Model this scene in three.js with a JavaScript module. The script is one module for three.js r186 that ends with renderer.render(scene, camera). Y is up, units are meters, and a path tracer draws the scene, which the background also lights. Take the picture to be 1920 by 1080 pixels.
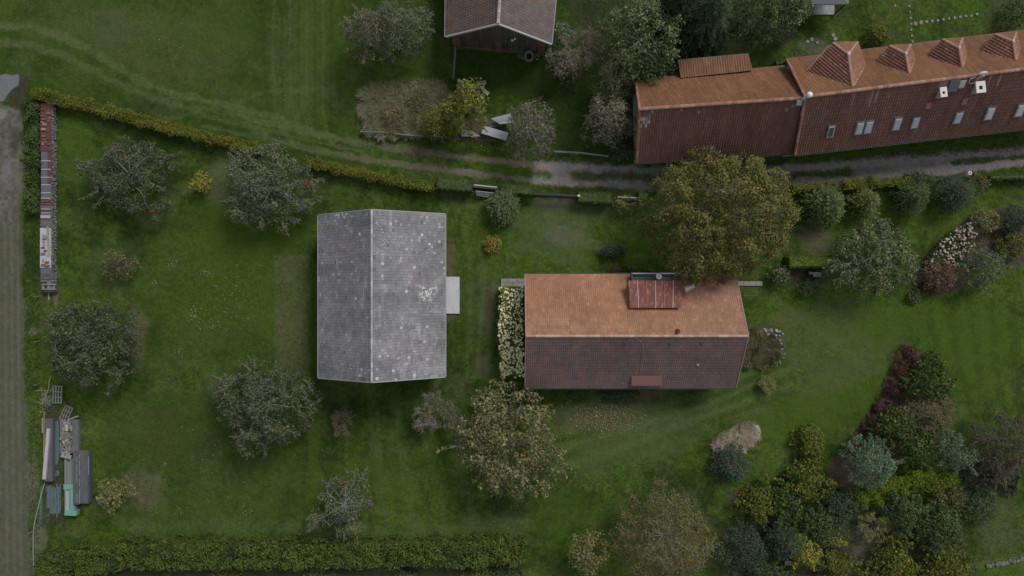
import * as THREE from 'three';
import { mergeGeometries } from 'three/addons/utils/BufferGeometryUtils.js';

// ---------- camera, sky, sun, exposure ----------
const CAM_H = 62, FOC = 1364;                       // camera height in metres, focal length in pixels of a 1920 x 1080 frame
const scene = new THREE.Scene();
const camera = new THREE.PerspectiveCamera(2 * Math.atan(540 / FOC) * 180 / Math.PI, 16 / 9, 0.5, 900);
camera.position.set(0, CAM_H, 0); camera.up.set(0, 0, -1); camera.lookAt(0, 0, 0);
{ // overcast sky: a little brighter overhead than at the horizon
  const w = 64, h = 32, d = new Float32Array(w * h * 4);
  for (let j = 0; j < h; j++) for (let i = 0; i < w; i++) {
    const el = ((j + 0.5) / h - 0.5) * Math.PI, s = Math.sin(el), k = (j * w + i) * 4;
    const L = s > 0 ? (1 + 1.6 * s) / 2.6 : 0.12;
    d[k] = 0.250 * L; d[k + 1] = 0.260 * L; d[k + 2] = 0.282 * L; d[k + 3] = 1;
  }
  const sky = new THREE.DataTexture(d, w, h, THREE.RGBAFormat, THREE.FloatType);
  sky.mapping = THREE.EquirectangularReflectionMapping; sky.magFilter = THREE.LinearFilter; sky.minFilter = THREE.LinearFilter; sky.needsUpdate = true;
  scene.background = sky; scene.environment = sky;
}
const sun = new THREE.DirectionalLight(new THREE.Color().setRGB(1, 0.97, 0.925), 1.5);
sun.position.set(46, 70, -58); sun.target.position.set(0, 0, 0); sun.castShadow = true; sun.shadow.radius = 42;
sun.shadow.mapSize.set(4096, 4096);
Object.assign(sun.shadow.camera, { left: -60, right: 60, top: 45, bottom: -45, near: 1, far: 220 });
scene.add(sun, sun.target);
const renderer = new THREE.WebGLRenderer({ antialias: true });
renderer.toneMapping = THREE.LinearToneMapping; renderer.toneMappingExposure = 1.62;
renderer.shadowMap.enabled = true; renderer.shadowMap.type = THREE.PCFSoftShadowMap;

// ---------- helpers ----------
let seed = 12345;
const rnd = () => { seed = (seed + 0x6D2B79F5) | 0; let t = Math.imul(seed ^ (seed >>> 15), 1 | seed); t = (t + Math.imul(t ^ (t >>> 7), 61 | t)) ^ t; return ((t ^ (t >>> 14)) >>> 0) / 4294967296; };
const reseed = s => { seed = s | 0; };
const rr = (a, b) => a + (b - a) * rnd();
const gauss = () => (rnd() + rnd() + rnd() + rnd() - 2) * 0.87;
const pick = a => a[Math.min(a.length - 1, Math.floor(rnd() * a.length))];
const clamp = (x, a = 0, b = 1) => Math.min(b, Math.max(a, x));
const sm = (a, b, x) => { const t = clamp((x - a) / (b - a)); return t * t * (3 - 2 * t); };
const V = (x, y, z) => new THREE.Vector3(x, y, z);
const G = (px, py, h = 0) => V((px - 960) * (CAM_H - h) / FOC, h, (py - 540) * (CAM_H - h) / FOC);   // plan position, in frame units, of a point at height h
const M = (n, h = 0) => n * (CAM_H - h) / FOC;
const hash = (x, y, s) => { let h = Math.imul(x, 374761393) ^ Math.imul(y, 668265263) ^ Math.imul(s, 974711); h = Math.imul(h ^ (h >>> 13), 1274126177); return ((h ^ (h >>> 16)) >>> 0) / 4294967296; };
const vnoise = (x, y, s = 1) => { const xi = Math.floor(x), yi = Math.floor(y); let fx = x - xi, fy = y - yi; fx = fx * fx * (3 - 2 * fx); fy = fy * fy * (3 - 2 * fy);
  const a = hash(xi, yi, s), b = hash(xi + 1, yi, s), c = hash(xi, yi + 1, s), d = hash(xi + 1, yi + 1, s); return a + (b - a) * fx + (c - a) * fy + (a - b - c + d) * fx * fy; };
const fbm = (x, y, s = 1, o = 4) => { let v = 0, a = 0.5, t = 0; for (let i = 0; i < o; i++) { v += a * vnoise(x, y, s + i); t += a; a *= 0.5; x *= 2.03; y *= 2.03; } return v / t; };
const used = {};
const numbered = n => { const k = used[n] = (used[n] ?? -1) + 1; return k ? `${n}_${String(k).padStart(3, '0')}` : n; };
const mats = new Map();
function mat(c, rough = 0.9, o = {}) {
  const key = o.map || o.bumpMap ? null : JSON.stringify([c, rough, o]);
  if (key && mats.has(key)) return mats.get(key);
  const m = new (o.specularIntensity !== undefined ? THREE.MeshPhysicalMaterial : THREE.MeshStandardMaterial)({ color: new THREE.Color().setRGB(...c), roughness: rough, metalness: 0, side: THREE.DoubleSide, ...o });
  if (key) mats.set(key, m);
  return m;
}
const VC = mat([1, 1, 1], 0.85, { vertexColors: true });
const LEAF = mat([1, 1, 1], 0.8, { vertexColors: true, specularIntensity: 0.12 });
function thing(name, label, category, base, group) {
  const o = new THREE.Group(); o.name = numbered(name); scene.add(o);
  o.position.copy(base); o.position.y = base.y || 0;
  o.userData = { label, category }; if (group) o.userData.group = group;
  return o;
}
function put(m, name, parent, kind) {                    // names a mesh and adds it under a thing, a part or the scene
  m.name = parent ? name : numbered(name); m.castShadow = m.receiveShadow = true;
  if (kind) m.userData.kind = kind;
  (parent || scene).add(m); return m;
}
function worldPos(o) { const p = V(0, 0, 0); for (let q = o; q && q !== scene; q = q.parent) p.add(q.position); return p; }
function part(parent, name, geo, material, kind) {       // geometry in world metres, moved into the parent's own axes
  const p = worldPos(parent); geo.translate(-p.x, -p.y, -p.z);
  return put(new THREE.Mesh(geo, material), name, parent, kind);
}
function solo(name, geo, material, label, category, group, kind) {   // a thing that is one mesh: origin at its base centre
  geo.computeBoundingBox(); const b = geo.boundingBox, c = V((b.min.x + b.max.x) / 2, b.min.y, (b.min.z + b.max.z) / 2);
  geo.translate(-c.x, -c.y, -c.z);
  const m = put(new THREE.Mesh(geo, material), name, null, kind); m.position.copy(c);
  if (label) m.userData.label = label; if (category) m.userData.category = category; if (group) m.userData.group = group;
  return m;
}
class Tris {                                             // collects triangles with vertex colours
  constructor(n = 4096) { this.p = new Float32Array(n * 9); this.c = new Float32Array(n * 9); this.t = new Float32Array(n * 6); this.n = 0; }
  grow() { for (const k of ['p', 'c', 't']) { const a = new Float32Array(this[k].length * 2); a.set(this[k]); this[k] = a; } }
  tri(ax, ay, az, bx, by, bz, cx, cy, cz, r, g, b, uv) {
    if ((this.n + 1) * 9 > this.p.length) this.grow();
    const i = this.n * 9, p = this.p, c = this.c;
    p[i] = ax; p[i + 1] = ay; p[i + 2] = az; p[i + 3] = bx; p[i + 4] = by; p[i + 5] = bz; p[i + 6] = cx; p[i + 7] = cy; p[i + 8] = cz;
    for (let k = 0; k < 9; k += 3) { c[i + k] = r; c[i + k + 1] = g; c[i + k + 2] = b; }
    if (uv) this.t.set(uv, this.n * 6);
    this.n++;
  }
  tv(a, b, c, col, uv) { this.tri(a.x, a.y, a.z, b.x, b.y, b.z, c.x, c.y, c.z, col[0], col[1], col[2], uv); }
  quad(a, b, c, d, col) { this.tv(a, b, c, col); this.tv(a, c, d, col); }
  leaf(x, y, z, nx, ny, nz, s, w, col) {                 // kite-shaped leaf facing n
    let tx = gauss(), ty = gauss() * 0.6, tz = gauss(); const d = tx * nx + ty * ny + tz * nz; tx -= d * nx; ty -= d * ny; tz -= d * nz;
    this.blade(x, y, z, nx, ny, nz, tx, ty, tz, s, w, col);
  }
  blade(x, y, z, nx, ny, nz, tx, ty, tz, s, w, col) {
    const l = s / (Math.hypot(tx, ty, tz) || 1); tx *= l; ty *= l; tz *= l;
    let bx = ny * tz - nz * ty, by = nz * tx - nx * tz, bz = nx * ty - ny * tx; bx *= w * 0.5; by *= w * 0.5; bz *= w * 0.5;
    const mx = x + tx * 0.42 - nx * s * 0.07, my = y + ty * 0.42 - ny * s * 0.07, mz = z + tz * 0.42 - nz * s * 0.07, [r, g, b] = col;
    this.tri(x, y, z, mx + bx, my + by, mz + bz, x + tx, y + ty, z + tz, r, g, b);
    this.tri(x, y, z, x + tx, y + ty, z + tz, mx - bx, my - by, mz - bz, r, g, b);
  }
  rod(a, b, r0, r1, col, k = 3) {                        // tapered twig
    const dx = b.x - a.x, dy = b.y - a.y, dz = b.z - a.z, L = Math.hypot(dx, dy, dz) || 1e-6;
    let ux = -dz, uy = 0, uz = dx, ul = Math.hypot(ux, uz); if (ul < 1e-4) { ux = 1; uz = 0; ul = 1; } ux /= ul; uz /= ul;
    const vx = (dy * uz - dz * uy) / L, vy = (dz * ux - dx * uz) / L, vz = (dx * uy - dy * ux) / L;
    for (let i = 0; i < k; i++) {
      const t0 = i / k * 6.2832, t1 = (i + 1) / k * 6.2832, c0 = Math.cos(t0), s0 = Math.sin(t0), c1 = Math.cos(t1), s1 = Math.sin(t1);
      const P = (q, c, s, r) => V(q.x + (ux * c + vx * s) * r, q.y + (uy * c + vy * s) * r, q.z + (uz * c + vz * s) * r);
      const A = P(a, c0, s0, r0), B = P(a, c1, s1, r0), C = P(b, c1, s1, r1), D = P(b, c0, s0, r1);
      this.tv(A, C, B, col); if (r1 > 0.004) this.tv(A, D, C, col);
    }
  }
  box(cx, cy, cz, sx, sy, sz, col, ry = 0, tilt = 0) {
    const e = new THREE.Euler(tilt, ry, 0), q = [];
    for (const i of [-1, 1]) for (const j of [-1, 1]) for (const k of [-1, 1]) { const v = V(i * sx / 2, j * sy / 2, k * sz / 2).applyEuler(e); v.x += cx; v.y += cy; v.z += cz; q.push(v); }
    for (const [a, b, c, d] of [[0, 1, 3, 2], [4, 6, 7, 5], [0, 4, 5, 1], [2, 3, 7, 6], [0, 2, 6, 4], [1, 5, 7, 3]]) this.quad(q[a], q[b], q[c], q[d], col);
  }
  geo() {
    const g = new THREE.BufferGeometry(), n = this.n;
    g.setAttribute('position', new THREE.BufferAttribute(this.p.slice(0, n * 9), 3));
    g.setAttribute('color', new THREE.BufferAttribute(this.c.slice(0, n * 9), 3));
    g.setAttribute('uv', new THREE.BufferAttribute(this.t.slice(0, n * 6), 2));
    g.computeVertexNormals(); return g;
  }
}
const jit = (c, a = 0.15, h = 0.05) => { const k = 1 + (rnd() * 2 - 1) * a; return [c[0] * k * (1 + (rnd() * 2 - 1) * h), c[1] * k, c[2] * k * (1 + (rnd() * 2 - 1) * h)]; };

// ---------- ground: one sheet, its colours computed from turf, worn soil and gravel ----------
const TW = 2048, TH = 1280, GX = 102.4, GZ = 64;          // 20 texels to the metre
const buf = new Float32Array(TW * TH * 3);
const toPx = (i, j) => [((i + 0.5) / TW - 0.5) * GX * 22 + 960, ((j + 0.5) / TH - 0.5) * GZ * 22 + 540];
const tI = px => ((px - 960) / 22 / GX + 0.5) * TW, tJ = py => ((py - 540) / 22 / GZ + 0.5) * TH;
const TURF = { dark: [0.0235, 0.0455, 0.0085], mid: [0.038, 0.069, 0.0130], lush: [0.054, 0.096, 0.0130], dry: [0.090, 0.101, 0.044], pale: [0.080, 0.108, 0.042] };
function field(cx0, cy0, cx1, cy1, f) {                  // f(px, py) -> [alpha, r, g, b] or null, over a rectangle
  const i0 = Math.max(0, Math.floor(tI(cx0))), i1 = Math.min(TW - 1, Math.ceil(tI(cx1))), j0 = Math.max(0, Math.floor(tJ(cy0))), j1 = Math.min(TH - 1, Math.ceil(tJ(cy1)));
  for (let j = j0; j <= j1; j++) for (let i = i0; i <= i1; i++) {
    const [px, py] = toPx(i, j), r = f(px, py); if (!r || r[0] <= 0.002) continue;
    const k = (j * TW + i) * 3, a = Math.min(1, r[0]); buf[k] += (r[1] - buf[k]) * a; buf[k + 1] += (r[2] - buf[k + 1]) * a; buf[k + 2] += (r[3] - buf[k + 2]) * a;
  }
}
function segDist(px, py, pts) {
  let best = 1e9;
  for (let i = 0; i + 1 < pts.length; i++) {
    const [ax, ay] = pts[i], [bx, by] = pts[i + 1], dx = bx - ax, dy = by - ay, t = clamp(((px - ax) * dx + (py - ay) * dy) / (dx * dx + dy * dy)), ex = px - ax - t * dx, ey = py - ay - t * dy, d = ex * ex + ey * ey;
    if (d < best) best = d;
  }
  return Math.sqrt(best);
}
const inside = (px, py, p) => { let c = false; for (let i = 0, j = p.length - 1; i < p.length; j = i++) if ((p[i][1] > py) !== (p[j][1] > py) && px < (p[j][0] - p[i][0]) * (py - p[i][1]) / (p[j][1] - p[i][1]) + p[i][0]) c = !c; return c; };
const bounds = (p, m) => [Math.min(...p.map(q => q[0])) - m, Math.min(...p.map(q => q[1])) - m, Math.max(...p.map(q => q[0])) + m, Math.max(...p.map(q => q[1])) + m];
let fs = 100;
function stroke(pts, w, c, a, rough = 0.6, soft = 0.7) { const s = fs += 7;
  field(...bounds(pts, w * 2), (px, py) => { const d = segDist(px, py, pts) + (fbm(px / 16, py / 16, s, 3) - 0.5) * w * rough * 2; const t = 1 - sm(w * (1 - soft) * 0.5, w * 0.5 + w * soft * 0.5, d); if (t <= 0) return null; const n = 0.45 + 1.1 * fbm(px / 5, py / 5, s + 3, 4); return [Math.min(1, a * 1.3) * t * n, c[0] * (0.75 + 0.5 * n * 0.7), c[1] * (0.75 + 0.5 * n * 0.7), c[2] * (0.75 + 0.5 * n * 0.7)]; }); }
function poly(pts, c, a, edge = 12, grain = 0.35) { const s = fs += 7, cl = [...pts, pts[0]];
  field(...bounds(pts, edge * 2), (px, py) => { let d = segDist(px, py, cl); if (inside(px, py, pts)) d = -d; d += (fbm(px / 22, py / 22, s, 4) - 0.5) * edge * 2.2; const t = 1 - sm(-edge * 0.5, edge * 0.5, d); if (t <= 0) return null; const n = 1 + (fbm(px / 6, py / 6, s + 2, 4) - 0.5) * 2 * grain; return [Math.min(1, a * 1.12) * t * (0.8 + 0.4 * fbm(px / 30, py / 30, s + 4, 2)), c[0] * n, c[1] * n, c[2] * n]; }); }
function blob(cx, cy, rx, ry, c, a, rot = 0, lo = 0.45) { const s = fs += 7, R = Math.max(rx, ry) * 1.5, co = Math.cos(rot), si = Math.sin(rot);
  field(cx - R, cy - R, cx + R, cy + R, (px, py) => { const x = (px - cx) * co + (py - cy) * si, y = -(px - cx) * si + (py - cy) * co, d = Math.hypot(x / rx, y / ry) + (fbm(px / 25, py / 25, s, 4) - 0.5) * 0.9, t = 1 - sm(lo, 1.1, d); if (t <= 0) return null; const n = 0.5 + 1.0 * fbm(px / 6, py / 6, s + 3, 4); return [Math.min(1, a * 1.35) * t * n, c[0] * (0.7 + 0.3 * n), c[1] * (0.7 + 0.3 * n), c[2] * (0.7 + 0.3 * n)]; }); }

for (let j = 0; j < TH; j++) for (let i = 0; i < TW; i++) {   // turf everywhere
  const [px, py] = toPx(i, j), k = (j * TW + i) * 3;
  const a = fbm(px / 120, py / 120, 3, 3), b = fbm(px / 30, py / 30, 17, 3), c = fbm(px / 7, py / 7, 31, 3), f = hash(i, j, 5), st = fbm((px * 0.93 + py * 0.36) / 70, (py * 0.93 - px * 0.36) / 9, 71, 2);
  let t = a * 0.42 + b * 0.36 + c * 0.22, u = clamp((t - 0.35) * 3.9);
  let r = TURF.dark[0] + (TURF.lush[0] - TURF.dark[0]) * u, g = TURF.dark[1] + (TURF.lush[1] - TURF.dark[1]) * u, bl = TURF.dark[2] + (TURF.lush[2] - TURF.dark[2]) * u;
  const dry = clamp((fbm(px / 45 + 9, py / 45, 51, 5) - 0.47) * 3.4) * 0.42; r += (TURF.dry[0] - r) * dry; g += (TURF.dry[1] - g) * dry; bl += (TURF.dry[2] - bl) * dry;
  const cf = fbm(px / 2.6, py / 2.6, 37, 2), n = 0.36 + 0.42 * c + 0.6 * cf + 0.36 * f * (0.4 + cf) + (st - 0.5) * 0.36; buf[k] = r * n; buf[k + 1] = g * n; buf[k + 2] = bl * n;
}
const SOIL = [0.115, 0.090, 0.066], GRAV = [0.215, 0.196, 0.19], DIRT = [0.135, 0.125, 0.098], PATH = [0.098, 0.100, 0.072], MULCH = [0.075, 0.056, 0.048], TAN = [0.115, 0.108, 0.060], DARKSOIL = [0.05, 0.045, 0.034];
// meadow in the upper left: paler, brushed by wheels
poly([[-80, -80], [1000, -80], [1000, 70], [700, 230], [640, 330], [470, 262], [260, 205], [60, 170], [-80, 130]], TURF.mid, 0.35, 30, 0.3);
blob(300, 90, 200, 80, TURF.dry, 0.32, 0.2); blob(150, 40, 160, 50, TURF.pale, 0.3, 0.1); blob(560, 120, 70, 170, TURF.pale, 0.3, 0.1); blob(600, 60, 50, 110, TURF.lush, 0.4); blob(420, 60, 90, 60, TURF.lush, 0.35);
for (let k = 0; k < 9; k++) stroke([[500 + k * 15, -20], [495 + k * 16, 90], [500 + k * 15, 200], [530 + k * 12, 260]], 5, k % 2 ? TURF.pale : TURF.dark, 0.3, 0.9);
stroke([[-30, 46], [60, 50], [130, 74], [200, 112], [260, 152], [330, 178], [420, 196], [520, 224], [620, 258]], 13, TURF.pale, 0.62);
stroke([[-30, 78], [60, 84], [130, 108], [190, 140], [250, 168], [330, 196], [430, 218], [540, 246]], 11, TURF.pale, 0.5);
stroke([[300, 225], [420, 200], [500, 172], [620, 165]], 9, TURF.pale, 0.3);
for (let k = 0; k < 6; k++) stroke([[380, 200 + k * 9], [480, 222 + k * 9], [580, 246 + k * 9], [680, 268 + k * 8]], 5, k % 2 ? TURF.dark : TURF.pale, 0.4);
// garden lawn: rough flowering middle, mown margins
poly([[285, 385], [590, 370], [590, 700], [280, 705], [255, 560]], [0.046, 0.078, 0.0125], 0.5, 18, 0.45);
poly([[190, 740], [400, 735], [590, 850], [590, 985], [240, 985], [190, 860]], [0.044, 0.074, 0.015], 0.45, 16, 0.45);
poly([[514, 480], [578, 480], [578, 700], [514, 696]], TAN, 0.42, 7, 0.3);
poly([[580, 740], [600, 740], [600, 1010], [580, 1010]], TURF.lush, 0.5, 8, 0.3);
blob(222, 498, 66, 62, TURF.pale, 0.28); blob(258, 630, 26, 60, TAN, 0.6); blob(265, 920, 45, 52, TAN, 0.5); blob(420, 335, 45, 70, TAN, 0.35); blob(460, 450, 120, 40, TURF.lush, 0.5); blob(600, 655, 20, 50, TAN, 0.1);
blob(300, 270, 70, 40, TURF.dark, 0.4); blob(150, 300, 40, 80, TURF.lush, 0.4);
stroke([[250, 990], [400, 985], [700, 1000], [980, 985]], 26, TURF.pale, 0.3); stroke([[120, 940], [170, 950], [250, 985]], 20, TURF.pale, 0.25);
// lawn between the houses, worn by the gate
poly([[1000, 372], [1084, 374], [1110, 440], [1090, 500], [1000, 490], [960, 440]], TURF.pale, 0.6, 30, 0.3);
blob(1045, 380, 40, 22, DIRT, 0.55); blob(1050, 440, 45, 20, DIRT, 0.4, 0.2); stroke([[1010, 380], [1040, 430], [1110, 460], [1160, 470]], 14, TURF.dry, 0.5);
blob(900, 560, 40, 70, TURF.pale, 0.35); blob(915, 580, 16, 60, SOIL, 0.45); blob(905, 690, 22, 24, SOIL, 0.45); blob(845, 500, 10, 60, SOIL, 0.6); blob(845, 590, 14, 20, SOIL, 0.5);
// east lawn
for (let k = 0; k < 7; k++) stroke([[1440 + k * 22, 560 + k * 14], [1560 + k * 14, 610 + k * 18], [1660, 640 + k * 10]], 14, k % 2 ? TURF.pale : TURF.lush, 0.32);
for (let k = 0; k < 8; k++) stroke([[1040, 900 - k * 18], [1180, 850 - k * 16], [1320, 790 - k * 10], [1480, 740 - k * 16]], 12, k % 2 ? TURF.pale : TURF.dark, 0.3);
blob(1560, 640, 120, 80, TURF.pale, 0.36); blob(1480, 780, 150, 45, TURF.lush, 0.4, -0.3); blob(1200, 830, 160, 50, TURF.pale, 0.38, -0.2); blob(1130, 775, 110, 40, TURF.dry, 0.5); blob(1190, 745, 60, 20, SOIL, 0.55);
blob(1830, 650, 90, 110, TURF.lush, 0.6); blob(1560, 760, 140, 60, TURF.lush, 0.5, -0.4); blob(1680, 620, 120, 50, TURF.lush, 0.45); poly([[66, 1062], [240, 1052], [984, 1052], [984, 1200], [66, 1200]], DARKSOIL, 0.6, 10); blob(1700, 590, 130, 40, TURF.lush, 0.35); blob(1060, 960, 70, 60, TURF.lush, 0.4);
for (let k = 0; k < 10; k++) stroke([[620 + k * 24, 730 + (k % 3) * 8], [625 + k * 26, 860], [640 + k * 28, 990]], 13, k % 2 ? TURF.pale : TURF.dark, 0.22, 0.9);
for (let k = 0; k < 8; k++) stroke([[860 + k * 14, 420], [870 + k * 12, 520], [868 + k * 9, 700]], 8, k % 2 ? TURF.pale : TURF.dark, 0.22, 0.9);
for (let k = 0; k < 9; k++) stroke([[1740 + k * 20, 570], [1760 + k * 18, 680], [1800 + k * 14, 800]], 11, k % 2 ? TURF.lush : TURF.dark, 0.25, 0.9);
blob(1100, 400, 60, 34, TURF.pale, 0.4); blob(1250, 790, 120, 26, TURF.pale, 0.4, -0.25); blob(1580, 700, 90, 36, TURF.pale, 0.35, -0.4); blob(1470, 600, 40, 20, TURF.dry, 0.5); blob(700, 900, 120, 60, TURF.lush, 0.35); blob(330, 820, 120, 70, [0.05, 0.062, 0.02], 0.4); blob(480, 560, 60, 60, [0.062, 0.088, 0.012], 0.4); blob(400, 450, 30, 90, [0.06, 0.09, 0.012], 0.35);
// yard of the barn at the top, garden behind the long house
poly([[850, 95], [1190, 95], [1190, 290], [1040, 285], [960, 170], [850, 150]], [0.024, 0.052, 0.0105], 0.6, 14, 0.35);
poly([[1080, -60], [1520, -60], [1500, 70], [1400, 105], [1080, 130]], DARKSOIL, 0.5, 24, 0.4);
blob(1300, 110, 80, 22, TURF.mid, 0.5); blob(1530, 88, 40, 20, DIRT, 0.45); blob(1890, 30, 60, 40, TURF.dry, 0.4);
blob(760, 205, 88, 54, [0.095, 0.088, 0.055], 0.75); blob(900, 240, 60, 30, SOIL, 0.6);
// gravel track and its two ruts
poly([[1000, 303], [1100, 309], [1250, 314], [1400, 315], [1490, 307], [1620, 299], [1700, 292], [1800, 285], [1990, 273], [1990, 301], [1920, 308], [1840, 317], [1740, 333], [1640, 343], [1540, 352], [1400, 358], [1230, 356], [1100, 349], [1000, 342]], GRAV, 0.62, 10, 0.4);
stroke([[470, 226], [560, 248], [640, 262], [760, 279]], 10, TURF.pale, 0.6, 0.8); stroke([[650, 264], [700, 272], [800, 284], [900, 298]], 9, [0.098, 0.098, 0.052], 0.55, 0.9); stroke([[720, 275], [800, 284], [900, 298], [1000, 309], [1040, 313]], 10, [0.108, 0.1, 0.066], 0.6, 0.7); stroke([[860, 293], [900, 298], [1000, 309], [1040, 313]], 10, [0.14, 0.128, 0.1], 0.5, 0.7);
stroke([[470, 246], [560, 274], [640, 290], [760, 309]], 10, TURF.pale, 0.6, 0.8); stroke([[632, 289], [700, 302], [800, 315], [900, 327]], 8, [0.112, 0.102, 0.062], 0.6, 0.8); stroke([[680, 298], [800, 315], [900, 327], [1000, 338], [1040, 341]], 9, [0.118, 0.106, 0.074], 0.6, 0.6); stroke([[860, 322], [1000, 338], [1040, 341]], 9, [0.15, 0.138, 0.11], 0.5, 0.7);
stroke([[1010, 311], [1100, 317], [1250, 322], [1400, 325], [1490, 318], [1600, 308], [1700, 301], [1800, 294], [1990, 282]], 15, GRAV, 0.8, 0.5);
stroke([[1010, 338], [1100, 342], [1230, 347], [1400, 349], [1500, 346], [1600, 339], [1700, 328], [1800, 315], [1920, 304], [1990, 298]], 15, [0.235, 0.215, 0.21], 0.85, 0.5);
blob(1052, 328, 32, 20, GRAV, 0.5); blob(1700, 310, 44, 16, [0.23, 0.22, 0.21], 0.6); blob(1560, 325, 20, 10, [0.22, 0.215, 0.2], 0.6);
stroke([[1080, 330], [1150, 332], [1240, 335]], 17, [0.06, 0.075, 0.026], 0.9, 0.5); stroke([[1470, 330], [1540, 326], [1600, 321]], 12, TURF.mid, 0.75, 0.8); stroke([[1790, 305], [1850, 299], [1990, 290]], 9, TURF.mid, 0.85, 0.6); stroke([[980, 326], [1030, 329]], 14, TURF.mid, 0.6);
stroke([[1490, 297], [1640, 286], [1800, 270], [1990, 255]], 16, TURF.lush, 0.6);
// field path along the left border
poly([[-120, 205], [30, 205], [38, 240], [42, 330], [36, 420], [44, 560], [46, 700], [52, 860], [56, 960], [60, 1200], [-120, 1200]], PATH, 0.9, 10, 0.35);
for (let k = 0; k < 7; k++) stroke([[4 + k * 6, 420], [5 + k * 6, 700], [8 + k * 6.5, 1100]], 5, k % 2 ? [0.115, 0.112, 0.085] : [0.075, 0.085, 0.05], 0.45, 0.8);
poly([[-120, 200], [40, 196], [46, 260], [40, 345], [20, 420], [-120, 430]], [0.125, 0.117, 0.1], 0.85, 14, 0.6); blob(0, 215, 14, 12, [0.2, 0.2, 0.19], 0.6); blob(30, 265, 14, 30, DARKSOIL, 0.5); blob(40, 320, 14, 60, [0.16, 0.145, 0.11], 0.6); blob(14, 330, 14, 30, [0.17, 0.168, 0.165], 0.5);
poly([[30, 146], [52, 146], [50, 200], [20, 202]], DARKSOIL, 0.7, 8, 0.4);
poly([[-120, 139], [36, 140], [33, 158], [22, 170], [8, 192], [-120, 205]], [0.165, 0.176, 0.192], 0.95, 4, 0.12);
poly([[60, 960], [90, 965], [80, 1080], [58, 1080]], DIRT, 0.6, 10); blob(62, 900, 12, 60, DIRT, 0.5); blob(60, 620, 10, 8, DIRT, 0.7); blob(104, 565, 6, 20, DIRT, 0.7);
poly([[76, 760], [120, 760], [122, 980], [80, 985]], DARKSOIL, 0.55, 10);
// planting beds
poly([[1690, 642], [1716, 650], [1728, 690], [1712, 730], [1690, 770], [1700, 850], [1610, 930], [1540, 900], [1560, 860], [1600, 815], [1640, 765], [1668, 705]], MULCH, 0.9, 9, 0.4);
poly([[1338, 826], [1400, 790], [1424, 806], [1410, 840], [1350, 870]], MULCH, 0.7, 8, 0.4);
poly([[1720, 520], [1735, 485], [1790, 420], [1830, 400], [1990, 380], [1990, 490], [1860, 500], [1790, 545], [1724, 555]], MULCH, 0.85, 9, 0.4);
blob(1590, 490, 60, 22, DARKSOIL, 0.5); poly([[1365, 925], [1390, 920], [1400, 945], [1372, 948]], MULCH, 0.8, 6); blob(1530, 450, 40, 30, SOIL, 0.35); blob(1500, 520, 60, 16, DARKSOIL, 0.7);
poly([[1360, 990], [1430, 960], [1540, 940], [1640, 950], [1700, 940], [1830, 1000], [1830, 1200], [1340, 1200]], DARKSOIL, 0.7, 26, 0.5); blob(1630, 1020, 45, 60, [0.085, 0.08, 0.066], 0.8); blob(1840, 905, 60, 34, [0.08, 0.078, 0.07], 0.75); blob(1870, 990, 60, 60, TURF.dry, 0.45); blob(1430, 650, 45, 45, [0.07, 0.066, 0.045], 0.9); blob(1250, 1010, 110, 90, SOIL, 0.35); blob(1660, 930, 60, 20, TURF.lush, 0.7);
stroke([[1800, 1062], [1920, 1050]], 14, TURF.pale, 0.5); blob(500, 345, 80, 70, TURF.dark, 0.2);
const gtex = (() => {
  const d = new Uint8Array(TW * TH * 4), enc = v => { v = clamp(v); return 255 * (v <= 0.0031308 ? v * 12.92 : 1.055 * Math.pow(v, 1 / 2.4) - 0.055); };
  for (let j = 0; j < TH; j++) for (let i = 0; i < TW; i++) { const k = (j * TW + i) * 3, o = ((TH - 1 - j) * TW + i) * 4; for (let c = 0; c < 3; c++) d[o + c] = enc(buf[k + c]); d[o + 3] = 255; }
  const t = new THREE.DataTexture(d, TW, TH); t.colorSpace = THREE.SRGBColorSpace; t.magFilter = THREE.LinearFilter; t.minFilter = THREE.LinearMipmapLinearFilter; t.generateMipmaps = true; t.wrapS = t.wrapT = THREE.MirroredRepeatWrapping; t.needsUpdate = true; return t;
})();
const noiseTex = (n, f, srgb) => { const d = new Uint8Array(n * n * 4); for (let j = 0; j < n; j++) for (let i = 0; i < n; i++) { const v = f(i, j, n), o = (j * n + i) * 4; for (let c = 0; c < 3; c++) d[o + c] = clamp(Array.isArray(v) ? v[c] : v) * 255; d[o + 3] = 255; }
  const t = new THREE.DataTexture(d, n, n); if (srgb) t.colorSpace = THREE.SRGBColorSpace; t.magFilter = THREE.LinearFilter; t.minFilter = THREE.LinearMipmapLinearFilter; t.generateMipmaps = true; t.wrapS = t.wrapT = THREE.RepeatWrapping; t.needsUpdate = true; return t; };
const gbump = noiseTex(512, (i, j) => 0.6 * fbm(i / 6, j / 6, 7, 3) + 0.4 * hash(i, j, 3)); gbump.repeat.set(9, 6);
const GROUND = mat([1, 1, 1], 1, { map: gtex, bumpMap: gbump, bumpScale: 0.05, specularIntensity: 0.25 });
const groundUV = g => { const p = g.attributes.position, u = new Float32Array(p.count * 2); for (let i = 0; i < p.count; i++) { u[i * 2] = p.getX(i) / GX + 0.5; u[i * 2 + 1] = 0.5 - p.getZ(i) / GZ; } g.setAttribute('uv', new THREE.BufferAttribute(u, 2)); return g; };
function sheet(name, pts, y) {                           // a flat piece of the setting lying on the ground
  const sh = new THREE.Shape(pts.map(([a, b]) => { const q = G(a, b); return new THREE.Vector2(q.x, -q.z); })), g = new THREE.ShapeGeometry(sh); g.rotateX(-Math.PI / 2); g.translate(0, y, 0); groundUV(g);
  return put(new THREE.Mesh(g, GROUND), name, null, 'structure');
}
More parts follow.
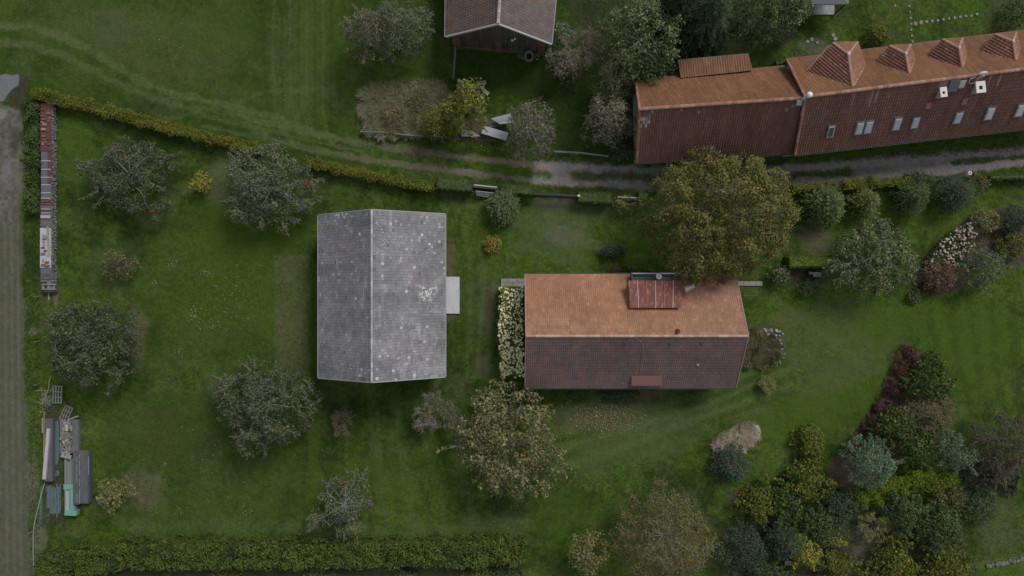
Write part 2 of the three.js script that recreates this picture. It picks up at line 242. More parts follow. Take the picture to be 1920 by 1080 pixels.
{ const g = new THREE.PlaneGeometry(500, 500, 4, 4); g.rotateX(-Math.PI / 2); put(new THREE.Mesh(groundUV(g), GROUND), 'ground', null, 'structure'); }
sheet('gravel_track', [[560, 242], [700, 264], [900, 291], [1000, 302], [1100, 309], [1250, 314], [1400, 315], [1490, 307], [1620, 299], [1800, 285], [1990, 273], [1990, 303], [1920, 310], [1840, 319], [1740, 335], [1640, 345], [1540, 354], [1400, 358], [1230, 357], [1100, 351], [1000, 346], [900, 336], [700, 310], [560, 284]], 0.004);
sheet('field_path', [[-200, 200], [36, 200], [44, 260], [42, 330], [38, 420], [44, 560], [47, 700], [53, 860], [57, 960], [60, 1250], [-200, 1250]], 0.004);
sheet('asphalt_road_end', [[-200, 139], [36, 140], [33, 158], [22, 170], [8, 192], [-200, 199]], 0.006);

// ---------- roofs ----------
function clipPoly(P, f) { const o = []; for (let i = 0; i < P.length; i++) { const a = P[i], b = P[(i + 1) % P.length], da = f(a), db = f(b); if (da >= 0) o.push(a); if ((da >= 0) !== (db >= 0)) { const t = da / (da - db); o.push([a[0] + (b[0] - a[0]) * t, a[1] + (b[1] - a[1]) * t]); } } return o; }
// tiles a planar convex outline whose first edge is the eave; every tile is a tilted slab of its own
function tiles(P, o) {
  const { w, h, col, roll = 0, gap = 0.008, thick = 0.022, lift = 0.05, stagger = 0 } = o, T = new Tris(20000);
  const u = P[1].clone().sub(P[0]).normalize(), n = V(0, 0, 0); for (let i = 0; i < P.length; i++) { const a = P[i], b = P[(i + 1) % P.length]; n.x += (a.y - b.y) * (a.z + b.z); n.y += (a.z - b.z) * (a.x + b.x); n.z += (a.x - b.x) * (a.y + b.y); } n.normalize(); if (n.y < 0) n.negate();
  u.addScaledVector(n, -u.dot(n)).normalize(); const v = V(0, 0, 0).crossVectors(n, u); const O = P[0]; if (P[P.length - 1].clone().sub(O).dot(v) < 0) v.negate();
  const Q = P.map(p => { const d = p.clone().sub(O); return [d.dot(u), d.dot(v)]; }), us = Q.map(q => q[0]), vs = Q.map(q => q[1]), u0 = Math.min(...us), u1 = Math.max(...us), v0 = Math.min(...vs), v1 = Math.max(...vs);
  let area = 0; for (let i = 0; i < Q.length; i++) { const a = Q[i], b = Q[(i + 1) % Q.length]; area += a[0] * b[1] - a[1] * b[0]; } const sg = Math.sign(area);
  const clipIn = R => { let r = R; for (let i = 0; i < Q.length && r.length > 2; i++) { const a = Q[i], b = Q[(i + 1) % Q.length]; r = clipPoly(r, p => sg * ((b[0] - a[0]) * (p[1] - a[1]) - (b[1] - a[1]) * (p[0] - a[0]))); } return r; };
  const at = (a, b, z) => V(O.x + u.x * a + v.x * b + n.x * z, O.y + u.y * a + v.y * b + n.y * z, O.z + u.z * a + v.z * b + n.z * z);
  const nr = Math.ceil((v1 - v0) / h), nc = Math.ceil((u1 - u0) / w) + 1, subs = roll ? 4 : 1, prof = [0, 0.75, 1, 0.45, 0];
  for (let r = 0; r < nr; r++) for (let c = 0; c < nc; c++) {
    const a0 = u0 + (c - (stagger && r % 2 ? 0.5 : 0)) * w, b0 = v0 + r * h, mid = at(a0 + w / 2, b0 + h / 2, 0), cl = col(mid, a0 - u0, b0 - v0, c, r); if (!cl) continue;
    const j = rnd() * 0.008, tw = (rnd() - 0.5) * 0.01;
    for (let s = 0; s < subs; s++) {
      const x0 = roll ? a0 + w * s / subs : a0 + gap / 2, x1 = roll ? a0 + w * (s + 1) / subs : a0 + w - gap / 2, R = clipIn([[x0, b0], [x1, b0], [x1, b0 + h], [x0, b0 + h]]); if (R.length < 3) continue;
      const z = p => lift + j + thick * (1 - (p[1] - b0) / h) + tw * (p[0] - a0 - w / 2) / w + (roll ? roll * (prof[s] + (prof[s + 1] - prof[s]) * clamp((p[0] - x0) / (x1 - x0))) : 0);
      const S = R.map(p => at(p[0], p[1], z(p))), uv = p => [p[0] * 0.125, p[1] * 0.125];
      for (let i = 1; i + 1 < S.length; i++) T.tv(S[0], S[i], S[i + 1], cl, [...uv(R[0]), ...uv(R[i]), ...uv(R[i + 1])]);
      for (let i = 0; i < R.length; i++) { const p = R[i], q = R[(i + 1) % R.length], low = p[1] < b0 + 1e-4 && q[1] < b0 + 1e-4, side = !roll && Math.abs(p[0] - q[0]) < 1e-4; if (!low && !side) continue; const A = at(p[0], p[1], z(p) - thick - 0.006), B = at(q[0], q[1], z(q) - thick - 0.006), U = [...uv(p), ...uv(p), ...uv(q)]; T.tv(S[i], A, B, cl, U); T.tv(S[i], B, S[(i + 1) % S.length], cl, U); }
    }
  }
  return T.geo();
}
function slab(P, t) {                                    // deck under the tiles
  const T = new Tris(16), c = [1, 1, 1], L = P.map(p => p.clone().add(V(0, -t, 0))), n = P.length;
  for (let i = 1; i + 1 < n; i++) { T.tv(P[0], P[i], P[i + 1], c); T.tv(L[0], L[i + 1], L[i], c); }
  for (let i = 0; i < n; i++) T.quad(P[i], L[i], L[(i + 1) % n], P[(i + 1) % n], c);
  return T.geo();
}
const capShape = (r, l) => { const T = new Tris(32), N = 5, c = [1, 1, 1]; for (let i = 0; i < N; i++) { const a = Math.PI * i / N, b = Math.PI * (i + 1) / N, f = 0.8; const P = (t, z, q) => V(Math.cos(t) * q, Math.sin(t) * q * f, z); T.quad(P(a, -l / 2, r), P(b, -l / 2, r), P(b, l / 2, r * 0.88), P(a, l / 2, r * 0.88), c); T.tv(V(0, 0, -l / 2), P(b, -l / 2, r), P(a, -l / 2, r), c); } return T.geo(); };
const capGeo = {};
function caps(parent, name, a, b, r, len, mts, lift = 0.06) {   // a row of ridge or hip tiles, each a mesh
  const L = a.distanceTo(b), n = Math.max(1, Math.round(L / len)), key = r + '_' + (L / n).toFixed(2), g = capGeo[key] ??= capShape(r, L / n * 1.06), w = worldPos(parent);
  for (let i = 0; i < n; i++) { const p = a.clone().lerp(b, (i + 0.5) / n), m = put(new THREE.Mesh(g, pick(mts)), name, parent); m.position.copy(p).sub(w); m.position.y += lift + rnd() * 0.01; const dd = b.clone().sub(a); m.rotation.order = 'YXZ'; m.rotation.set(-Math.atan2(dd.y, Math.hypot(dd.x, dd.z)), Math.atan2(dd.x, dd.z) + (rnd() - 0.5) * 0.03, (rnd() - 0.5) * 0.06); }
}
function barBetween(parent, name, a, b, w, h, material) { const L = a.distanceTo(b), g = new THREE.BoxGeometry(w, h, L), o = worldPos(parent), m = put(new THREE.Mesh(g, material), name, parent), d = b.clone().sub(a); m.position.copy(a).add(b).multiplyScalar(0.5).sub(o); m.rotation.order = 'YXZ'; m.rotation.y = Math.atan2(d.x, d.z); m.rotation.x = -Math.atan2(d.y, Math.hypot(d.x, d.z)); return m; }
function wallShell(parent, A, B, ra, rb, C, D, inset, endIn, material) { // A-B one eave, ra-rb ridge, D-C other eave (D beside A): walls drawn in under the roof
  const ax = B.clone().sub(A).setY(0).normalize(), cr = D.clone().sub(A).setY(0).normalize();
  const pts = [[A, 1, 1], [B, -1, 1], [C, -1, -1], [D, 1, -1]].map(([p, s, t]) => p.clone().addScaledVector(ax, s * endIn).addScaledVector(cr, t * inset));
  const drop = 0.1, T = new Tris(32), c = [1, 1, 1], top = pts.map(p => p.clone().setY(p.y - drop)), bot = pts.map(p => p.clone().setY(0)), g1 = ra.clone().addScaledVector(ax, endIn), g2 = rb.clone().addScaledVector(ax, -endIn); g1.y -= 0.3; g2.y -= 0.3;
  for (let i = 0; i < 4; i++) T.quad(bot[i], bot[(i + 1) % 4], top[(i + 1) % 4], top[i], c);
  T.tv(top[3], top[0], g1, c); T.tv(top[1], top[2], g2, c);
  return part(parent, 'wall', T.geo(), material);
}
function level(p, a, b, c) { const n = b.clone().sub(a).cross(c.clone().sub(a)); p.y = a.y - (n.x * (p.x - a.x) + n.z * (p.z - a.z)) / n.y; }   // sets p's height so that it lies in the plane of a, b and c
const along = (a, b, t) => a.clone().lerp(b, t);
const projPx = p => [p.x * FOC / (CAM_H - p.y) + 960, p.z * FOC / (CAM_H - p.y) + 540];
const weather = noiseTex(1024, (i, j, n) => { const x = i / 128, y = j / 128; let v = 0.56 + 0.22 * (fbm(x * 2, y * 2, 9, 4) - 0.5) + 0.14 * (fbm(x * 14, y * 14, 19, 2) - 0.5) + 0.05 * (hash(i, j, 2) - 0.5); const s = fbm(x * 9, y * 9, 29, 3); if (s > 0.74) v += (s - 0.74) * 3; return v; });
const streaky = noiseTex(1024, (i, j, n) => { const x = i / 128, y = j / 128; return 0.6 + 0.3 * (fbm(x * 10, y * 0.9, 39, 3) - 0.5) + 0.2 * (fbm(x * 2, y * 2, 49, 4) - 0.5) + 0.12 * (hash(i, j, 12) - 0.5); });
const ROOF_W = mat([1.75, 1.75, 1.75], 0.85, { vertexColors: true, map: weather }), ROOF_S = mat([1.65, 1.65, 1.65], 0.72, { vertexColors: true, map: streaky });
ROOF_W.color.setRGB(1, 1, 1); ROOF_S.color.setRGB(1, 1, 1);
const up = (c, k) => [c[0] * k, c[1] * k, c[2] * k];
const GUT = mat([0.045, 0.045, 0.05], 0.5), DECK = mat([0.035, 0.03, 0.028], 0.95), PLASTER = mat([0.45, 0.42, 0.36], 0.95);

// ----- grey barn -----
reseed(11);
{
  const e = 3.0, r = 7.2, NW = G(598, 404, e), NE = G(834, 402, e), SE = G(834, 706, e), SW = G(598, 708, e), RN = G(697, 394, r), RS = G(697, 716, r);
  const b = thing('grey_barn', 'barn with lichen-speckled grey tiled gable roof beside the white slab', 'barn', V((NW.x + SE.x) / 2, 0, (NW.z + SE.z) / 2));
  wallShell(b, SW, NW, RS, RN, NE, SE, 0.35, 0.3, mat([0.3, 0.27, 0.23], 0.95));
  const stain = (p, u, v, c, rw) => {
    const [x, y] = projPx(p), f = fbm(x / 38, y / 38, 61, 3), streak = fbm(c / 3.1, rw / 26, 71, 2);
    let k = 0.76 + 0.4 * (f - 0.5) + 0.34 * (streak - 0.5) + (rnd() - 0.5) * 0.2, t = [0.358, 0.353, 0.372];
    if (fbm(x / 60, y / 60, 88, 2) > 0.6) t = [0.365, 0.346, 0.368];
    const wh = rnd(), edge = y < 425 || y > 690 ? 0.09 : 0, cl = Math.exp(-((x - 803) ** 2 + (y - 549) ** 2) / 200) * 0.3 + (x > 740 && y < 480 ? 0.03 : 0) + (x > 740 && y > 600 ? 0.02 : 0);
    if (vnoise(c / 2.2, rw / 1.4, 97) > 0.83) k *= 1.25; if (wh < 0.018 + cl + edge * (fbm(x / 20, y / 20, 90, 2) > 0.52 ? 1.6 : 0.2)) { k = 1.1 + rnd() * rnd() * 1.2; t = [0.33, 0.333, 0.34]; }
    else if (wh > 0.985) k *= 0.7;
    return up(t, k * 1.42);
  };
  for (const [P] of [[[SW, NW, RN, RS]], [[NE, SE, RS, RN]]]) {
    const rf = part(b, 'roof', slab(P.map(p => p.clone()), 0.12), DECK);
    part(rf, 'roof_tiles', tiles(P, { w: 0.235, h: 0.235, col: stain, stagger: 0, thick: 0.034, gap: 0.011 }), ROOF_W, 'stuff');
  }
  { // droppings and lichen crusts, small raised flakes on the tiles
    const T = new Tris(2000), n = V(RS.y - SE.y, SE.x - RS.x, 0).normalize(), spots = [];
    for (let i = 0; i < 150; i++) { const m = i % 9; spots.push([803 + (hash(m, 1, 41) - 0.45) * 38 + gauss() * 5, 549 + (hash(m, 2, 41) - 0.5) * 26 + gauss() * 4, rr(0.02, 0.085)]); };
    for (let i = 0; i < 260; i++) { const m = i % 24; spots.push([clamp(710 + hash(m, 3, 8) * 115 + gauss() * 7, 702, 831), clamp(408 + hash(m, 4, 8) * 290 + gauss() * 9, 404, 702), rr(0.02, 0.06)]); };
    for (const [x, y, s] of spots) { const t = clamp((834 - x) / (834 - 697)), p = along(G(834, y, e), G(697, y, r), t).addScaledVector(n, 0.1), k = rr(0.55, 0.8); T.leaf(p.x, p.y, p.z, n.x, n.y, n.z, s * 1.5, 1, [k, k, k]); }
    for (let i = 0; i < 200; i++) { const m = i % 20, x = clamp(604 + hash(m, 5, 8) * 88 + gauss() * 6, 601, 694), y = clamp(408 + hash(m, 6, 8) * 290 + gauss() * 9, 405, 704), p = along(G(598, y, e), G(697, y, r), (x - 598) / 99); p.x -= 0.06; p.y += 0.08; const k = rr(0.45, 0.75); T.leaf(p.x, p.y, p.z, -n.x, n.y, 0, rr(0.03, 0.08), 1, [k, k, k]); }
    part(b, 'lichen', T.geo(), VC, 'stuff');
  }
  caps(b, 'ridge_tile', RN, RS, 0.085, 0.36, [mat([0.42, 0.42, 0.44]), mat([0.52, 0.52, 0.54]), mat([0.35, 0.345, 0.36]), mat([0.4, 0.4, 0.41])]);
  barBetween(b, 'gutter', NW.clone().add(V(-0.06, -0.02, 0)), SW.clone().add(V(-0.06, -0.02, 0)), 0.12, 0.1, mat([0.3, 0.31, 0.34], 0.5)); barBetween(b, 'gutter', NE.clone().add(V(0.06, -0.02, 0)), SE.clone().add(V(0.06, -0.02, 0)), 0.12, 0.1, mat([0.3, 0.31, 0.34], 0.5));
  for (const [p, q] of [[NW, RN], [NE, RN], [SW, RS], [SE, RS]]) { const s = p.z < 0 && p.y && (p === NW || p === NE) ? -1 : 1; barBetween(b, 'verge_board', p.clone().add(V(0, 0.02, s * 0.04)), q.clone().add(V(0, 0.02, s * 0.04)), 0.07, 0.16, mat([0.36, 0.36, 0.38], 0.8)); }
  // pale slab by the barn
  const A = G(830, 519, 0.16), B = G(861.5, 588, 0.16), g = new THREE.BoxGeometry(B.x - A.x, 0.16, B.z - A.z); g.translate((A.x + B.x) / 2, 0.08, (A.z + B.z) / 2);
  solo('concrete_slab', g, mat([0.60, 0.615, 0.65], 0.8, { map: noiseTex(256, (i, j) => { const v = 0.93 + 0.1 * (fbm(i / 40, j / 40, 3, 4) - 0.5) + 0.05 * (hash(i, j, 1) - 0.5); return [v, v, v]; }, true) }), 'smooth white concrete slab at the door side of the grey barn', 'slab');
}

// ----- house with the orange roof -----
reseed(22);
{
  const e = 2.8, r = 5.9, NW = G(985, 515, e), NE = G(1379, 515, e), SE = G(1379, 726, e), SW = G(985, 726, e), RW = G(985, 630, r), RE = G(1400, 630, r);
  RW.x = NW.x; RE.x = NE.x;
  const b = thing('orange_roofed_house', 'long low house with orange and brown tiled roof and rusty red dormer', 'house', V((NW.x + NE.x) / 2, 0, (NW.z + SW.z) / 2));
  wallShell(b, NW, NE, RW, RE, SE, SW, 0.45, 0.35, PLASTER);
  const north = (p, u, v, c, rw) => { const [x, y] = projPx(p), f = fbm(x / 50, y / 50, 33, 4); let k = 0.93 + 0.34 * (f - 0.5) + (rnd() - 0.5) * 0.13, t = [0.375, 0.183, 0.102]; if (x > 1285) t = [0.34, 0.182, 0.118]; if (y > 600 && fbm(x / 14, y / 14, 35, 2) > 0.55) t = [0.385, 0.215, 0.135]; if (rnd() < 0.05) { t = [0.39, 0.235, 0.155]; } return up(t, k * 1.6); };  // orange clay, with the brightness of the lit slope painted in
  const south = (p, u, v, c, rw) => { const [x, y] = projPx(p), f = fbm(x / 40, y / 40, 43, 4), g = fbm(x / 16, y / 50, 53, 3); let k = 0.98 + 0.45 * (f - 0.5) + (rnd() - 0.5) * 0.14, t = g > 0.5 ? [0.182, 0.114, 0.102] : [0.164, 0.114, 0.110]; if (rnd() < 0.02) t = [0.2, 0.12, 0.098]; if (rnd() < 0.02) t = [0.12, 0.12, 0.125]; return up(t, k * 1.6); };  // weathered tiles, with the shade of this slope also put into the colour
  const rn = part(b, 'roof', slab([NE, NW, RW, RE], 0.12), DECK); rn.userData.label = 'orange tiled slope carrying the red dormer, painted brighter as the lit side';
  part(rn, 'roof_tiles', tiles([NE, NW, RW, RE], { w: 0.17, h: 0.3, col: north, roll: 0.022, thick: 0.045 }), ROOF_W, 'stuff');
  const rs = part(b, 'roof', slab([SW, SE, RE, RW], 0.12), DECK); rs.userData.label = 'dark brown weathered tiled slope with shade painted in';
  part(rs, 'roof_tiles', tiles([SW, SE, RE, RW], { w: 0.17, h: 0.3, col: south, roll: 0.018, thick: 0.024 }), ROOF_W, 'stuff');
  caps(b, 'ridge_tile', RW, RE, 0.115, 0.38, [mat([0.42, 0.27, 0.21]), mat([0.45, 0.31, 0.25]), mat([0.38, 0.23, 0.17]), mat([0.48, 0.36, 0.31])]);
  barBetween(b, 'gutter', NW.clone().add(V(0, -0.03, -0.08)), NE.clone().add(V(0, -0.03, -0.08)), 0.14, 0.1, GUT); barBetween(b, 'gutter', SW.clone().add(V(0, -0.03, 0.08)), SE.clone().add(V(0, -0.03, 0.08)), 0.14, 0.1, GUT);
  for (const [p, q, s] of [[NW, RW, -1], [SW, RW, -1], [NE, RE, 1], [SE, RE, 1]]) barBetween(b, 'verge_board', p.clone().add(V(s * 0.03, 0.03, 0)), q.clone().add(V(s * 0.03, 0.03, 0)), 0.06, 0.18, mat([0.33, 0.24, 0.21], 0.8));
  // dormer: sheet-metal roof behind a sunken balcony
  const y0 = 3.35, yb = 4.9, dl = G(1178, 526, y0 + 1.1), dr = G(1279, 526, y0 + 1.1), bl = G(1181, 577, yb), br = G(1277, 577, yb), o = worldPos(b);
  const dorm = new THREE.Group(); dorm.name = 'dormer'; dorm.position.set((dl.x + dr.x) / 2, 0, dl.z).sub(o); b.add(dorm); dorm.position.y = 0;
  const wallD = new THREE.BoxGeometry(dr.x - dl.x - 0.4, 1.35, bl.z - dl.z - 0.3); wallD.translate((dl.x + dr.x) / 2, 3.62, (dl.z + bl.z) / 2); part(dorm, 'dormer_wall', wallD, mat([0.10, 0.09, 0.085], 0.9));
  const rust = [noiseTex(256, (i, j) => { const f = fbm(i / 30, j / 90, 5, 4), g = fbm(i / 9, j / 60, 15, 4), q = sm(0.5, 0.78, fbm(i / 14, j / 34, 25, 5)), w = sm(0.45, 0.7, g), k = 0.86 + 0.3 * (hash(i, j, 8) - 0.5) + 0.5 * (f - 0.5), a = [0.49, 0.21, 0.17], b = [0.45, 0.27, 0.18], c = [0.68, 0.49, 0.48]; return a.map((v, m) => (v + (b[m] - v) * w * 0.7 + (c[m] - v) * q * 0.7) * k); }, true)];
  for (let i = 0; i < 6; i++) { const t0 = i / 6, t1 = (i + 1) / 6, a = along(dl, dr, t0), c = along(dl, dr, t1), d = along(bl, br, t1), f = along(bl, br, t0), g = slab([a, c, d, f].map(p => p.clone().add(V(0, 0.06 + (i % 2) * 0.012, 0))), 0.05), uv = g.attributes.uv, p = g.attributes.position; for (let k = 0; k < p.count; k++) uv.setXY(k, p.getX(k) * 0.45 + i * 0.37, p.getZ(k) * 0.45 + i * 0.19);
    part(dorm, 'roof_sheet', g, mat([1, 1, 1], 0.6, { map: rust[0] })); if (i) { const s = barBetween(dorm, 'sheet_seam', a.clone().add(V(0, 0.09, 0)), f.clone().add(V(0, 0.09, 0)), 0.05, 0.05, mat(i % 2 ? [0.5, 0.36, 0.35] : [0.33, 0.13, 0.1], 0.7)); } }
  const q0 = G(1185, 514, 3.3), q1 = G(1274, 527, 3.3), deck = new THREE.BoxGeometry(q1.x - q0.x, 0.08, q1.z - q0.z + 0.2); deck.translate((q0.x + q1.x) / 2, 3.3, (q0.z + q1.z) / 2 + 0.1); part(dorm, 'balcony_floor', deck, mat([0.10, 0.125, 0.125], 0.7));
  barBetween(dorm, 'balcony_rail', V(q0.x - 0.05, 3.5, q0.z - 0.05), V(q1.x + 0.05, 3.5, q0.z - 0.05), 0.1, 0.3, mat([0.4, 0.43, 0.46], 0.6));
  for (const x of [q0.x - 0.08, q1.x + 0.08]) barBetween(dorm, 'balcony_cheek', V(x, 3.4, q0.z), V(x, 3.7, q1.z + 0.2), 0.1, 0.7, mat([0.05, 0.055, 0.065], 0.7));
  // hatch on the south slope
  const plane = (P, px, py) => { const n = P[1].clone().sub(P[0]).cross(P[2].clone().sub(P[0])), C = V(0, CAM_H, 0), d = G(px, py, 0).sub(C), t = P[0].clone().sub(C).dot(n) / d.dot(n); return C.addScaledVector(d, t); };
  const SP = [SW, SE, RE], NP = [NE, NW, RW], hp = [[1183, 722], [1240, 722], [1240, 704], [1183, 704]].map(([x, y], i) => plane(SP, x, y).add(V(0, i < 2 ? 0.34 : 0.2, 0)));
  part(b, 'roof_hatch', slab(hp, 0.22), mat([0.235, 0.12, 0.11], 0.6));
  const cb = [[1178, 631], [1196, 636], [1205, 650], [1202, 680], [1199, 703]].map(([x, y]) => plane(SP, x, y).add(V(0, 0.12, 0))); part(b, 'lightning_wire', new THREE.TubeGeometry(new THREE.CatmullRomCurve3(cb), 24, 0.018, 5), mat([0.34, 0.26, 0.24], 0.6));
  const ch = plane(NP, 1270, 620), cg = new THREE.CylinderGeometry(0.14, 0.17, 0.7, 10); cg.translate(ch.x, ch.y + 0.2, ch.z); part(b, 'vent_pipe', cg, mat([0.07, 0.05, 0.05], 0.8));
  for (const [x, y] of [[1172, 643], [1256, 644], [1315, 643], [1308, 684], [1056, 682]]) { const p = plane(SP, x, y), g = new THREE.BoxGeometry(0.2, 0.06, 0.2); g.rotateX(Math.atan2(r - e, SW.z - RW.z)); g.translate(p.x, p.y + 0.11, p.z); part(b, 'vent_tile', g, mat(x === 1308 ? [0.35, 0.35, 0.35] : [0.07, 0.085, 0.09], 0.7)); }
  // satellite dish and aerial stand on the house
  const dp = G(1236, 519, 3.9), dish = thing('satellite_dish', 'small white satellite dish in front of the rusty red dormer', 'satellite dish', V(dp.x, 3.34, dp.z));
  const ds = new THREE.SphereGeometry(0.42, 20, 8, 0, Math.PI * 2, 0, 0.62); ds.rotateX(Math.PI); ds.translate(0, 0.42, 0); ds.rotateX(-0.35); ds.translate(dp.x, 3.75, dp.z); part(dish, 'reflector', ds, mat([0.75, 0.76, 0.78], 0.5)); barBetween(dish, 'mast', V(dp.x, 3.34, dp.z), V(dp.x, 3.8, dp.z), 0.05, 0.05, GUT); barBetween(dish, 'feed_arm', V(dp.x, 3.8, dp.z), V(dp.x, 4.15, dp.z - 0.4), 0.03, 0.03, GUT);
  const ap = plane(NP, 1284, 540), an = thing('television_aerial', 'white television aerial beside the rusty red dormer roof', 'aerial', ap), WH = mat([0.72, 0.73, 0.75], 0.5);
  barBetween(an, 'mast', ap.clone(), ap.clone().add(V(0, 1.3, 0)), 0.05, 0.05, WH); const a1 = ap.clone().add(V(-0.25, 1.3, 0.12)), a2 = ap.clone().add(V(0.42, 1.3, -0.16)); barBetween(an, 'boom', a1, a2, 0.045, 0.04, WH); for (let i = 0; i < 7; i++) { const p = along(a1, a2, i / 6), h = 0.14 + 0.07 * (6 - i) / 6; barBetween(an, 'element', p.clone().add(V(-0.4 * h, 0.03, -h)), p.clone().add(V(0.4 * h, 0.03, h)), 0.03, 0.03, WH); }
  // paving by the two short ends
  const slabs = (list, label, y) => list.forEach(([x0, y0, x1, y1], i) => { const A = G(x0, y0, y), B = G(x1, y1, y), g = new THREE.BoxGeometry(B.x - A.x - 0.025, y, B.z - A.z - 0.025); g.translate((A.x + B.x) / 2, y / 2, (A.z + B.z) / 2); part(pv, 'paving_slab', g, mat(jit([0.26, 0.24, 0.225], 0.14), 0.9)); });
  let pv = thing('paved_step', 'pale stone paving beside the white hydrangea row', 'paving', G(960, 529)); const L1 = []; for (let i = 0; i < 3; i++) L1.push([939 + i * 15, 522, 954 + i * 15, 529]); for (let i = 0; i < 3; i++) L1.push([939 + i * 15 - (i ? 7 : 0), 529, 954 + i * 15 - (i < 2 ? 7 : 0), 537]); slabs(L1, '', 0.12);
  pv = thing('paved_strip', 'narrow grey paving strip at the house corner under the big tree', 'paving', G(1412, 531)); const L2 = []; for (let i = 0; i < 4; i++) L2.push([1382 + i * 12, 527, 1394 + i * 12, 536]); slabs(L2, '', 0.1);
}

// ----- long house with two wings -----
reseed(33);
{
  const e1 = 3.0, r1 = 6.6, e2 = 3.4, r2 = 7.0;
  const A = G(1190, 152, e1), B = G(1475, 122, e1), RA = G(1197, 205, r1), RB = G(1508, 184, r1), D = G(1192, 305, e1), C = G(1493, 286, e1);
  const b = thing('long_tiled_house', 'long house with brown clay tile roof, hipped dormers and skylights', 'house', V((RA.x + 34) / 2, 0, -14.5));
  const A2 = G(1473, 113, e2), B2 = G(2050, 44.6, e2), RA2 = G(1507, 182, r2), RB2 = G(2050, 113.6, r2), D2 = G(1488, 290, e2), C2 = G(2050, 225, e2);
  level(B, A, RA, RB); level(C, D, RA, RB); level(B2, A2, RA2, RB2); level(C2, D2, RA2, RB2);
  const brown = (base, sd, pat) => (p, u, v, c, rw) => { const [x, y] = projPx(p), f = fbm(x / 36, y / 36, sd, 4), g = fbm(c / 2.2, rw / 9, sd + 9, 2); let k = 0.93 + 0.34 * (f - 0.5) + 0.28 * (g - 0.5) + (rnd() - 0.5) * 0.16, t = base; if (pat) { const q = pat(x, y, c, rw); if (q) return up(q, 1.6); } return up(t, k * 1.65); };
  const nCol = [0.228, 0.11, 0.053], sCol = [0.166, 0.082, 0.06];  // slope tints: weathering, plus lit north and shaded south painted in
  const bleachGloss = (x, y) => { const d = Math.hypot((x - 1210) / 19, (y - 222) / 21); return d < 1 && rnd() > d * 0.75 ? up([0.33, 0.27, 0.25], rr(0.5, 1.3)) : rnd() < 0.012 && y < 230 ? [0.3, 0.2, 0.17] : null; };  // pale corner tiles: bleaching together with a painted glossy highlight
  const streaks = (x, y, c, rw) => { const ry = 182 - (x - 1507) * 0.126; if (y - ry < 42 && hash(c, 3, 9) > 0.72 && y - ry < 14 + hash(c, 5, 9) * 30 && fbm(x / 60, 3, 91, 2) > 0.42) return up([0.25, 0.165, 0.15], rr(0.8, 1.2)); return null; };
  const roofs = [[[B, A, RA, RB], nCol, 101, null, 'orange-brown tiled slope'], [[D, C, RB, RA], sCol, 102, bleachGloss, 'dark brown tiled slope with a bleached corner and painted gloss'], [[B2, A2, RA2, RB2], nCol, 103, null, 'orange-brown slope carrying the hipped dormers'], [[D2, C2, RB2, RA2], sCol, 104, streaks, 'dark brown slope with skylights']];
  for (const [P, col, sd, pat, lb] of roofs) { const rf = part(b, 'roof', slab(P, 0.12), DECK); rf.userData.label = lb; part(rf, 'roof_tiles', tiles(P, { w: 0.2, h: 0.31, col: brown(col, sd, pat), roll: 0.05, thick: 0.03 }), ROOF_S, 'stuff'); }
  wallShell(b, A, B, RA, RB, C, D, 0.4, 0.35, PLASTER); wallShell(b, A2, B2, RA2, RB2, C2, D2, 0.4, 0.35, PLASTER);
  const cm = [mat([0.29, 0.15, 0.1]), mat([0.34, 0.19, 0.135]), mat([0.25, 0.125, 0.085])], pm = [mat([0.34, 0.195, 0.145]), mat([0.38, 0.225, 0.175])];
  caps(b, 'ridge_tile', RA, RB, 0.15, 0.4, cm); caps(b, 'ridge_tile', RA2, G(1990, 121, r2), 0.15, 0.4, [...cm, ...pm]);
  for (const [p, q] of [[A, RA], [D, RA], [A2, RA2], [D2, RA2]]) caps(b, 'verge_tile', p.clone().add(V(0.08, 0, 0)), q.clone().add(V(0.08, 0, 0)), 0.12, 0.4, cm, 0.07);
  for (const [p, q, s] of [[A, B, -1], [D, C, 1], [A2, B2, -1], [D2, C2, 1]]) barBetween(b, 'gutter', p.clone().add(V(0, -0.04, s * 0.08)), q.clone().add(V(0, -0.04, s * 0.08)), 0.14, 0.1, GUT);
  const plane = (P, px, py) => { const n = P[1].clone().sub(P[0]).cross(P[2].clone().sub(P[0])), K = V(0, CAM_H, 0), d = G(px, py, 0).sub(K), t = P[0].clone().sub(K).dot(n) / d.dot(n); return K.addScaledVector(d, t); };
  const NP1 = [A, B, RB], SP1 = [D, C, RB], NP2 = [A2, B2, RA2], SP2 = [D2, C2, RA2];
  { // lean-to roof over the back porch
    const i0 = plane(NP1, 1275, 148).add(V(0, 0.16, 0)), i1 = plane(NP1, 1408, 135).add(V(0, 0.16, 0)), o0 = G(1270, 115, 3.05), o1 = G(1403, 103, 3.05), P = [o1, o0, i0, i1], px = part(b, 'porch_roof', slab(P, 0.12), DECK);
    part(px, 'roof_tiles', tiles(P, { w: 0.2, h: 0.31, col: brown([0.205, 0.098, 0.052], 106), roll: 0.05, thick: 0.03 }), ROOF_S, 'stuff'); for (const p of [o0, o1]) barBetween(px, 'porch_post', V(p.x + (p === o0 ? 0.3 : -0.3), 0, p.z + 0.3), V(p.x + (p === o0 ? 0.3 : -0.3), 2.9, p.z + 0.3), 0.15, 0.15, mat([0.16, 0.1, 0.06])); barBetween(px, 'gutter', o0.clone().add(V(0, 0, -0.07)), o1.clone().add(V(0, 0, -0.07)), 0.12, 0.1, GUT);
  }
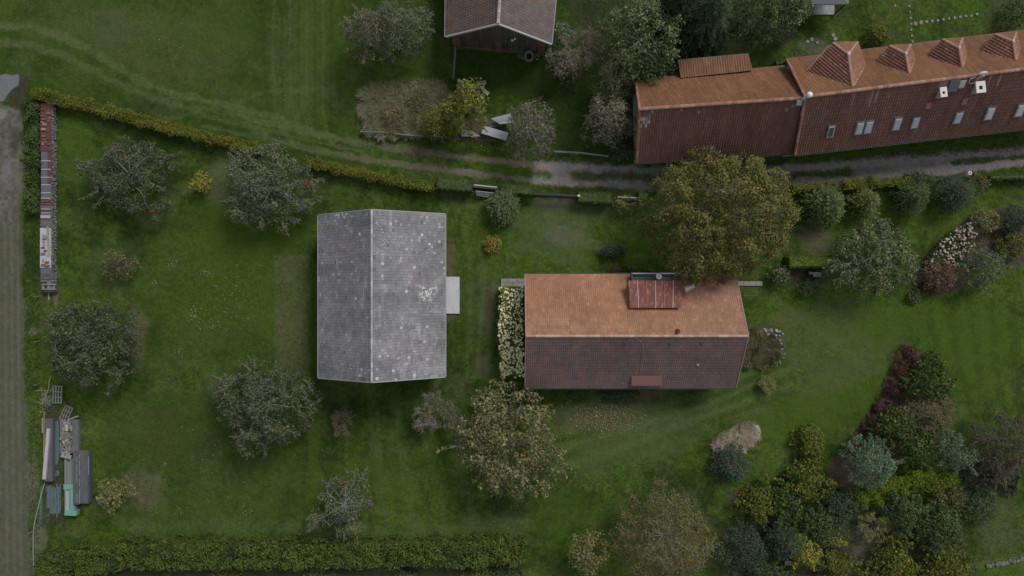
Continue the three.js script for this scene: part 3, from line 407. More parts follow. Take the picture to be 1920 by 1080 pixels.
  for (const [VL, Bk, Ap, FL, FR, VR] of [[[1512, 135], [1597, 163], [1590, 102], [1550, 89], [1602, 83], [1622, 123]], [[1643, 119], [1703, 138], [1697, 101], [1662, 90], [1706, 85], [1714, 112]], [[1740, 108], [1802, 127], [1797, 90], [1760, 78], [1802, 73], [1811, 101]], [[1838, 98], [1902, 114], [1898, 78], [1859, 68], [1903, 62], [1911, 89]]]) {
    const vl = plane(NP2, ...VL), vr = plane(NP2, ...VR), bk = plane(NP2, ...Bk).add(V(0, 0.08, 0)), ap = G(...Ap, bk.y), fh = (vl.y + vr.y) / 2 + 0.25, fl = G(...FL, fh), fr = G(...FR, fh), o = worldPos(b), big = VL[0] < 1550; level(fl, vl, ap, bk); level(fr, vr, ap, bk); fl.y = clamp(fl.y, vl.y - 0.3, bk.y - 0.5); fr.y = clamp(fr.y, vr.y - 0.3, bk.y - 0.5);
    const dm = new THREE.Group(); dm.name = 'dormer'; dm.position.set(ap.x, 0, ap.z).sub(o); dm.position.y = 0; b.add(dm);
    const wl = part(dm, 'roof', slab([vl, fl, ap, bk], 0.08), DECK); const we = part(dm, 'roof', slab([fr, vr, bk, ap], 0.08), DECK), wf = part(dm, 'roof', slab([fl, fr, ap], 0.08), DECK);
    const old = brown([0.215, 0.092, 0.066], 107, (x, y) => rnd() < 0.05 ? [0.27, 0.16, 0.125] : null);
    part(dm, 'roof_tiles', tiles([vl, fl, ap, bk], { w: 0.2, h: 0.31, col: old, roll: 0.05, thick: 0.05 }), ROOF_S, 'stuff'); part(dm, 'roof_tiles', tiles([fr, vr, bk, ap], { w: 0.2, h: 0.31, col: brown([0.285, 0.14, 0.085], 108), roll: 0.05, thick: 0.03 }), ROOF_S, 'stuff'); part(dm, 'roof_tiles', tiles([fr, fl, ap], { w: 0.2, h: 0.31, col: brown(nCol, 109), roll: 0.05, thick: 0.03 }), ROOF_S, 'stuff');
    caps(dm, 'hip_tile', fl, ap, 0.11, 0.38, pm); caps(dm, 'hip_tile', fr, ap, 0.11, 0.38, pm); caps(dm, 'ridge_tile', ap, bk, 0.12, 0.38, pm);
    const z = V(0, 0.1, 0); barBetween(dm, 'valley_flashing', vl.clone().add(z), bk.clone().add(z), 0.14, 0.04, mat([0.33, 0.2, 0.155], 0.6)); barBetween(dm, 'valley_flashing', vr.clone().add(z), bk.clone().add(z), 0.14, 0.04, mat([0.42, 0.29, 0.21], 0.6));
    const k = new THREE.SphereGeometry(big ? 0.15 : 0.12, 10, 6, 0, 6.3, 0, 1.6); k.scale(1, 0.7, 1.25); k.translate(ap.x, ap.y + 0.12, ap.z); part(dm, 'lead_cap', k, mat([0.45, 0.46, 0.5], 0.5));
    const f0 = along(fl, vl, 0.06), T = new Tris(8), in1 = along(fl, ap, 0.12), in2 = along(fr, ap, 0.12), bt = p => p.clone().setY(Math.max(3.3, p.y - 1.6)); T.quad(in1, in2, bt(in2), bt(in1), [1, 1, 1]); T.quad(in1, bt(in1), along(vl, bk, 0.1).add(V(0, -0.2, 0)), along(vl, bk, 0.1), [1, 1, 1]); T.quad(in2, along(vr, bk, 0.1), along(vr, bk, 0.1).add(V(0, -0.2, 0)), bt(in2), [1, 1, 1]); part(dm, 'dormer_wall', T.geo(), PLASTER);
    if (big) { const w0 = along(fl, vl, 0.1), w1 = along(fl, vl, 0.95); barBetween(dm, 'gutter', w0.add(V(-0.06, 0.05, 0)), w1.add(V(-0.06, 0.05, 0)), 0.14, 0.1, mat([0.42, 0.35, 0.34], 0.5)); }
  }
  const setOn = (P, px, py, w, l, t, lift) => { const p = plane(P, px, py), n = P[1].clone().sub(P[0]).cross(P[2].clone().sub(P[0])).normalize(); if (n.y < 0) n.negate(); const x = P[1].clone().sub(P[0]).normalize(), z = x.clone().cross(n), m = new THREE.Matrix4().makeBasis(x, n, z); const g = new THREE.BoxGeometry(w, t, l); g.applyMatrix4(m); const q = p.addScaledVector(n, lift); g.translate(q.x, q.y, q.z); return g; };
  const FR = mat([0.13, 0.145, 0.165], 0.5), SILL = mat([0.5, 0.52, 0.55], 0.5);
  for (const [x, y, w, l, open] of [[1556, 245, 14, 18, 1], [1609.5, 239, 16, 19, 0], [1626.5, 237, 16, 19, 0], [1680, 231, 16, 19, 0], [1714, 228.5, 15, 17, 0], [1794, 219.5, 16, 17, 0], [1853, 211.5, 17, 19, 0], [1910, 205.5, 17, 19, 0]]) {
    const W = w * 0.0425, Lq = l * 0.064, sk = new THREE.Group(); sk.name = 'skylight'; const c = plane(SP2, x, y), o = worldPos(b); sk.position.copy(c).sub(o); b.add(sk);
    part(sk, 'frame', setOn(SP2, x, y, W, Lq, 0.18, 0.1), FR); part(sk, 'sash', setOn(SP2, x, y, W * 0.76, Lq * 0.82, 0.05, 0.2), SILL);
    part(sk, 'glass', setOn(SP2, x, y, W * 0.6, Lq * 0.7, 0.02, 0.24), new THREE.MeshPhysicalMaterial({ color: new THREE.Color().setRGB(...(open ? [0.08, 0.075, 0.05] : x > 1800 ? [0.48, 0.52, 0.6] : [0.38, 0.43, 0.5])), roughness: 0.12, metalness: 0 }));  // pale blue sky reflection is put into the colour of the closed panes
  }
  for (const [x, y, s, g] of [[1786, 159, 0.75, [0.12, 0.13, 0.15]], [1802, 156, 0.45, [0.42, 0.43, 0.45]]]) part(b, 'roof_vent', setOn(SP2, x, y, s, s * 1.3, 0.16, 0.13), mat(g, 0.5));
  for (const [x, y] of [[1739, 196.5], [1807, 188.5]]) part(b, 'flashing_sheet', setOn(SP2, x, y, 0.42, 0.55, 0.03, 0.15), mat([0.36, 0.17, 0.14], 0.7));
  for (const [x0, y0, x1, y1] of [[1739, 196, 1765, 181], [1807, 188, 1832, 170]]) barBetween(b, 'cable', plane(SP2, x0, y0).add(V(0, 0.16, 0)), plane(SP2, x1, y1).add(V(0, 0.16, 0)), 0.03, 0.03, mat([0.16, 0.08, 0.05]));
  for (const [x0, y0, x1, y1, hole] of [[1763, 163, 1776, 182, 0.3], [1830, 152, 1848, 174, 0.45]]) { // two chimneys
    const ht = 6.85, p0 = G(x0, y0, ht), p1 = G(x1, y1, ht), w = p1.x - p0.x, d = (p1.z - p0.z) * 0.98, ch = new THREE.Group(), o = worldPos(b); ch.name = 'chimney'; ch.position.set((p0.x + p1.x) / 2, 0, (p0.z + p1.z) / 2).sub(o); ch.position.y = 0; b.add(ch);
    const st = new THREE.BoxGeometry(w * 0.72, 2.3, d * 0.72); st.translate((p0.x + p1.x) / 2, ht - 1.25, (p0.z + p1.z) / 2); part(ch, 'stack', st, mat([0.5, 0.49, 0.44], 0.9));
    const sh = new THREE.Shape([new THREE.Vector2(-w / 2, -d / 2), new THREE.Vector2(w / 2, -d / 2), new THREE.Vector2(w / 2, d / 2), new THREE.Vector2(-w / 2, d / 2)]), k = w * 0.19; const hl = new THREE.Path([new THREE.Vector2(-k, -k - 0.05), new THREE.Vector2(-k, k - 0.05), new THREE.Vector2(k, k - 0.05), new THREE.Vector2(k, -k - 0.05)]); sh.holes.push(hl);
    const cp = new THREE.ExtrudeGeometry(sh, { depth: 0.12, bevelEnabled: false }); cp.rotateX(-Math.PI / 2); cp.rotateY(0.1); cp.translate((p0.x + p1.x) / 2, ht - 0.1, (p0.z + p1.z) / 2); part(ch, 'cap', cp, mat([0.68, 0.66, 0.6], 0.9)); const sh2 = new THREE.BoxGeometry(k * 1.98, 0.02, k * 1.98); sh2.translate((p0.x + p1.x) / 2, ht - 0.099, (p0.z + p1.z) / 2 + 0.05); part(ch, 'flue', sh2, mat([0.008, 0.008, 0.008], 1));
  }
  { // flue with a cowl at the joint of the wings, and a dish behind the far chimney
    const p = plane(SP1, 1501, 190), t = G(1513, 178, p.y + 1.0), fl = thing('metal_flue', 'shiny white metal flue pipe at the joint of the long roof', 'flue', p); const WH = mat([0.72, 0.73, 0.75], 0.35);
    const g0 = new THREE.BoxGeometry(0.5, 0.05, 0.45); g0.rotateX(0.75); g0.translate(p.x - 0.1, p.y + 0.14, p.z + 0.15); part(fl, 'flashing', g0, mat([0.5, 0.52, 0.55], 0.5)); const g1 = new THREE.CylinderGeometry(0.13, 0.13, 1.2, 14); g1.translate(p.x + 0.05, p.y + 0.65, p.z - 0.1); part(fl, 'pipe', g1, WH); const g2 = new THREE.SphereGeometry(0.24, 14, 8, 0, 6.3, 0, 1.6); g2.translate(p.x + 0.1, p.y + 1.42, p.z - 0.12); part(fl, 'cowl', g2, mat([0.8, 0.8, 0.82], 0.4));
    const q = plane(SP2, 1829, 149), di = thing('roof_dish', 'white dish aerial on the ridge behind the larger chimney', 'satellite dish', q); const ds = new THREE.SphereGeometry(0.5, 18, 8, 0, 6.3, 0, 0.75); ds.rotateX(-1.35); ds.rotateY(0.2); ds.translate(q.x + 0.1, q.y + 0.75, q.z + 0.1); part(di, 'reflector', ds, mat([0.6, 0.63, 0.65], 0.5)); barBetween(di, 'mast', q.clone(), q.clone().add(V(0, 1.0, 0)), 0.06, 0.06, WH); const cv = [[1826, 147], [1816, 150], [1814, 158], [1830, 155]].map(([x, y], i) => plane(SP2, x, y).add(V(0, 0.25, 0))); part(di, 'cable', new THREE.TubeGeometry(new THREE.CatmullRomCurve3(cv), 20, 0.03, 5), mat([0.6, 0.58, 0.54]));
  }
}

// ----- wooden barn at the top edge -----
reseed(44);
{
  const e = 3.0, r = 7.0, FL = G(836, 68, e), FR = G(1033, 82, e), RF = G(934, 44, r), k = V(0.09, 0, -9.5), BL = FL.clone().add(k), BR = FR.clone().add(V(0.9, 0, -9.5)), RB = RF.clone().add(V(0.5, 0, -9.5)); level(BL, FL, RF, RB); level(BR, FR, RF, RB);
  const b = thing('wooden_barn', 'old barn with dark plank gable, brick piers and reddish grey tile roof', 'barn', V(RF.x, 0, -24.5));
  const tone = (p, u, v, c, rw) => { const [x, y] = projPx(p), f = fbm(x / 30, y / 14, 64, 3), g = rnd(); let t = x < 935 ? [0.165, 0.122, 0.112] : [0.16, 0.13, 0.126]; if (g < (x < 880 ? 0.3 : 0.12) * (f > 0.5 ? 1.6 : 0.6)) t = [0.2, 0.118, 0.094]; return up(t, (0.9 + 0.4 * (f - 0.5) + (rnd() - 0.5) * 0.16) * 1.7); };
  for (const P of [[BL, FL, RF, RB], [FR, BR, RB, RF]]) { const rf = part(b, 'roof', slab(P, 0.12), DECK); part(rf, 'roof_tiles', tiles(P, { w: 0.22, h: 0.3, col: tone, roll: 0.025, thick: 0.03 }), ROOF_W, 'stuff'); }
  caps(b, 'ridge_tile', RF, G(939, -30, r), 0.14, 0.38, [mat([0.38, 0.3, 0.28]), mat([0.45, 0.38, 0.36])]);
  for (const p of [FL, FR]) barBetween(b, 'verge_board', p.clone().add(V(0, 0.03, 0.06)), RF.clone().add(V(0, 0.03, 0.06)), 0.1, 0.2, mat([0.5, 0.48, 0.47], 0.8));
  barBetween(b, 'gutter', FL.clone().add(V(-0.07, -0.03, 0)), BL.clone().add(V(-0.07, -0.03, 0)), 0.12, 0.1, mat([0.28, 0.29, 0.32], 0.5)); barBetween(b, 'gutter', FR.clone().add(V(0.07, -0.03, 0)), BR.clone().add(V(0.07, -0.03, 0)), 0.12, 0.1, mat([0.28, 0.29, 0.32], 0.5));
  // gable wall of boards between piers
  const g0 = V(FL.x + 0.55, 0, FL.z - 0.12), g1 = V(FR.x - 0.45, 0, FR.z - 0.12), dir = g1.clone().sub(g0).normalize(), W = g0.distanceTo(g1), nrm = V(-dir.z, 0, dir.x), ang = Math.atan2(-dir.z, dir.x);
  const hAt = s => { const x = g0.x + dir.x * s; return x < RF.x ? e + (r - e) * (x - FL.x) / (RF.x - FL.x) - 0.2 : e + (r - e) * (FR.x - x) / (FR.x - RF.x) - 0.2; };
  const T = new Tris(16), back = p => p.clone().addScaledVector(nrm, -0.12), q = [V(g0.x, 0.05, g0.z), V(g1.x, 0.05, g1.z), V(g1.x, hAt(W) - 0.05, g1.z), V(g0.x + dir.x * W / 2, hAt(W / 2) - 0.2, g0.z + dir.z * W / 2), V(g0.x, hAt(0) - 0.05, g0.z)].map(back); for (let i = 1; i < 4; i++) T.tv(q[0], q[i], q[i + 1], [1, 1, 1]);
  for (const [p, o] of [[q[0], V(0.09, 0, -9)], [q[1], V(0.85, 0, -9)]]) { const t = p.clone().setY(2.8), f = p.clone().add(o), ft = t.clone().add(o); T.quad(p, f, ft, t, [1, 1, 1]); } part(b, 'wall', T.geo(), mat([0.03, 0.026, 0.024], 0.95));
  const wood = [mat([0.10, 0.09, 0.086], 0.9), mat([0.078, 0.07, 0.068], 0.9), mat([0.12, 0.108, 0.102], 0.9), mat([0.088, 0.076, 0.07], 0.9)], N = 34;
  for (let i = 0; i < N; i++) { const s = (i + 0.5) / N * W, h0 = 1.9, h1 = Math.min(hAt(s - W / N / 2), hAt(s + W / N / 2)); if (h1 > h0 + 0.1) { const g = new THREE.BoxGeometry(W / N - 0.025, h1 - h0, 0.04); g.rotateY(ang); g.translate(g0.x + dir.x * s, (h0 + h1) / 2, g0.z + dir.z * s + 0.02 * (i % 2)); part(b, 'plank', g, pick(wood)); }
    const h2 = 1.85, g = new THREE.BoxGeometry(W / N - 0.03, h2 - 0.12, 0.04); g.rotateY(ang); g.translate(g0.x + dir.x * s, h2 / 2 + 0.06, g0.z + dir.z * s - 0.06 + 0.02 * (i % 3)); part(b, 'door_plank', g, pick(wood)); }
  for (const [s, w] of [[0.22, 0.62], [W * 0.49, 0.5], [W - 0.25, 0.5]]) { const h = s > W * 0.3 && s < W * 0.6 ? 2.0 : 2.7, g = new THREE.BoxGeometry(w, h, 0.3); g.rotateY(ang); g.translate(g0.x + dir.x * s, h / 2, g0.z + dir.z * s + 0.02); part(b, 'brick_pier', g, mat([0.27, 0.125, 0.085], 0.95, { map: noiseTex(64, (i, j) => { const v = 0.72 + 0.28 * hash(i >> 2, j >> 1, 4); return [v, v, v]; }, true) })); }
  const fd = new THREE.BoxGeometry(W, 0.3, 0.25); fd.rotateY(ang); fd.translate((g0.x + g1.x) / 2, 0.1, (g0.z + g1.z) / 2 - 0.02); part(b, 'footing', fd, mat([0.12, 0.09, 0.07], 0.95));
  const lp = g0.clone().addScaledVector(dir, W * 0.66), lm = thing('barn_lamp', 'small white twin floodlight on the plank gable of the barn', 'floodlight', V(lp.x, 3.5, lp.z + 0.1)); for (const [x, z, y] of [[-0.12, 0.25, 3.6], [0.08, 0.18, 3.75]]) { const g = new THREE.SphereGeometry(0.1, 10, 8); g.translate(lp.x + x, y, lp.z + z); part(lm, 'lamp_head', g, mat([0.7, 0.7, 0.72], 0.4)); } barBetween(lm, 'bracket', V(lp.x - 0.02, 3.6, lp.z), V(lp.x - 0.02, 3.6, lp.z + 0.25), 0.06, 0.06, GUT);
  // things leaning by the barn
  const tp = G(992, 105, 0.5), tg = new THREE.TorusGeometry(0.42, 0.13, 10, 22); tg.scale(0.8, 1, 1); tg.rotateX(-0.75); tg.translate(tp.x, 0.45, tp.z); solo('tyre', tg, mat([0.16, 0.15, 0.135], 0.9), 'old worn tyre leaning against the plank barn', 'tyre');
  const pt = thing('white_bucket', 'small white bucket with green plant beside the leaning tyre', 'bucket', G(1007, 109)); const bp = worldPos(pt), bg = new THREE.CylinderGeometry(0.2, 0.15, 0.5, 14, 1, true); bg.translate(bp.x, 0.25, bp.z); part(pt, 'pail', bg, mat([0.6, 0.63, 0.66], 0.6)); const LT = new Tris(200); for (let i = 0; i < 70; i++) LT.leaf(bp.x + gauss() * 0.14, 0.5 + rnd() * 0.25, bp.z - 0.1 + gauss() * 0.14, gauss() * 0.4, 0.9, gauss() * 0.4, 0.12, 0.7, jit([0.09, 0.15, 0.05])); part(pt, 'leaves', LT.geo(), LEAF, 'stuff');
  const st = thing('pole_bundle', 'thin grey poles lying in the grass beside the tyre', 'poles', G(978, 106)); for (let i = 0; i < 4; i++) barBetween(st, 'pole', G(970, 102 + i * 2, 0.06), G(985, 103 + i * 2.5, 0.06 + 0.02 * i), 0.05, 0.05, mat([0.16, 0.14, 0.12]));
  // green boundary rail from the barn to the thicket
  const fp = [[854, 88], [853, 105], [851.5, 125], [850, 148]].map(([x, y]) => G(x, y, 1)), fn = thing('green_fence', 'narrow dark green fence running from the barn corner to the thicket', 'fence', G(852, 118)); for (let i = 0; i < 3; i++) { barBetween(fn, 'rail', fp[i], fp[i + 1], 0.14, 0.06, mat([0.085, 0.12, 0.105], 0.6)); barBetween(fn, 'rail', fp[i].clone().setY(0.5), fp[i + 1].clone().setY(0.5), 0.05, 0.08, mat([0.07, 0.1, 0.085], 0.6)); } for (const p of fp) barBetween(fn, 'post', p.clone().setY(0), p.clone().setY(1.02), 0.1, 0.1, mat([0.07, 0.09, 0.08], 0.7));
}

// ---------- plants ----------
const PAL = {
  apple: [[0.118, 0.134, 0.082], [0.09, 0.108, 0.058], [0.145, 0.155, 0.102], [0.072, 0.094, 0.048], [0.13, 0.14, 0.068]],
  appleDark: [[0.08, 0.1, 0.058], [0.066, 0.086, 0.046], [0.1, 0.116, 0.074], [0.052, 0.072, 0.037], [0.105, 0.116, 0.052]],
  olive: [[0.135, 0.130, 0.052], [0.098, 0.102, 0.04], [0.17, 0.155, 0.075], [0.075, 0.083, 0.032]],
  walnut: [[0.138, 0.132, 0.038], [0.105, 0.112, 0.034], [0.18, 0.158, 0.056], [0.075, 0.09, 0.028], [0.15, 0.126, 0.048], [0.125, 0.14, 0.034]],
  pale: [[0.165, 0.168, 0.078], [0.105, 0.115, 0.05], [0.25, 0.232, 0.115], [0.075, 0.088, 0.037], [0.2, 0.168, 0.08]],
  greyolive: [[0.135, 0.130, 0.072], [0.10, 0.10, 0.056], [0.165, 0.155, 0.095], [0.125, 0.115, 0.088]],
  light: [[0.12, 0.145, 0.066], [0.078, 0.1, 0.042], [0.2, 0.22, 0.115], [0.055, 0.075, 0.03]],
  blue: [[0.098, 0.16, 0.088], [0.125, 0.19, 0.112], [0.07, 0.122, 0.064], [0.152, 0.215, 0.13]],
  bluedark: [[0.05, 0.078, 0.048], [0.066, 0.098, 0.06], [0.04, 0.063, 0.038]],
  spruce: [[0.042, 0.066, 0.034], [0.06, 0.088, 0.046], [0.034, 0.054, 0.028]],
  fir: [[0.078, 0.11, 0.045], [0.1, 0.138, 0.058], [0.06, 0.088, 0.036], [0.125, 0.158, 0.07]],
  firgold: [[0.12, 0.138, 0.045], [0.15, 0.165, 0.058], [0.09, 0.11, 0.036]],
  laurel: [[0.04, 0.074, 0.02], [0.06, 0.098, 0.026], [0.105, 0.128, 0.03], [0.03, 0.056, 0.016]],
  laurelgold: [[0.115, 0.132, 0.022], [0.08, 0.105, 0.02], [0.155, 0.155, 0.03], [0.06, 0.082, 0.018]],
  yellow: [[0.25, 0.245, 0.03], [0.2, 0.205, 0.032], [0.31, 0.275, 0.045], [0.15, 0.165, 0.032]],
  yellowgreen: [[0.15, 0.165, 0.04], [0.12, 0.14, 0.036], [0.19, 0.19, 0.06]],
  green: [[0.06, 0.09, 0.034], [0.085, 0.12, 0.044], [0.048, 0.075, 0.028]],
  bright: [[0.085, 0.128, 0.015], [0.105, 0.148, 0.018], [0.068, 0.105, 0.013]],
  hedge: [[0.122, 0.132, 0.019], [0.09, 0.112, 0.019], [0.165, 0.158, 0.022], [0.066, 0.092, 0.018], [0.108, 0.126, 0.025]],
  hedgegreen: [[0.054, 0.085, 0.024], [0.07, 0.105, 0.03], [0.044, 0.07, 0.02]],
  hedgebig: [[0.078, 0.106, 0.024], [0.058, 0.088, 0.021], [0.105, 0.12, 0.027], [0.044, 0.07, 0.019]],
  rust: [[0.17, 0.105, 0.06], [0.13, 0.085, 0.055], [0.19, 0.13, 0.07], [0.12, 0.06, 0.055]],
  wine: [[0.085, 0.036, 0.04], [0.065, 0.034, 0.034], [0.1, 0.045, 0.046]],
  straw: [[0.48, 0.41, 0.31], [0.38, 0.32, 0.24], [0.58, 0.5, 0.4], [0.28, 0.23, 0.16]],
  amber: [[0.27, 0.175, 0.045], [0.21, 0.15, 0.045], [0.32, 0.22, 0.07]],
  dry: [[0.15, 0.128, 0.075], [0.12, 0.105, 0.062], [0.185, 0.16, 0.10]],
  dim: [[0.075, 0.07, 0.045], [0.1, 0.082, 0.055], [0.062, 0.068, 0.036], [0.11, 0.095, 0.075]],
  cedar: [[0.085, 0.13, 0.075], [0.11, 0.155, 0.09], [0.065, 0.1, 0.056], [0.19, 0.2, 0.07]],
  autumn: [[0.14, 0.132, 0.05], [0.1, 0.106, 0.038], [0.175, 0.15, 0.06], [0.17, 0.122, 0.048], [0.08, 0.09, 0.032], [0.125, 0.13, 0.045]],
  lime: [[0.165, 0.188, 0.034], [0.13, 0.155, 0.03], [0.225, 0.222, 0.038], [0.1, 0.125, 0.028], [0.15, 0.16, 0.06]],
  cone: [[0.18, 0.175, 0.062], [0.13, 0.138, 0.048], [0.22, 0.2, 0.08]]
};
const BARK = [0.17, 0.155, 0.135], GREYB = [0.26, 0.25, 0.245], BROWNB = [0.22, 0.17, 0.125];
let treeSeed = 1000;
function limb(T, a, b, r0, r1, col, bend = 0.12, k = 4) { // bent branch in three pieces
  const L = a.distanceTo(b), m1 = along(a, b, 0.35).add(V(gauss() * bend * L, Math.abs(gauss()) * bend * L, gauss() * bend * L)), m2 = along(a, b, 0.7).add(V(gauss() * bend * L * 0.6, Math.abs(gauss()) * bend * L * 0.7, gauss() * bend * L * 0.6));
  T.rod(a, m1, r0, r0 * 0.75 + r1 * 0.25, col, k); T.rod(m1, m2, r0 * 0.75 + r1 * 0.25, r0 * 0.35 + r1 * 0.65, col, k); T.rod(m2, b, r0 * 0.35 + r1 * 0.65, r1, col, 3); return [m1, m2];
}
function trunkGeo(b, h, r, col) { const T = new Tris(64); let p = b.clone(); const n = 4; for (let i = 1; i <= n; i++) { const q = V(b.x + gauss() * 0.05 * h * 0.4, h * i / n, b.z + gauss() * 0.05 * h * 0.4); T.rod(p, q, r * (i === 1 ? 1.25 : 1 - 0.12 * (i - 1)), r * (1 - 0.12 * i), jit(col, 0.1), 8); p = q; } return [T.geo(), p]; }
// broad crown: clumps of leaves held out by limbs
function broad(name, label, cat, px, py, rpx, H, pal, o = {}) {
  reseed(o.seed ?? (treeSeed += 17));
  const { base = 0.28, leaf = 0.17, dens = 1, clump = 0.62, irr = 0.22, sx = 1, sz = 1, rot = 0, twigs = 3, bark = BARK, gapk = 0.12, group, wl = 0.75, extra = null, flat = 0.85, spurs = 0 } = o;
  const hc = H * 0.6, c = G(px, py, hc), R = M(rpx, hc) - leaf * 0.5, g = thing(name, label, cat, V(c.x, 0, c.z), group), B = H * base, P = PAL[pal];
  const [tg, top] = trunkGeo(V(c.x, 0, c.z), Math.max(0.25, B + (H - B) * 0.25), Math.max(0.03, 0.028 * H * (o.tk ?? 1)), bark); part(g, 'trunk', tg, VC);
  const ph = rr(0, 6), lobe = t => 1 + irr * (Math.sin(3 * t + ph) * 0.3 + Math.sin(5 * t + ph * 2.3) * 0.25 + (fbm(Math.cos(t) * 2.2 + ph, Math.sin(t) * 2.2, 7, 3) - 0.5) * 1.5);
  const L = new Tris(8000), W = new Tris(1000), nl = Math.max(4, Math.round(3 + R * 1.1)), nodes = [], co = Math.cos(rot), si = Math.sin(rot), cl0 = clump * 0.78;
  const place = (t, d, y) => { const x = Math.cos(t) * d * sx, z = Math.sin(t) * d * sz; return V(c.x + x * co - z * si, y, c.z + x * si + z * co); };
  for (let i = 0; i < nl; i++) { const t = (i + rnd() * 0.7) / nl * 6.283, e = place(t, rr(0.45, 0.75) * R * lobe(t), B + (H - B) * rr(0.4, 0.66) * flat); nodes.push(top.clone(), ...limb(W, top, e, 0.008 * H + 0.012, 0.02, jit(bark, 0.12), 0.09), e); }
  const nC = Math.max(9, Math.round(2.7 * (R / cl0) ** 2 * sx * sz * (o.nc ?? 1))), bx = rr(-30, 30), bz = rr(-30, 30), tone0 = [];
  const cluster = (C, cr, n, tone) => {
    for (let k = 0; k < n; k++) {
      let dx = gauss(), dy = gauss(), dz = gauss(), d = Math.hypot(dx, dy, dz) || 1; const rad = cr * Math.pow(rnd(), 0.45); dx /= d; dy /= d; dz /= d;
      const c2 = rnd() < 0.55 ? tone : pick(P); let nx = dx * 0.6 + gauss() * 0.45, ny = dy * 0.5 + 0.5 + gauss() * 0.4, nz = dz * 0.6 + gauss() * 0.45; const nn = Math.hypot(nx, ny, nz) || 1;
      L.leaf(C.x + dx * rad, Math.max(0.04, C.y + dy * rad * 0.75), C.z + dz * rad, nx / nn, ny / nn, nz / nn, leaf * (0.45 + 1.15 * rnd() * rnd() + 0.35 * rnd()), wl, jit(c2, 0.18, 0.07));
    } };
  for (let i = 0; i < nC; i++) {
    const t = i * 2.39996 + ph + gauss() * 0.15, q = Math.min(1, Math.sqrt((i + 0.5) / nC) + gauss() * 0.03), Rt = R * lobe(t) - cl0 * 0.35, d = q * Rt;
    const hole = vnoise(d * Math.cos(t) / 0.9 + bx, d * Math.sin(t) / 0.9 + bz, 77) < gapk * 1.9;
    const env = B + (H - B) * (0.1 + 0.9 * Math.sqrt(Math.max(0, 1 - q * q * 0.95))), low = B * (0.7 + 0.3 * q) + 0.1, bmp = (vnoise(d * Math.cos(t) / 1.15 + bz, d * Math.sin(t) / 1.15 + bx, 99) - 0.62) * (o.rel ?? (H < 3.7 ? 0.42 : 0.85)) * (H - B);
    const layers = hole ? [0.35] : rnd() < 0.55 ? [1] : [1, rr(0.15, 0.65)];
    for (const ly of layers) {
      const cr = cl0 * rr(0.7, 1.3) * (q > 0.88 ? 0.8 : 1), cy = ly === 1 ? env + Math.min(0, bmp) : low + ly * Math.max(0, env - low), C = place(t, d, Math.max(cr * 0.5, cy - cr * 0.4));
      let bn = nodes[0], bd = 1e9; for (const k of nodes) { const dd = k.distanceToSquared(C); if (dd < bd) { bd = dd; bn = k; } }
      limb(W, bn, C, 0.018, 0.007, jit(bark, 0.18), 0.1, 3); if (nodes.length < 300) nodes.push(C);
      cluster(C, cr, Math.round(dens * 46 * (cr / 0.45) ** 2 * (0.15 / leaf) ** 2 * rr(0.75, 1.25)), jit(pick(P), 0.2, 0.07));
      for (let k = 0; k < twigs; k++) if (rnd() < 0.5) { const e = C.clone().add(V(gauss() * cr * 1.1, rnd() * cr * 1.2, gauss() * cr * 1.1)); limb(W, C, e, 0.014, 0.006, jit(bark, 0.2), 0.15, 3); }
    }
  }
  for (let i = 0; i < spurs; i++) { const t = rnd() * 6.283, d0 = R * lobe(t) * 0.8, d1 = R * lobe(t) * rr(1.02, 1.22), y0 = H * rr(0.4, 0.6), a = place(t, d0, y0), e = place(t + gauss() * 0.12, d1, y0 + rr(0, 0.5)); limb(W, a, e, 0.022, 0.008, jit(bark, 0.15), 0.08, 3); for (let k = 0; k < 5; k++) cluster(along(a, e, 0.3 + 0.16 * k), 0.2, Math.round(10 * dens), jit(pick(P), 0.2)); }
  part(g, 'branches', W.geo(), VC, 'stuff'); part(g, 'crown', L.geo(), LEAF, 'stuff');
  if (extra) extra(g, c, R, H);
  return g;
}
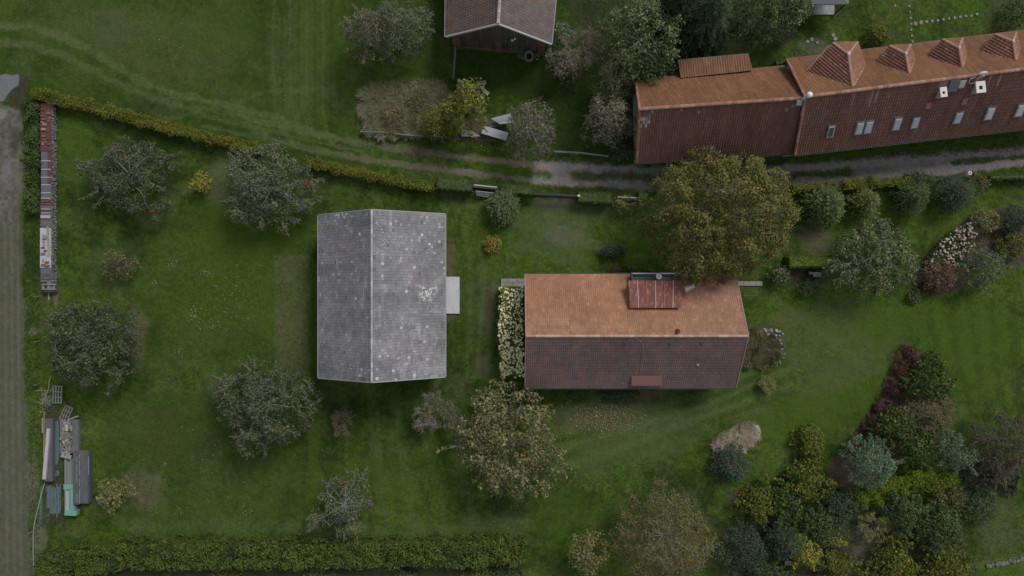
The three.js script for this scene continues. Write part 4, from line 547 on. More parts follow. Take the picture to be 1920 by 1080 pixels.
// leafless or nearly leafless tree
function bare(name, label, cat, px, py, rpx, H, o = {}) {
  reseed(o.seed ?? (treeSeed += 17));
  const { bark = GREYB, pal = 'dry', leaves = 1, n = 7, depth = 4, leaf = 0.1, group, sx = 1, sz = 1, rot = 0 } = o, hc = H * 0.6, c = G(px, py, hc), R = M(rpx, hc), g = thing(name, label, cat, V(c.x, 0, c.z), group), P = PAL[pal], W = new Tris(8000), L = new Tris(2000);
  const [tg, top] = trunkGeo(V(c.x, 0, c.z), H * 0.25, 0.025 * H + 0.02, bark); part(g, 'trunk', tg, VC); const co = Math.cos(rot), si = Math.sin(rot);
  const grow = (a, d, len, rad, lv) => {
    const e = a.clone().addScaledVector(d, len); const rel = e.clone().sub(c).setY(0); let lx = (rel.x * co + rel.z * si) / sx, lz = (-rel.x * si + rel.z * co) / sz; const q = Math.hypot(lx, lz) / R; if (q > 1) { const k = rr(0.8, 1.04) / q; e.x = c.x + rel.x * k; e.z = c.z + rel.z * k; } if (e.y > H) e.y = H - rnd() * 0.3; if (e.y < 0.3) e.y = 0.3;
    limb(W, a, e, rad, Math.max(0.006, rad * 0.55), jit(bark, 0.2), 0.1, 3);
    for (let k = 0; k < leaves * (lv < 2 ? 3 : 0); k++) if (rnd() < 0.9) L.leaf(e.x + gauss() * 0.14, e.y + gauss() * 0.1, e.z + gauss() * 0.14, gauss() * 0.5, 0.8, gauss() * 0.5, leaf * rr(0.7, 1.4), 0.75, jit(pick(P), 0.2));
    if (lv > 0) { const m = lv > 2 ? 4 : 5; for (let i = 0; i < m; i++) { const nd = d.clone().add(V(gauss() * 0.85, gauss() * 0.4 + 0.1, gauss() * 0.85)).normalize(); grow(along(a, e, 0.35 + 0.65 * (i + 0.5) / m), nd, len * rr(0.5, 0.75), Math.max(0.009, rad * 0.55), lv - 1); } }
  };
  for (let i = 0; i < n; i++) { const t = (i + rnd()) / n * 6.283; grow(top, V(Math.cos(t) * sx * co - Math.sin(t) * sz * si, rr(0.35, 1.1), Math.cos(t) * sx * si + Math.sin(t) * sz * co).normalize(), R * rr(0.4, 0.66), 0.006 * H + 0.012, depth - 1); }
  part(g, 'branches', W.geo(), VC, 'stuff'); if (L.n) part(g, 'crown', L.geo(), LEAF, 'stuff');
  return g;
}
// conifer: whorls of drooping boughs carrying needle sprays
function conifer(name, label, cat, px, py, rpx, H, pal, o = {}) {
  reseed(o.seed ?? (treeSeed += 17));
  const { step = 0.2, spray = 0.24, pw = 0.75, group, nb = 8, droop = 0.25, wl = 0.5, per = 1 } = o, hc = H * 0.35, c = G(px, py, hc), R = M(rpx, hc), g = thing(name, label, cat, V(c.x, 0, c.z), group), P = PAL[pal], L = new Tris(8000), W = new Tris(600);
  const [tg] = trunkGeo(V(c.x, 0, c.z), H * 0.97, 0.014 * H + 0.02, [0.09, 0.072, 0.05]); part(g, 'trunk', tg, VC);
  const ir = rr(0, 9);
  for (let y = Math.min(0.35, H * 0.12); y < H; y += step) { const f = y / H, r = R * Math.pow(1 - f, pw) + 0.12, m = Math.max(4, Math.round(nb * (0.5 + r / R)));
    for (let i = 0; i < m; i++) { const t = (i + rnd()) / m * 6.283 + y * 3, len = r * rr(0.78, 1.06) * (1 + 0.22 * (fbm(Math.cos(t) * 1.6 + ir, Math.sin(t) * 1.6 + f * 2, 5, 2) - 0.5) * 2), tone = jit(pick(P), 0.18), dx = Math.cos(t), dz = Math.sin(t), rise = 0.25 - droop * (1 - f), tip = V(c.x + dx * len, Math.max(0.12, y + rise * len), c.z + dz * len);
      W.rod(V(c.x, y, c.z), tip, 0.016, 0.005, jit([0.1, 0.08, 0.055], 0.1)); const ns = Math.max(3, Math.round(len / 0.105 * per));
      for (let k = 0; k < ns; k++) { const s = Math.pow((k + rnd()) / ns, 0.7), p = V(c.x + dx * len * s, 0, c.z + dz * len * s), yy = y + (tip.y - y) * s + Math.sin(s * 3.1) * 0.05; const sd = (rnd() - 0.5) * 2, wdt = 0.32 * (1 - s * 0.5) * Math.min(1, len);
        const ox = -dz * sd * wdt, oz = dx * sd * wdt, nx = gauss() * 0.28, nz = gauss() * 0.28, n1 = 1 / Math.hypot(nx, 1, nz); L.blade(p.x + ox, Math.max(0.06, yy - Math.abs(sd) * 0.06 + gauss() * 0.03), p.z + oz, nx * n1, n1, nz * n1, dx * 0.9 - dz * sd * 0.7, rise * 0.7 - 0.12, dz * 0.9 + dx * sd * 0.7, spray * rr(0.7, 1.25), wl, jit(rnd() < 0.7 ? tone : pick(P), 0.14)); }
    } }
  part(g, 'branches', W.geo(), VC, 'stuff'); part(g, 'needles', L.geo(), LEAF, 'stuff');
  return g;
}
// clipped or loose hedge along a line, in frame units at its top
function hedge(name, label, pts, wpx, h, pal, o = {}) {
  reseed(o.seed ?? (treeSeed += 17));
  const { dens = 150, leaf = 0.11, rough = 0.09, core = PAL[pal][1], lumps = 0, cat = 'hedge', loose = 0, flow = null } = o, q = pts.map(([x, y]) => G(x, y, h)), w = M(wpx, h), mid = along(q[0], q[q.length - 1], 0.5), g = thing(name, label, cat, V(mid.x, 0, mid.z)), P = PAL[pal], L = new Tris(8000), T = new Tris(400);
  for (let i = 0; i + 1 < q.length; i++) {
    const a = q[i], b = q[i + 1], d = b.clone().sub(a).setY(0), len = d.length(); d.normalize(); const n = V(-d.z, 0, d.x), hw = w / 2;
    { const k = hw - 0.12 - rough * 0.6, t = Math.max(0.2, h - 0.12 - rough * (1 + loose * 3) * 0.75), e = V(0, 0, 0), A = (p, s, y) => p.clone().addScaledVector(n, s * k).setY(y), a0 = a.clone().addScaledVector(d, i ? -0.1 : 0.1), b0 = b.clone().addScaledVector(d, i + 2 < q.length ? 0.1 : -0.1); T.quad(A(a0, -1, t), A(b0, -1, t), A(b0, 1, t), A(a0, 1, t), core); T.quad(A(a0, -1, 0), A(b0, -1, 0), A(b0, -1, t), A(a0, -1, t), core); T.quad(A(a0, 1, 0), A(a0, 1, t), A(b0, 1, t), A(b0, 1, 0), core); T.quad(A(a0, -1, 0), A(a0, -1, t), A(a0, 1, t), A(a0, 1, 0), core); T.quad(A(b0, -1, 0), A(b0, 1, 0), A(b0, 1, t), A(b0, -1, t), core); }
    const bump = (x, z) => (fbm(x * 1.7, z * 1.7, 91, 3) - 0.5) * 2 * rough * (1 + loose * 3);
    const spot = (px_, py_, pz_, nx, ny, nz) => { const tn = fbm(px_ * 0.6, pz_ * 0.6 + py_, 95, 2), c0 = P[Math.min(P.length - 1, Math.floor(clamp(tn * 1.5 - 0.25 + (rnd() - 0.5) * 0.5) * P.length))]; let a1 = nx + gauss() * 0.45, b1 = ny + gauss() * 0.4 + 0.15, c1 = nz + gauss() * 0.45; const m = Math.hypot(a1, b1, c1) || 1; L.leaf(px_, py_, pz_, a1 / m, b1 / m, c1 / m, leaf * rr(0.7, 1.4), 0.7, jit(c0, 0.2, 0.07)); };
    for (let k = 0; k < dens * len * w; k++) { const s = rnd() * len, t = (rnd() * 2 - 1) * hw, p = a.clone().addScaledVector(d, s).addScaledVector(n, t); spot(p.x, h + bump(p.x, p.z) + gauss() * 0.03 * (1 + loose * 2) - 0.04, p.z, 0, 1, 0); }
    for (let m = 0; m < lumps * len * w; m++) { const s = rnd() * len, t = (rnd() * 2 - 1) * hw * 0.95, q0 = a.clone().addScaledVector(d, s).addScaledVector(n, t), cr = rr(0.18, 0.42), cy = h + rr(-0.3, 0.2), N = Math.round(dens * cr * cr * 6.5); for (let k = 0; k < N; k++) { let x = gauss(), y = gauss(), z = gauss(); const l = Math.hypot(x, y, z) || 1; x /= l; y /= l; z /= l; spot(q0.x + x * cr, cy + y * cr, q0.z + z * cr, x * 0.7, Math.abs(y) + 0.2, z * 0.7); } }
    for (const sd of [-1, 1]) for (let k = 0; k < dens * len * h * 0.8; k++) { const s = rnd() * len, y = rnd() * h, p = a.clone().addScaledVector(d, s).addScaledVector(n, sd * (hw - 0.06 + bump(s + 20 * i, y + sd * 9))); spot(p.x, y, p.z, n.x * sd, 0.1, n.z * sd); }
    for (const [p0, sd] of [[a, -1], [b, 1]]) if ((p0 === a && i === 0) || (p0 === b && i + 2 === q.length)) for (let k = 0; k < dens * w * h * 0.8; k++) { const t = (rnd() * 2 - 1) * hw, p = p0.clone().addScaledVector(n, t); spot(p.x, rnd() * h, p.z, d.x * sd, 0.1, d.z * sd); }
  }
  part(g, 'stems', T.geo(), VC, 'stuff'); part(g, 'foliage', L.geo(), LEAF, 'stuff');
  if (flow) flow(g, q, w, h);
  return g;
}

// --- orchard, left half ---
const apples = (list, col) => (g, c, R, H) => { const T = new Tris(200); for (const [dx, dz, n, s] of list) for (let i = 0; i < n; i++) { const x = c.x + dx * R + gauss() * s, z = c.z + dz * R + gauss() * s, y = H * 0.62 + gauss() * 0.3, r = 0.06; for (let k = 0; k < 4; k++) { const t0 = k * 1.571, t1 = t0 + 1.571; const cc = jit(col, 0.25); T.tri(x, y + r, z, x + Math.cos(t1) * r, y, z + Math.sin(t1) * r, x + Math.cos(t0) * r, y, z + Math.sin(t0) * r, ...cc); T.tri(x, y - r, z, x + Math.cos(t0) * r, y, z + Math.sin(t0) * r, x + Math.cos(t1) * r, y, z + Math.sin(t1) * r, ...cc); } } part(g, 'fruit', T.geo(), VC, 'stuff'); };
const RED = [0.17, 0.03, 0.025];
broad('apple_tree', 'ragged grey-green apple tree with red fruit beside the tile-covered wall', 'tree', 236, 325, 88, 4.6, 'appleDark', { spurs: 11, irr: 0.5, gapk: 0.22, dens: 0.95, leaf: 0.16, twigs: 4, sx: 0.98, sz: 0.84, bark: GREYB, extra: apples([[0.6, 0.85, 40, 0.12], [0.0, -0.35, 16, 0.15]], RED) });
broad('apple_tree', 'large grey-green apple tree overhanging the diagonal hedge', 'tree', 500, 348, 92, 5.0, 'apple', { spurs: 7, irr: 0.3, gapk: 0.2, dens: 0.95, leaf: 0.17, twigs: 5, sx: 0.98, sz: 0.95, rot: 0.6, bark: GREYB, extra: apples([[0.83, 0.0, 24, 0.12]], RED) });
broad('apple_tree', 'dark dense apple tree standing at the field path', 'tree', 162, 642, 92, 5.0, 'appleDark', { spurs: 7, irr: 0.4, gapk: 0.14, dens: 1.0, leaf: 0.17, twigs: 3, sz: 0.92 });
broad('apple_tree', 'sprawling dark apple tree southwest of the grey barn', 'tree', 490, 762, 98, 5.0, 'appleDark', { spurs: 7, irr: 0.45, gapk: 0.2, dens: 1.0, leaf: 0.18, twigs: 4, sz: 0.92, bark: GREYB, extra: apples([[-0.1, -0.25, 14, 0.2]], [0.18, 0.05, 0.03]) });
broad('apple_tree', 'half-bare grey apple tree near the long bottom hedge', 'tree', 641, 950, 60, 4.2, 'apple', { spurs: 7, irr: 0.4, gapk: 0.2, dens: 0.55, leaf: 0.15, twigs: 8, rot: 2.3, sx: 1.08, sz: 0.85, bark: GREYB, extra: apples([[0.1, -0.75, 26, 0.2]], [0.17, 0.03, 0.035]) });
broad('young_fruit_tree', 'small bronze-tinged fruit tree in a ring of pale grass', 'tree', 218, 497, 36, 2.6, 'olive', { irr: 0.5, gapk: 0.25, dens: 0.8, leaf: 0.17, clump: 0.42, twigs: 2, sz: 0.85 });
broad('young_fruit_tree', 'small sparse yellow sapling between the two upper apple trees', 'tree', 374, 339, 25, 2.2, 'yellow', { irr: 0.7, gapk: 0.36, dens: 0.8, leaf: 0.15, clump: 0.34, twigs: 2 });
broad('young_fruit_tree', 'yellow-green fruit tree beside the dark felt panels', 'tree', 209, 925, 42, 3.0, 'cone', { irr: 0.5, gapk: 0.2, dens: 0.8, leaf: 0.18, clump: 0.45, twigs: 3, rot: -0.2, sz: 0.82 });
bare('bare_tree', 'leafless lilac-grey tree below the grey barn corner', 'tree', 815, 776, 50, 3.6, { bark: [0.25, 0.23, 0.235], leaves: 0.6, pal: 'greyolive', n: 11, depth: 4, sx: 1, sz: 0.9 });
bare('bare_shrub', 'thin leafless brown shrub alone on the lawn', 'shrub', 639, 791, 31, 2.2, { bark: [0.22, 0.165, 0.12], leaves: 0.7, pal: 'dry', n: 13, depth: 3, leaf: 0.07 });
broad('pear_tree', 'big pale olive tree below the brown house roof corner', 'tree', 955, 828, 112, 6.5, 'pale', { spurs: 7, irr: 0.4, gapk: 0.16, dens: 1.0, leaf: 0.2, clump: 0.6, twigs: 3, rot: 0.9, sx: 1.02, sz: 0.92 });
broad('walnut_tree', 'wide thinning brown tree with pale branches at the bottom edge', 'tree', 1248, 1012, 102, 7.0, 'autumn', { irr: 0.18, gapk: 0.08, dens: 0.62, leaf: 0.14, clump: 0.6, twigs: 4, bark: [0.22, 0.205, 0.17] });
broad('small_tree', 'light yellow-green small tree next to the wide brown tree', 'tree', 1104, 1036, 44, 3.6, 'cone', { irr: 0.4, gapk: 0.2, dens: 0.6, leaf: 0.16, twigs: 3 });
broad('great_walnut_tree', 'largest tree, dense olive-brown crown between track and orange house', 'tree', 1357, 400, 148, 9.5, 'walnut', { irr: 0.16, gapk: 0.03, rel: 0.5, dens: 1.5, leaf: 0.17, clump: 0.7, twigs: 1, base: 0.2, sz: 0.93 });
// --- upper middle ---
broad('plum_tree', 'olive half of the twin grey trees in the upper meadow', 'tree', 687, 60, 50, 5.0, 'greyolive', { spurs: 7, irr: 0.3, gapk: 0.1, dens: 1.0, leaf: 0.15, twigs: 5, bark: GREYB }); 
broad('plum_tree', 'greyer, larger half of the twin trees in the upper meadow', 'tree', 748, 50, 58, 5.4, 'apple', { spurs: 7, irr: 0.3, gapk: 0.12, dens: 0.9, leaf: 0.15, twigs: 7, bark: GREYB });
broad('ash_sapling', 'tall yellow-green tree over the scrap sheets', 'tree', 874, 196, 50, 5.0, 'lime', { irr: 0.3, gapk: 0.1, dens: 1.1, leaf: 0.17, clump: 0.5, twigs: 1, sx: 0.85, sz: 1.1 });
broad('thicket_shrub', 'round olive-gold shrub beside the yellow-green tree', 'shrub', 820, 230, 36, 3.0, 'laurelgold', { irr: 0.2, gapk: 0.05, dens: 1.1, leaf: 0.13, clump: 0.45, base: 0.1, twigs: 1 });
broad('elder_tree', 'thin grey-brown tree over the grey metal sheets by the track', 'tree', 995, 240, 60, 4.6, 'greyolive', { spurs: 7, irr: 0.34, gapk: 0.2, dens: 0.75, leaf: 0.15, clump: 0.52, twigs: 7, bark: GREYB, sx: 0.85, sz: 1.08 });
bare('bare_tree', 'leafless fawn tree right of the wooden barn', 'tree', 1082, 90, 62, 4.6, { bark: [0.28, 0.24, 0.205], leaves: 1, pal: 'greyolive', n: 9, depth: 4, rot: -0.7, sx: 1.05, sz: 0.75 });
broad('evergreen_shrub', 'blue-green shrub touching the wooden barn roof', 'shrub', 1052, 62, 26, 3.0, 'blue', { irr: 0.3, dens: 1, leaf: 0.16, clump: 0.45, base: 0.1 });
broad('hazel_shrub', 'grey-olive shrub below the fawn leafless tree', 'shrub', 1062, 118, 34, 3.2, 'greyolive', { irr: 0.3, dens: 0.8, leaf: 0.14, clump: 0.45, base: 0.12, twigs: 5, bark: GREYB });
broad('poplar_tree', 'tall light-leaved tree above the long house end', 'tree', 1203, 66, 84, 8.0, 'light', { irr: 0.26, gapk: 0.14, dens: 1.0, leaf: 0.2, clump: 0.62, twigs: 1, sz: 1.05 });
broad('poplar_tree', 'dark olive undergrowth tree tucked against the long house corner', 'tree', 1205, 128, 46, 4.5, 'green', { irr: 0.3, dens: 1.0, leaf: 0.16, clump: 0.5, base: 0.12 });
broad('willow_tree', 'tall grey-olive tree left of the long house gable', 'tree', 1142, 222, 54, 5.6, 'greyolive', { irr: 0.3, gapk: 0.14, dens: 0.95, leaf: 0.15, clump: 0.52, twigs: 4, bark: GREYB, sx: 0.95, sz: 1.05 });
broad('willow_tree', 'olive tree between the fawn leafless tree and the long house', 'tree', 1150, 148, 42, 5.0, 'olive', { irr: 0.35, gapk: 0.16, dens: 0.85, leaf: 0.15, clump: 0.5, twigs: 4, bark: GREYB, sx: 0.9, sz: 1.1 });
broad('evergreen_shrub', 'dark green shrub at the foot of the long house gable', 'shrub', 1168, 282, 26, 1.6, 'green', { irr: 0.35, dens: 1, leaf: 0.15, clump: 0.4, base: 0.1 });
conifer('spruce_tree', 'darkest spruce with fan-like boughs at the top edge', 'tree', 1318, 34, 66, 8.5, 'spruce', { nb: 9, spray: 0.34, step: 0.3, droop: 0.5 });
conifer('spruce_tree', 'second spruce crowding the light-leaved tree at the top edge', 'tree', 1268, 4, 58, 8.0, 'spruce', { nb: 9, spray: 0.34, step: 0.3, droop: 0.5 });
broad('beech_tree', 'deep green broadleaf tree between the spruce and the gazebo', 'tree', 1412, 14, 62, 6.0, 'green', { irr: 0.3, dens: 1.0, leaf: 0.2, gapk: 0.08, base: 0.15 });
broad('beech_tree', 'olive-green tree brushing the gazebo', 'tree', 1482, 6, 52, 5.0, 'light', { irr: 0.35, dens: 0.9, leaf: 0.18, gapk: 0.1, base: 0.15 });
broad('topiary_ball', 'round clipped bush with hollow top behind the dormers', 'bush', 1650, 65, 25, 1.7, 'laurelgold', { irr: 0.05, dens: 1.5, leaf: 0.12, clump: 0.3, base: 0.05, gapk: 0, twigs: 0 });
hedge('low_hedge', 'low dark hedge behind the long house beside the first dormer', [[1456, 117], [1512, 98]], 16, 0.8, 'hedgegreen', { leaf: 0.14, rough: 0.2, dens: 70 });
broad('corner_bush', 'shaded bush in the upper right corner', 'bush', 1908, 22, 30, 2.2, 'green', { irr: 0.3, dens: 0.7, base: 0.1, clump: 0.45 });
// --- around the gate ---
conifer('globe_shrub', 'round grey-green juniper beside the white garden bench', 'shrub', 944, 386, 33, 2.0, 'fir', { pw: 0.4, step: 0.13, spray: 0.2, nb: 11, droop: -0.1, wl: 0.55, per: 1.1 });
broad('flowering_shrub', 'small amber bush on the lawn between the buildings', 'shrub', 923, 457, 19, 0.9, 'amber', { irr: 0.3, dens: 1, leaf: 0.1, clump: 0.25, base: 0.06, twigs: 1 });
broad('gate_shrub', 'bright yellow-green bush at the hedge gap near the big tree', 'shrub', 1174, 383, 31, 1.4, 'yellowgreen', { irr: 0.4, dens: 1, leaf: 0.19, clump: 0.36, base: 0.08, sx: 1, sz: 0.56 });
broad('low_shrub', 'low dark slate-green bush on the lawn above the orange roof', 'shrub', 1148, 471, 28, 0.9, 'bluedark', { irr: 0.15, dens: 1.2, leaf: 0.1, clump: 0.3, base: 0.05, sz: 0.45, gapk: 0 });
broad('rose_bush', 'rosy bush against the eave, nearer the hydrangeas', 'bush', 1155, 503, 12, 0.9, 'rust', { irr: 0.3, dens: 1, leaf: 0.1, clump: 0.22, base: 0.05 });
broad('rose_bush', 'rosy bush against the eave, next to the dormer balcony', 'bush', 1187, 504, 10, 0.9, 'rust', { irr: 0.3, dens: 1, leaf: 0.1, clump: 0.22, base: 0.05 });
hedge('beech_hedge', 'long yellow-green clipped hedge running diagonally beside the meadow', [[58, 172], [110, 186], [200, 208], [320, 240], [430, 266], [490, 278]], 21, 1.15, 'hedge', { rough: 0.2, lumps: 2 });
hedge('beech_hedge', 'yellow hedge from the big apple tree to the clipped green block', [[570, 300], [640, 318], [720, 334], [814, 351]], 18, 1.0, 'hedge', { rough: 0.18, lumps: 2 });
hedge('clipped_hedge_block', 'flat clipped green hedge block beside the white bench', [[818, 341], [887, 347]], 26, 1.3, 'hedgegreen', { rough: 0.04, leaf: 0.09, dens: 150 });
hedge('clipped_hedge_block', 'clipped green hedge block between juniper and black gate', [[938, 351], [1000, 357]], 20, 1.2, 'hedgegreen', { rough: 0.04, leaf: 0.09, dens: 150 });
hedge('clipped_hedge_block', 'clipped green hedge block right of the black gate', [[1084, 368], [1149, 371]], 23, 1.3, 'hedgegreen', { rough: 0.04, leaf: 0.09, dens: 150 });
hedge('clipped_hedge_block', 'small clipped hedge end touching the big olive tree', [[1196, 366], [1218, 368]], 18, 1.2, 'hedgegreen', { rough: 0.05, leaf: 0.09, dens: 130 });
hedge('roadside_hedge', 'yellow-tipped hedge along the gravel track behind the firs', [[1488, 352], [1600, 346], [1680, 340], [1720, 338]], 17, 1.2, 'hedge', { rough: 0.2, lumps: 1.5 });
hedge('roadside_hedge', 'dark clipped hedge end beside the track at the right edge', [[1858, 332], [1990, 327]], 12, 1.0, 'hedgegreen', { rough: 0.06, leaf: 0.1, dens: 110 });
hedge('bright_hedge', 'short bright green hedge block right of the big olive tree', [[1480, 490], [1562, 489]], 25, 1.3, 'bright', { rough: 0.07, leaf: 0.1, dens: 140 });
hedge('tall_bottom_hedge', 'broad unclipped yellow-green hedge along the bottom edge', [[66, 1066], [240, 1045], [480, 1044], [740, 1042], [984, 1038]], 46, 1.7, 'hedgebig', { rough: 0.26, leaf: 0.16, dens: 110, loose: 0.6, lumps: 2.8 });
hedge('path_hedge', 'rough dark green hedge between field path and tile-covered wall', [[56, 185], [58, 260], [58, 330], [58, 400]], 24, 0.7, 'hedgegreen', { rough: 0.3, leaf: 0.15, dens: 130, loose: 0.6, lumps: 2 });
// --- firs along the track ---
const FG = 'garden firs along the track';
conifer('garden_fir', 'fir nearest the big olive tree, largest of the row by the track', 'fir', 1545, 383, 43, 3.2, 'fir', { step: 0.18, spray: 0.26, pw: 0.55 });
conifer('garden_fir', 'yellowish fir, second of the row from the big olive tree', 'fir', 1620, 379, 29, 2.6, 'firgold', { step: 0.18, spray: 0.24, pw: 0.6, nb: 7 });
conifer('garden_fir', 'rounded green fir between the yellowish fir and the lamp post', 'fir', 1706, 368, 36, 2.8, 'green', { step: 0.16, spray: 0.2, pw: 0.45 });
conifer('garden_fir', 'dark blue-green fir at the foot of the lamp post', 'fir', 1788, 364, 35, 2.8, 'bluedark', { step: 0.16, spray: 0.2, pw: 0.45 });
broad('track_shrub', 'dull olive shrub under the lamp head by the track', 'shrub', 1832, 342, 26, 2.0, 'olive', { irr: 0.3, dens: 0.9, leaf: 0.12, base: 0.08, clump: 0.38 });
broad('track_shrub', 'green shrub on the track edge left of the lamp post', 'shrub', 1728, 336, 30, 1.8, 'green', { irr: 0.3, dens: 1, leaf: 0.12, base: 0.08, clump: 0.38, sz: 0.6 });
// --- east garden ---
broad('plum_tree', 'spreading olive tree between bright hedge block and pink hydrangeas', 'tree', 1642, 482, 84, 4.6, 'light', { spurs: 7, irr: 0.28, gapk: 0.14, dens: 0.95, leaf: 0.17, twigs: 5, bark: [0.3, 0.29, 0.26], sz: 0.88 });
broad('bed_shrub', 'rounded olive shrub above the pink hydrangea bed', 'shrub', 1852, 414, 31, 1.7, 'cone', { irr: 0.2, dens: 1.1, leaf: 0.12, base: 0.06, clump: 0.35, sz: 0.75 });
broad('bed_shrub', 'slate-green shrub at the right edge above the flower bed', 'shrub', 1902, 412, 30, 1.7, 'bluedark', { irr: 0.2, dens: 1.1, leaf: 0.12, base: 0.06, clump: 0.35 });
broad('bed_shrub', 'yellow-green spreading shrub at the right edge of the bed', 'shrub', 1898, 460, 32, 1.2, 'laurelgold', { irr: 0.3, dens: 0.9, leaf: 0.13, base: 0.06, clump: 0.35 });
broad('maple_shrub', 'russet rounded shrub below the pink hydrangeas', 'shrub', 1764, 516, 36, 1.8, 'rust', { irr: 0.15, dens: 1.2, leaf: 0.11, base: 0.06, clump: 0.38 });
broad('barberry', 'wine-red low shrub under the russet shrub', 'shrub', 1744, 538, 20, 0.8, 'wine', { irr: 0.2, dens: 1, leaf: 0.1, base: 0.06, clump: 0.25, sz: 0.6 });
broad('cedar', 'blue-green conifer with yellow sprays right of the russet shrub', 'conifer', 1846, 500, 44, 3.0, 'cedar', { irr: 0.4, spurs: 8, dens: 1.1, leaf: 0.16, base: 0.06, clump: 0.42, wl: 0.5, twigs: 0, bark: [0.09, 0.085, 0.06] });
broad('ground_shrub', 'dark low shrub at the tip of the flower bed', 'shrub', 1716, 556, 16, 0.7, 'green', { irr: 0.3, dens: 0.9, leaf: 0.1, base: 0.05, clump: 0.25 });
broad('house_shrub', 'dark shrub below the bright green hedge block', 'shrub', 1520, 540, 26, 1.0, 'green', { irr: 0.3, dens: 0.9, leaf: 0.13, base: 0.05, clump: 0.32, sz: 0.7 });
broad('house_shrub', 'grey-green leafy shrub between the big tree and the bright hedge', 'shrub', 1464, 516, 24, 1.4, 'light', { irr: 0.3, dens: 0.9, leaf: 0.18, base: 0.05, clump: 0.35 });
bare('straw_tuft', 'straw-coloured tuft on the lawn by the brown roof corner', 'ornamental grass', 1438, 722, 17, 0.9, { bark: [0.3, 0.27, 0.15], leaves: 2, pal: 'cone', n: 14, depth: 3 });
broad('laurel', 'dark laurel bush topmost in the curved bed', 'bush', 1748, 710, 46, 2.2, 'laurel', { irr: 0.5, spurs: 5, dens: 1.1, leaf: 0.2, base: 0.06, clump: 0.42, twigs: 0, bark: [0.1, 0.09, 0.06] });
broad('laurel', 'glossy dark laurel with golden tips beside the mulch strip', 'bush', 1680, 800, 38, 2.4, 'laurel', { irr: 0.5, spurs: 5, dens: 1.1, leaf: 0.2, base: 0.06, clump: 0.42, twigs: 0, bark: [0.1, 0.09, 0.06] });
broad('laurel', 'darkest laurel, between golden-tipped laurel and pale blue conifer', 'bush', 1726, 838, 46, 2.4, 'laurel', { irr: 0.5, spurs: 5, dens: 1.1, leaf: 0.2, base: 0.06, clump: 0.42, twigs: 0, bark: [0.1, 0.09, 0.06] });
broad('dry_shrub', 'brownish seedy shrub below the topmost laurel', 'shrub', 1746, 776, 51, 1.6, 'dry', { irr: 0.5, spurs: 5, dens: 0.9, leaf: 0.09, base: 0.05, clump: 0.42, twigs: 5, bark: BROWNB });
broad('laurel', 'solitary round golden-green laurel at the lawn edge', 'bush', 1521, 829, 34, 1.8, 'laurelgold', { irr: 0.15, dens: 1.3, leaf: 0.17, base: 0.05, clump: 0.38 });
broad('laurel', 'gold-green bush directly below the solitary round laurel', 'bush', 1518, 900, 48, 2.4, 'laurelgold', { irr: 0.5, spurs: 5, dens: 1.1, leaf: 0.2, base: 0.06, clump: 0.45, twigs: 0, bark: [0.1, 0.09, 0.06] });
broad('laurel', 'outermost gold-green bush beside the small mulch patch', 'bush', 1424, 941, 37, 2.0, 'laurelgold', { irr: 0.5, spurs: 5, dens: 1.2, leaf: 0.18, base: 0.06, clump: 0.4, twigs: 1, bark: [0.1, 0.09, 0.06] });
broad('laurel', 'green bush between two gold-green bushes in the lower thicket', 'bush', 1478, 940, 44, 2.4, 'laurel', { irr: 0.5, spurs: 5, dens: 1.1, leaf: 0.2, base: 0.06, clump: 0.45, twigs: 0, bark: [0.1, 0.09, 0.06] });
broad('blue_pine', 'pale blue-green pine, largest of the lower thicket', 'conifer', 1634, 868, 50, 4.0, 'blue', { irr: 0.4, spurs: 12, rel: 0.5, dens: 1.35, leaf: 0.17, base: 0.06, clump: 0.48, wl: 0.5, gapk: 0.08, twigs: 0, bark: [0.09, 0.085, 0.06] });
broad('blue_pine', 'pale blue-green pine at the right end of the laurels', 'conifer', 1798, 852, 38, 3.2, 'blue', { irr: 0.4, spurs: 9, dens: 1.3, leaf: 0.16, base: 0.06, clump: 0.42, wl: 0.5, twigs: 0, bark: [0.09, 0.085, 0.06] });
conifer('blue_pine', 'slate-blue dwarf pine beside the beige dry grasses', 'conifer', 1368, 866, 38, 1.8, 'bluedark', { step: 0.13, spray: 0.2, pw: 0.4, nb: 11 });
hedge('diagonal_hedge', 'bright green hedge crossing the lower thicket diagonally', [[1600, 945], [1690, 912], [1770, 897], [1800, 885]], 36, 1.1, 'bright', { rough: 0.25, leaf: 0.14, dens: 130, loose: 0.5, lumps: 2.5 });
broad('thicket_bush', 'dark blue-green bush below the largest blue pine', 'bush', 1580, 945, 37, 2.0, 'bluedark', { irr: 0.5, spurs: 5, dens: 1, leaf: 0.15, base: 0.06, clump: 0.4, twigs: 1, bark: [0.1, 0.09, 0.06] });
broad('thicket_bush', 'grey-green rounded bush under the diagonal hedge', 'bush', 1694, 962, 44, 2.4, 'green', { irr: 0.5, spurs: 5, dens: 1.1, leaf: 0.15, base: 0.06, clump: 0.42, twigs: 0, bark: [0.1, 0.09, 0.06] });
broad('thicket_bush', 'large mixed green bush right of the grey-green rounded bush', 'bush', 1762, 990, 53, 2.6, 'green', { irr: 0.5, spurs: 5, dens: 1, leaf: 0.18, base: 0.06, clump: 0.45, twigs: 0, bark: [0.1, 0.09, 0.06] });
broad('thicket_bush', 'olive bush at the right tip of the diagonal hedge', 'bush', 1780, 930, 37, 1.8, 'olive', { irr: 0.5, spurs: 5, dens: 0.9, leaf: 0.14, base: 0.06, clump: 0.4, twigs: 1, bark: [0.1, 0.09, 0.06] });
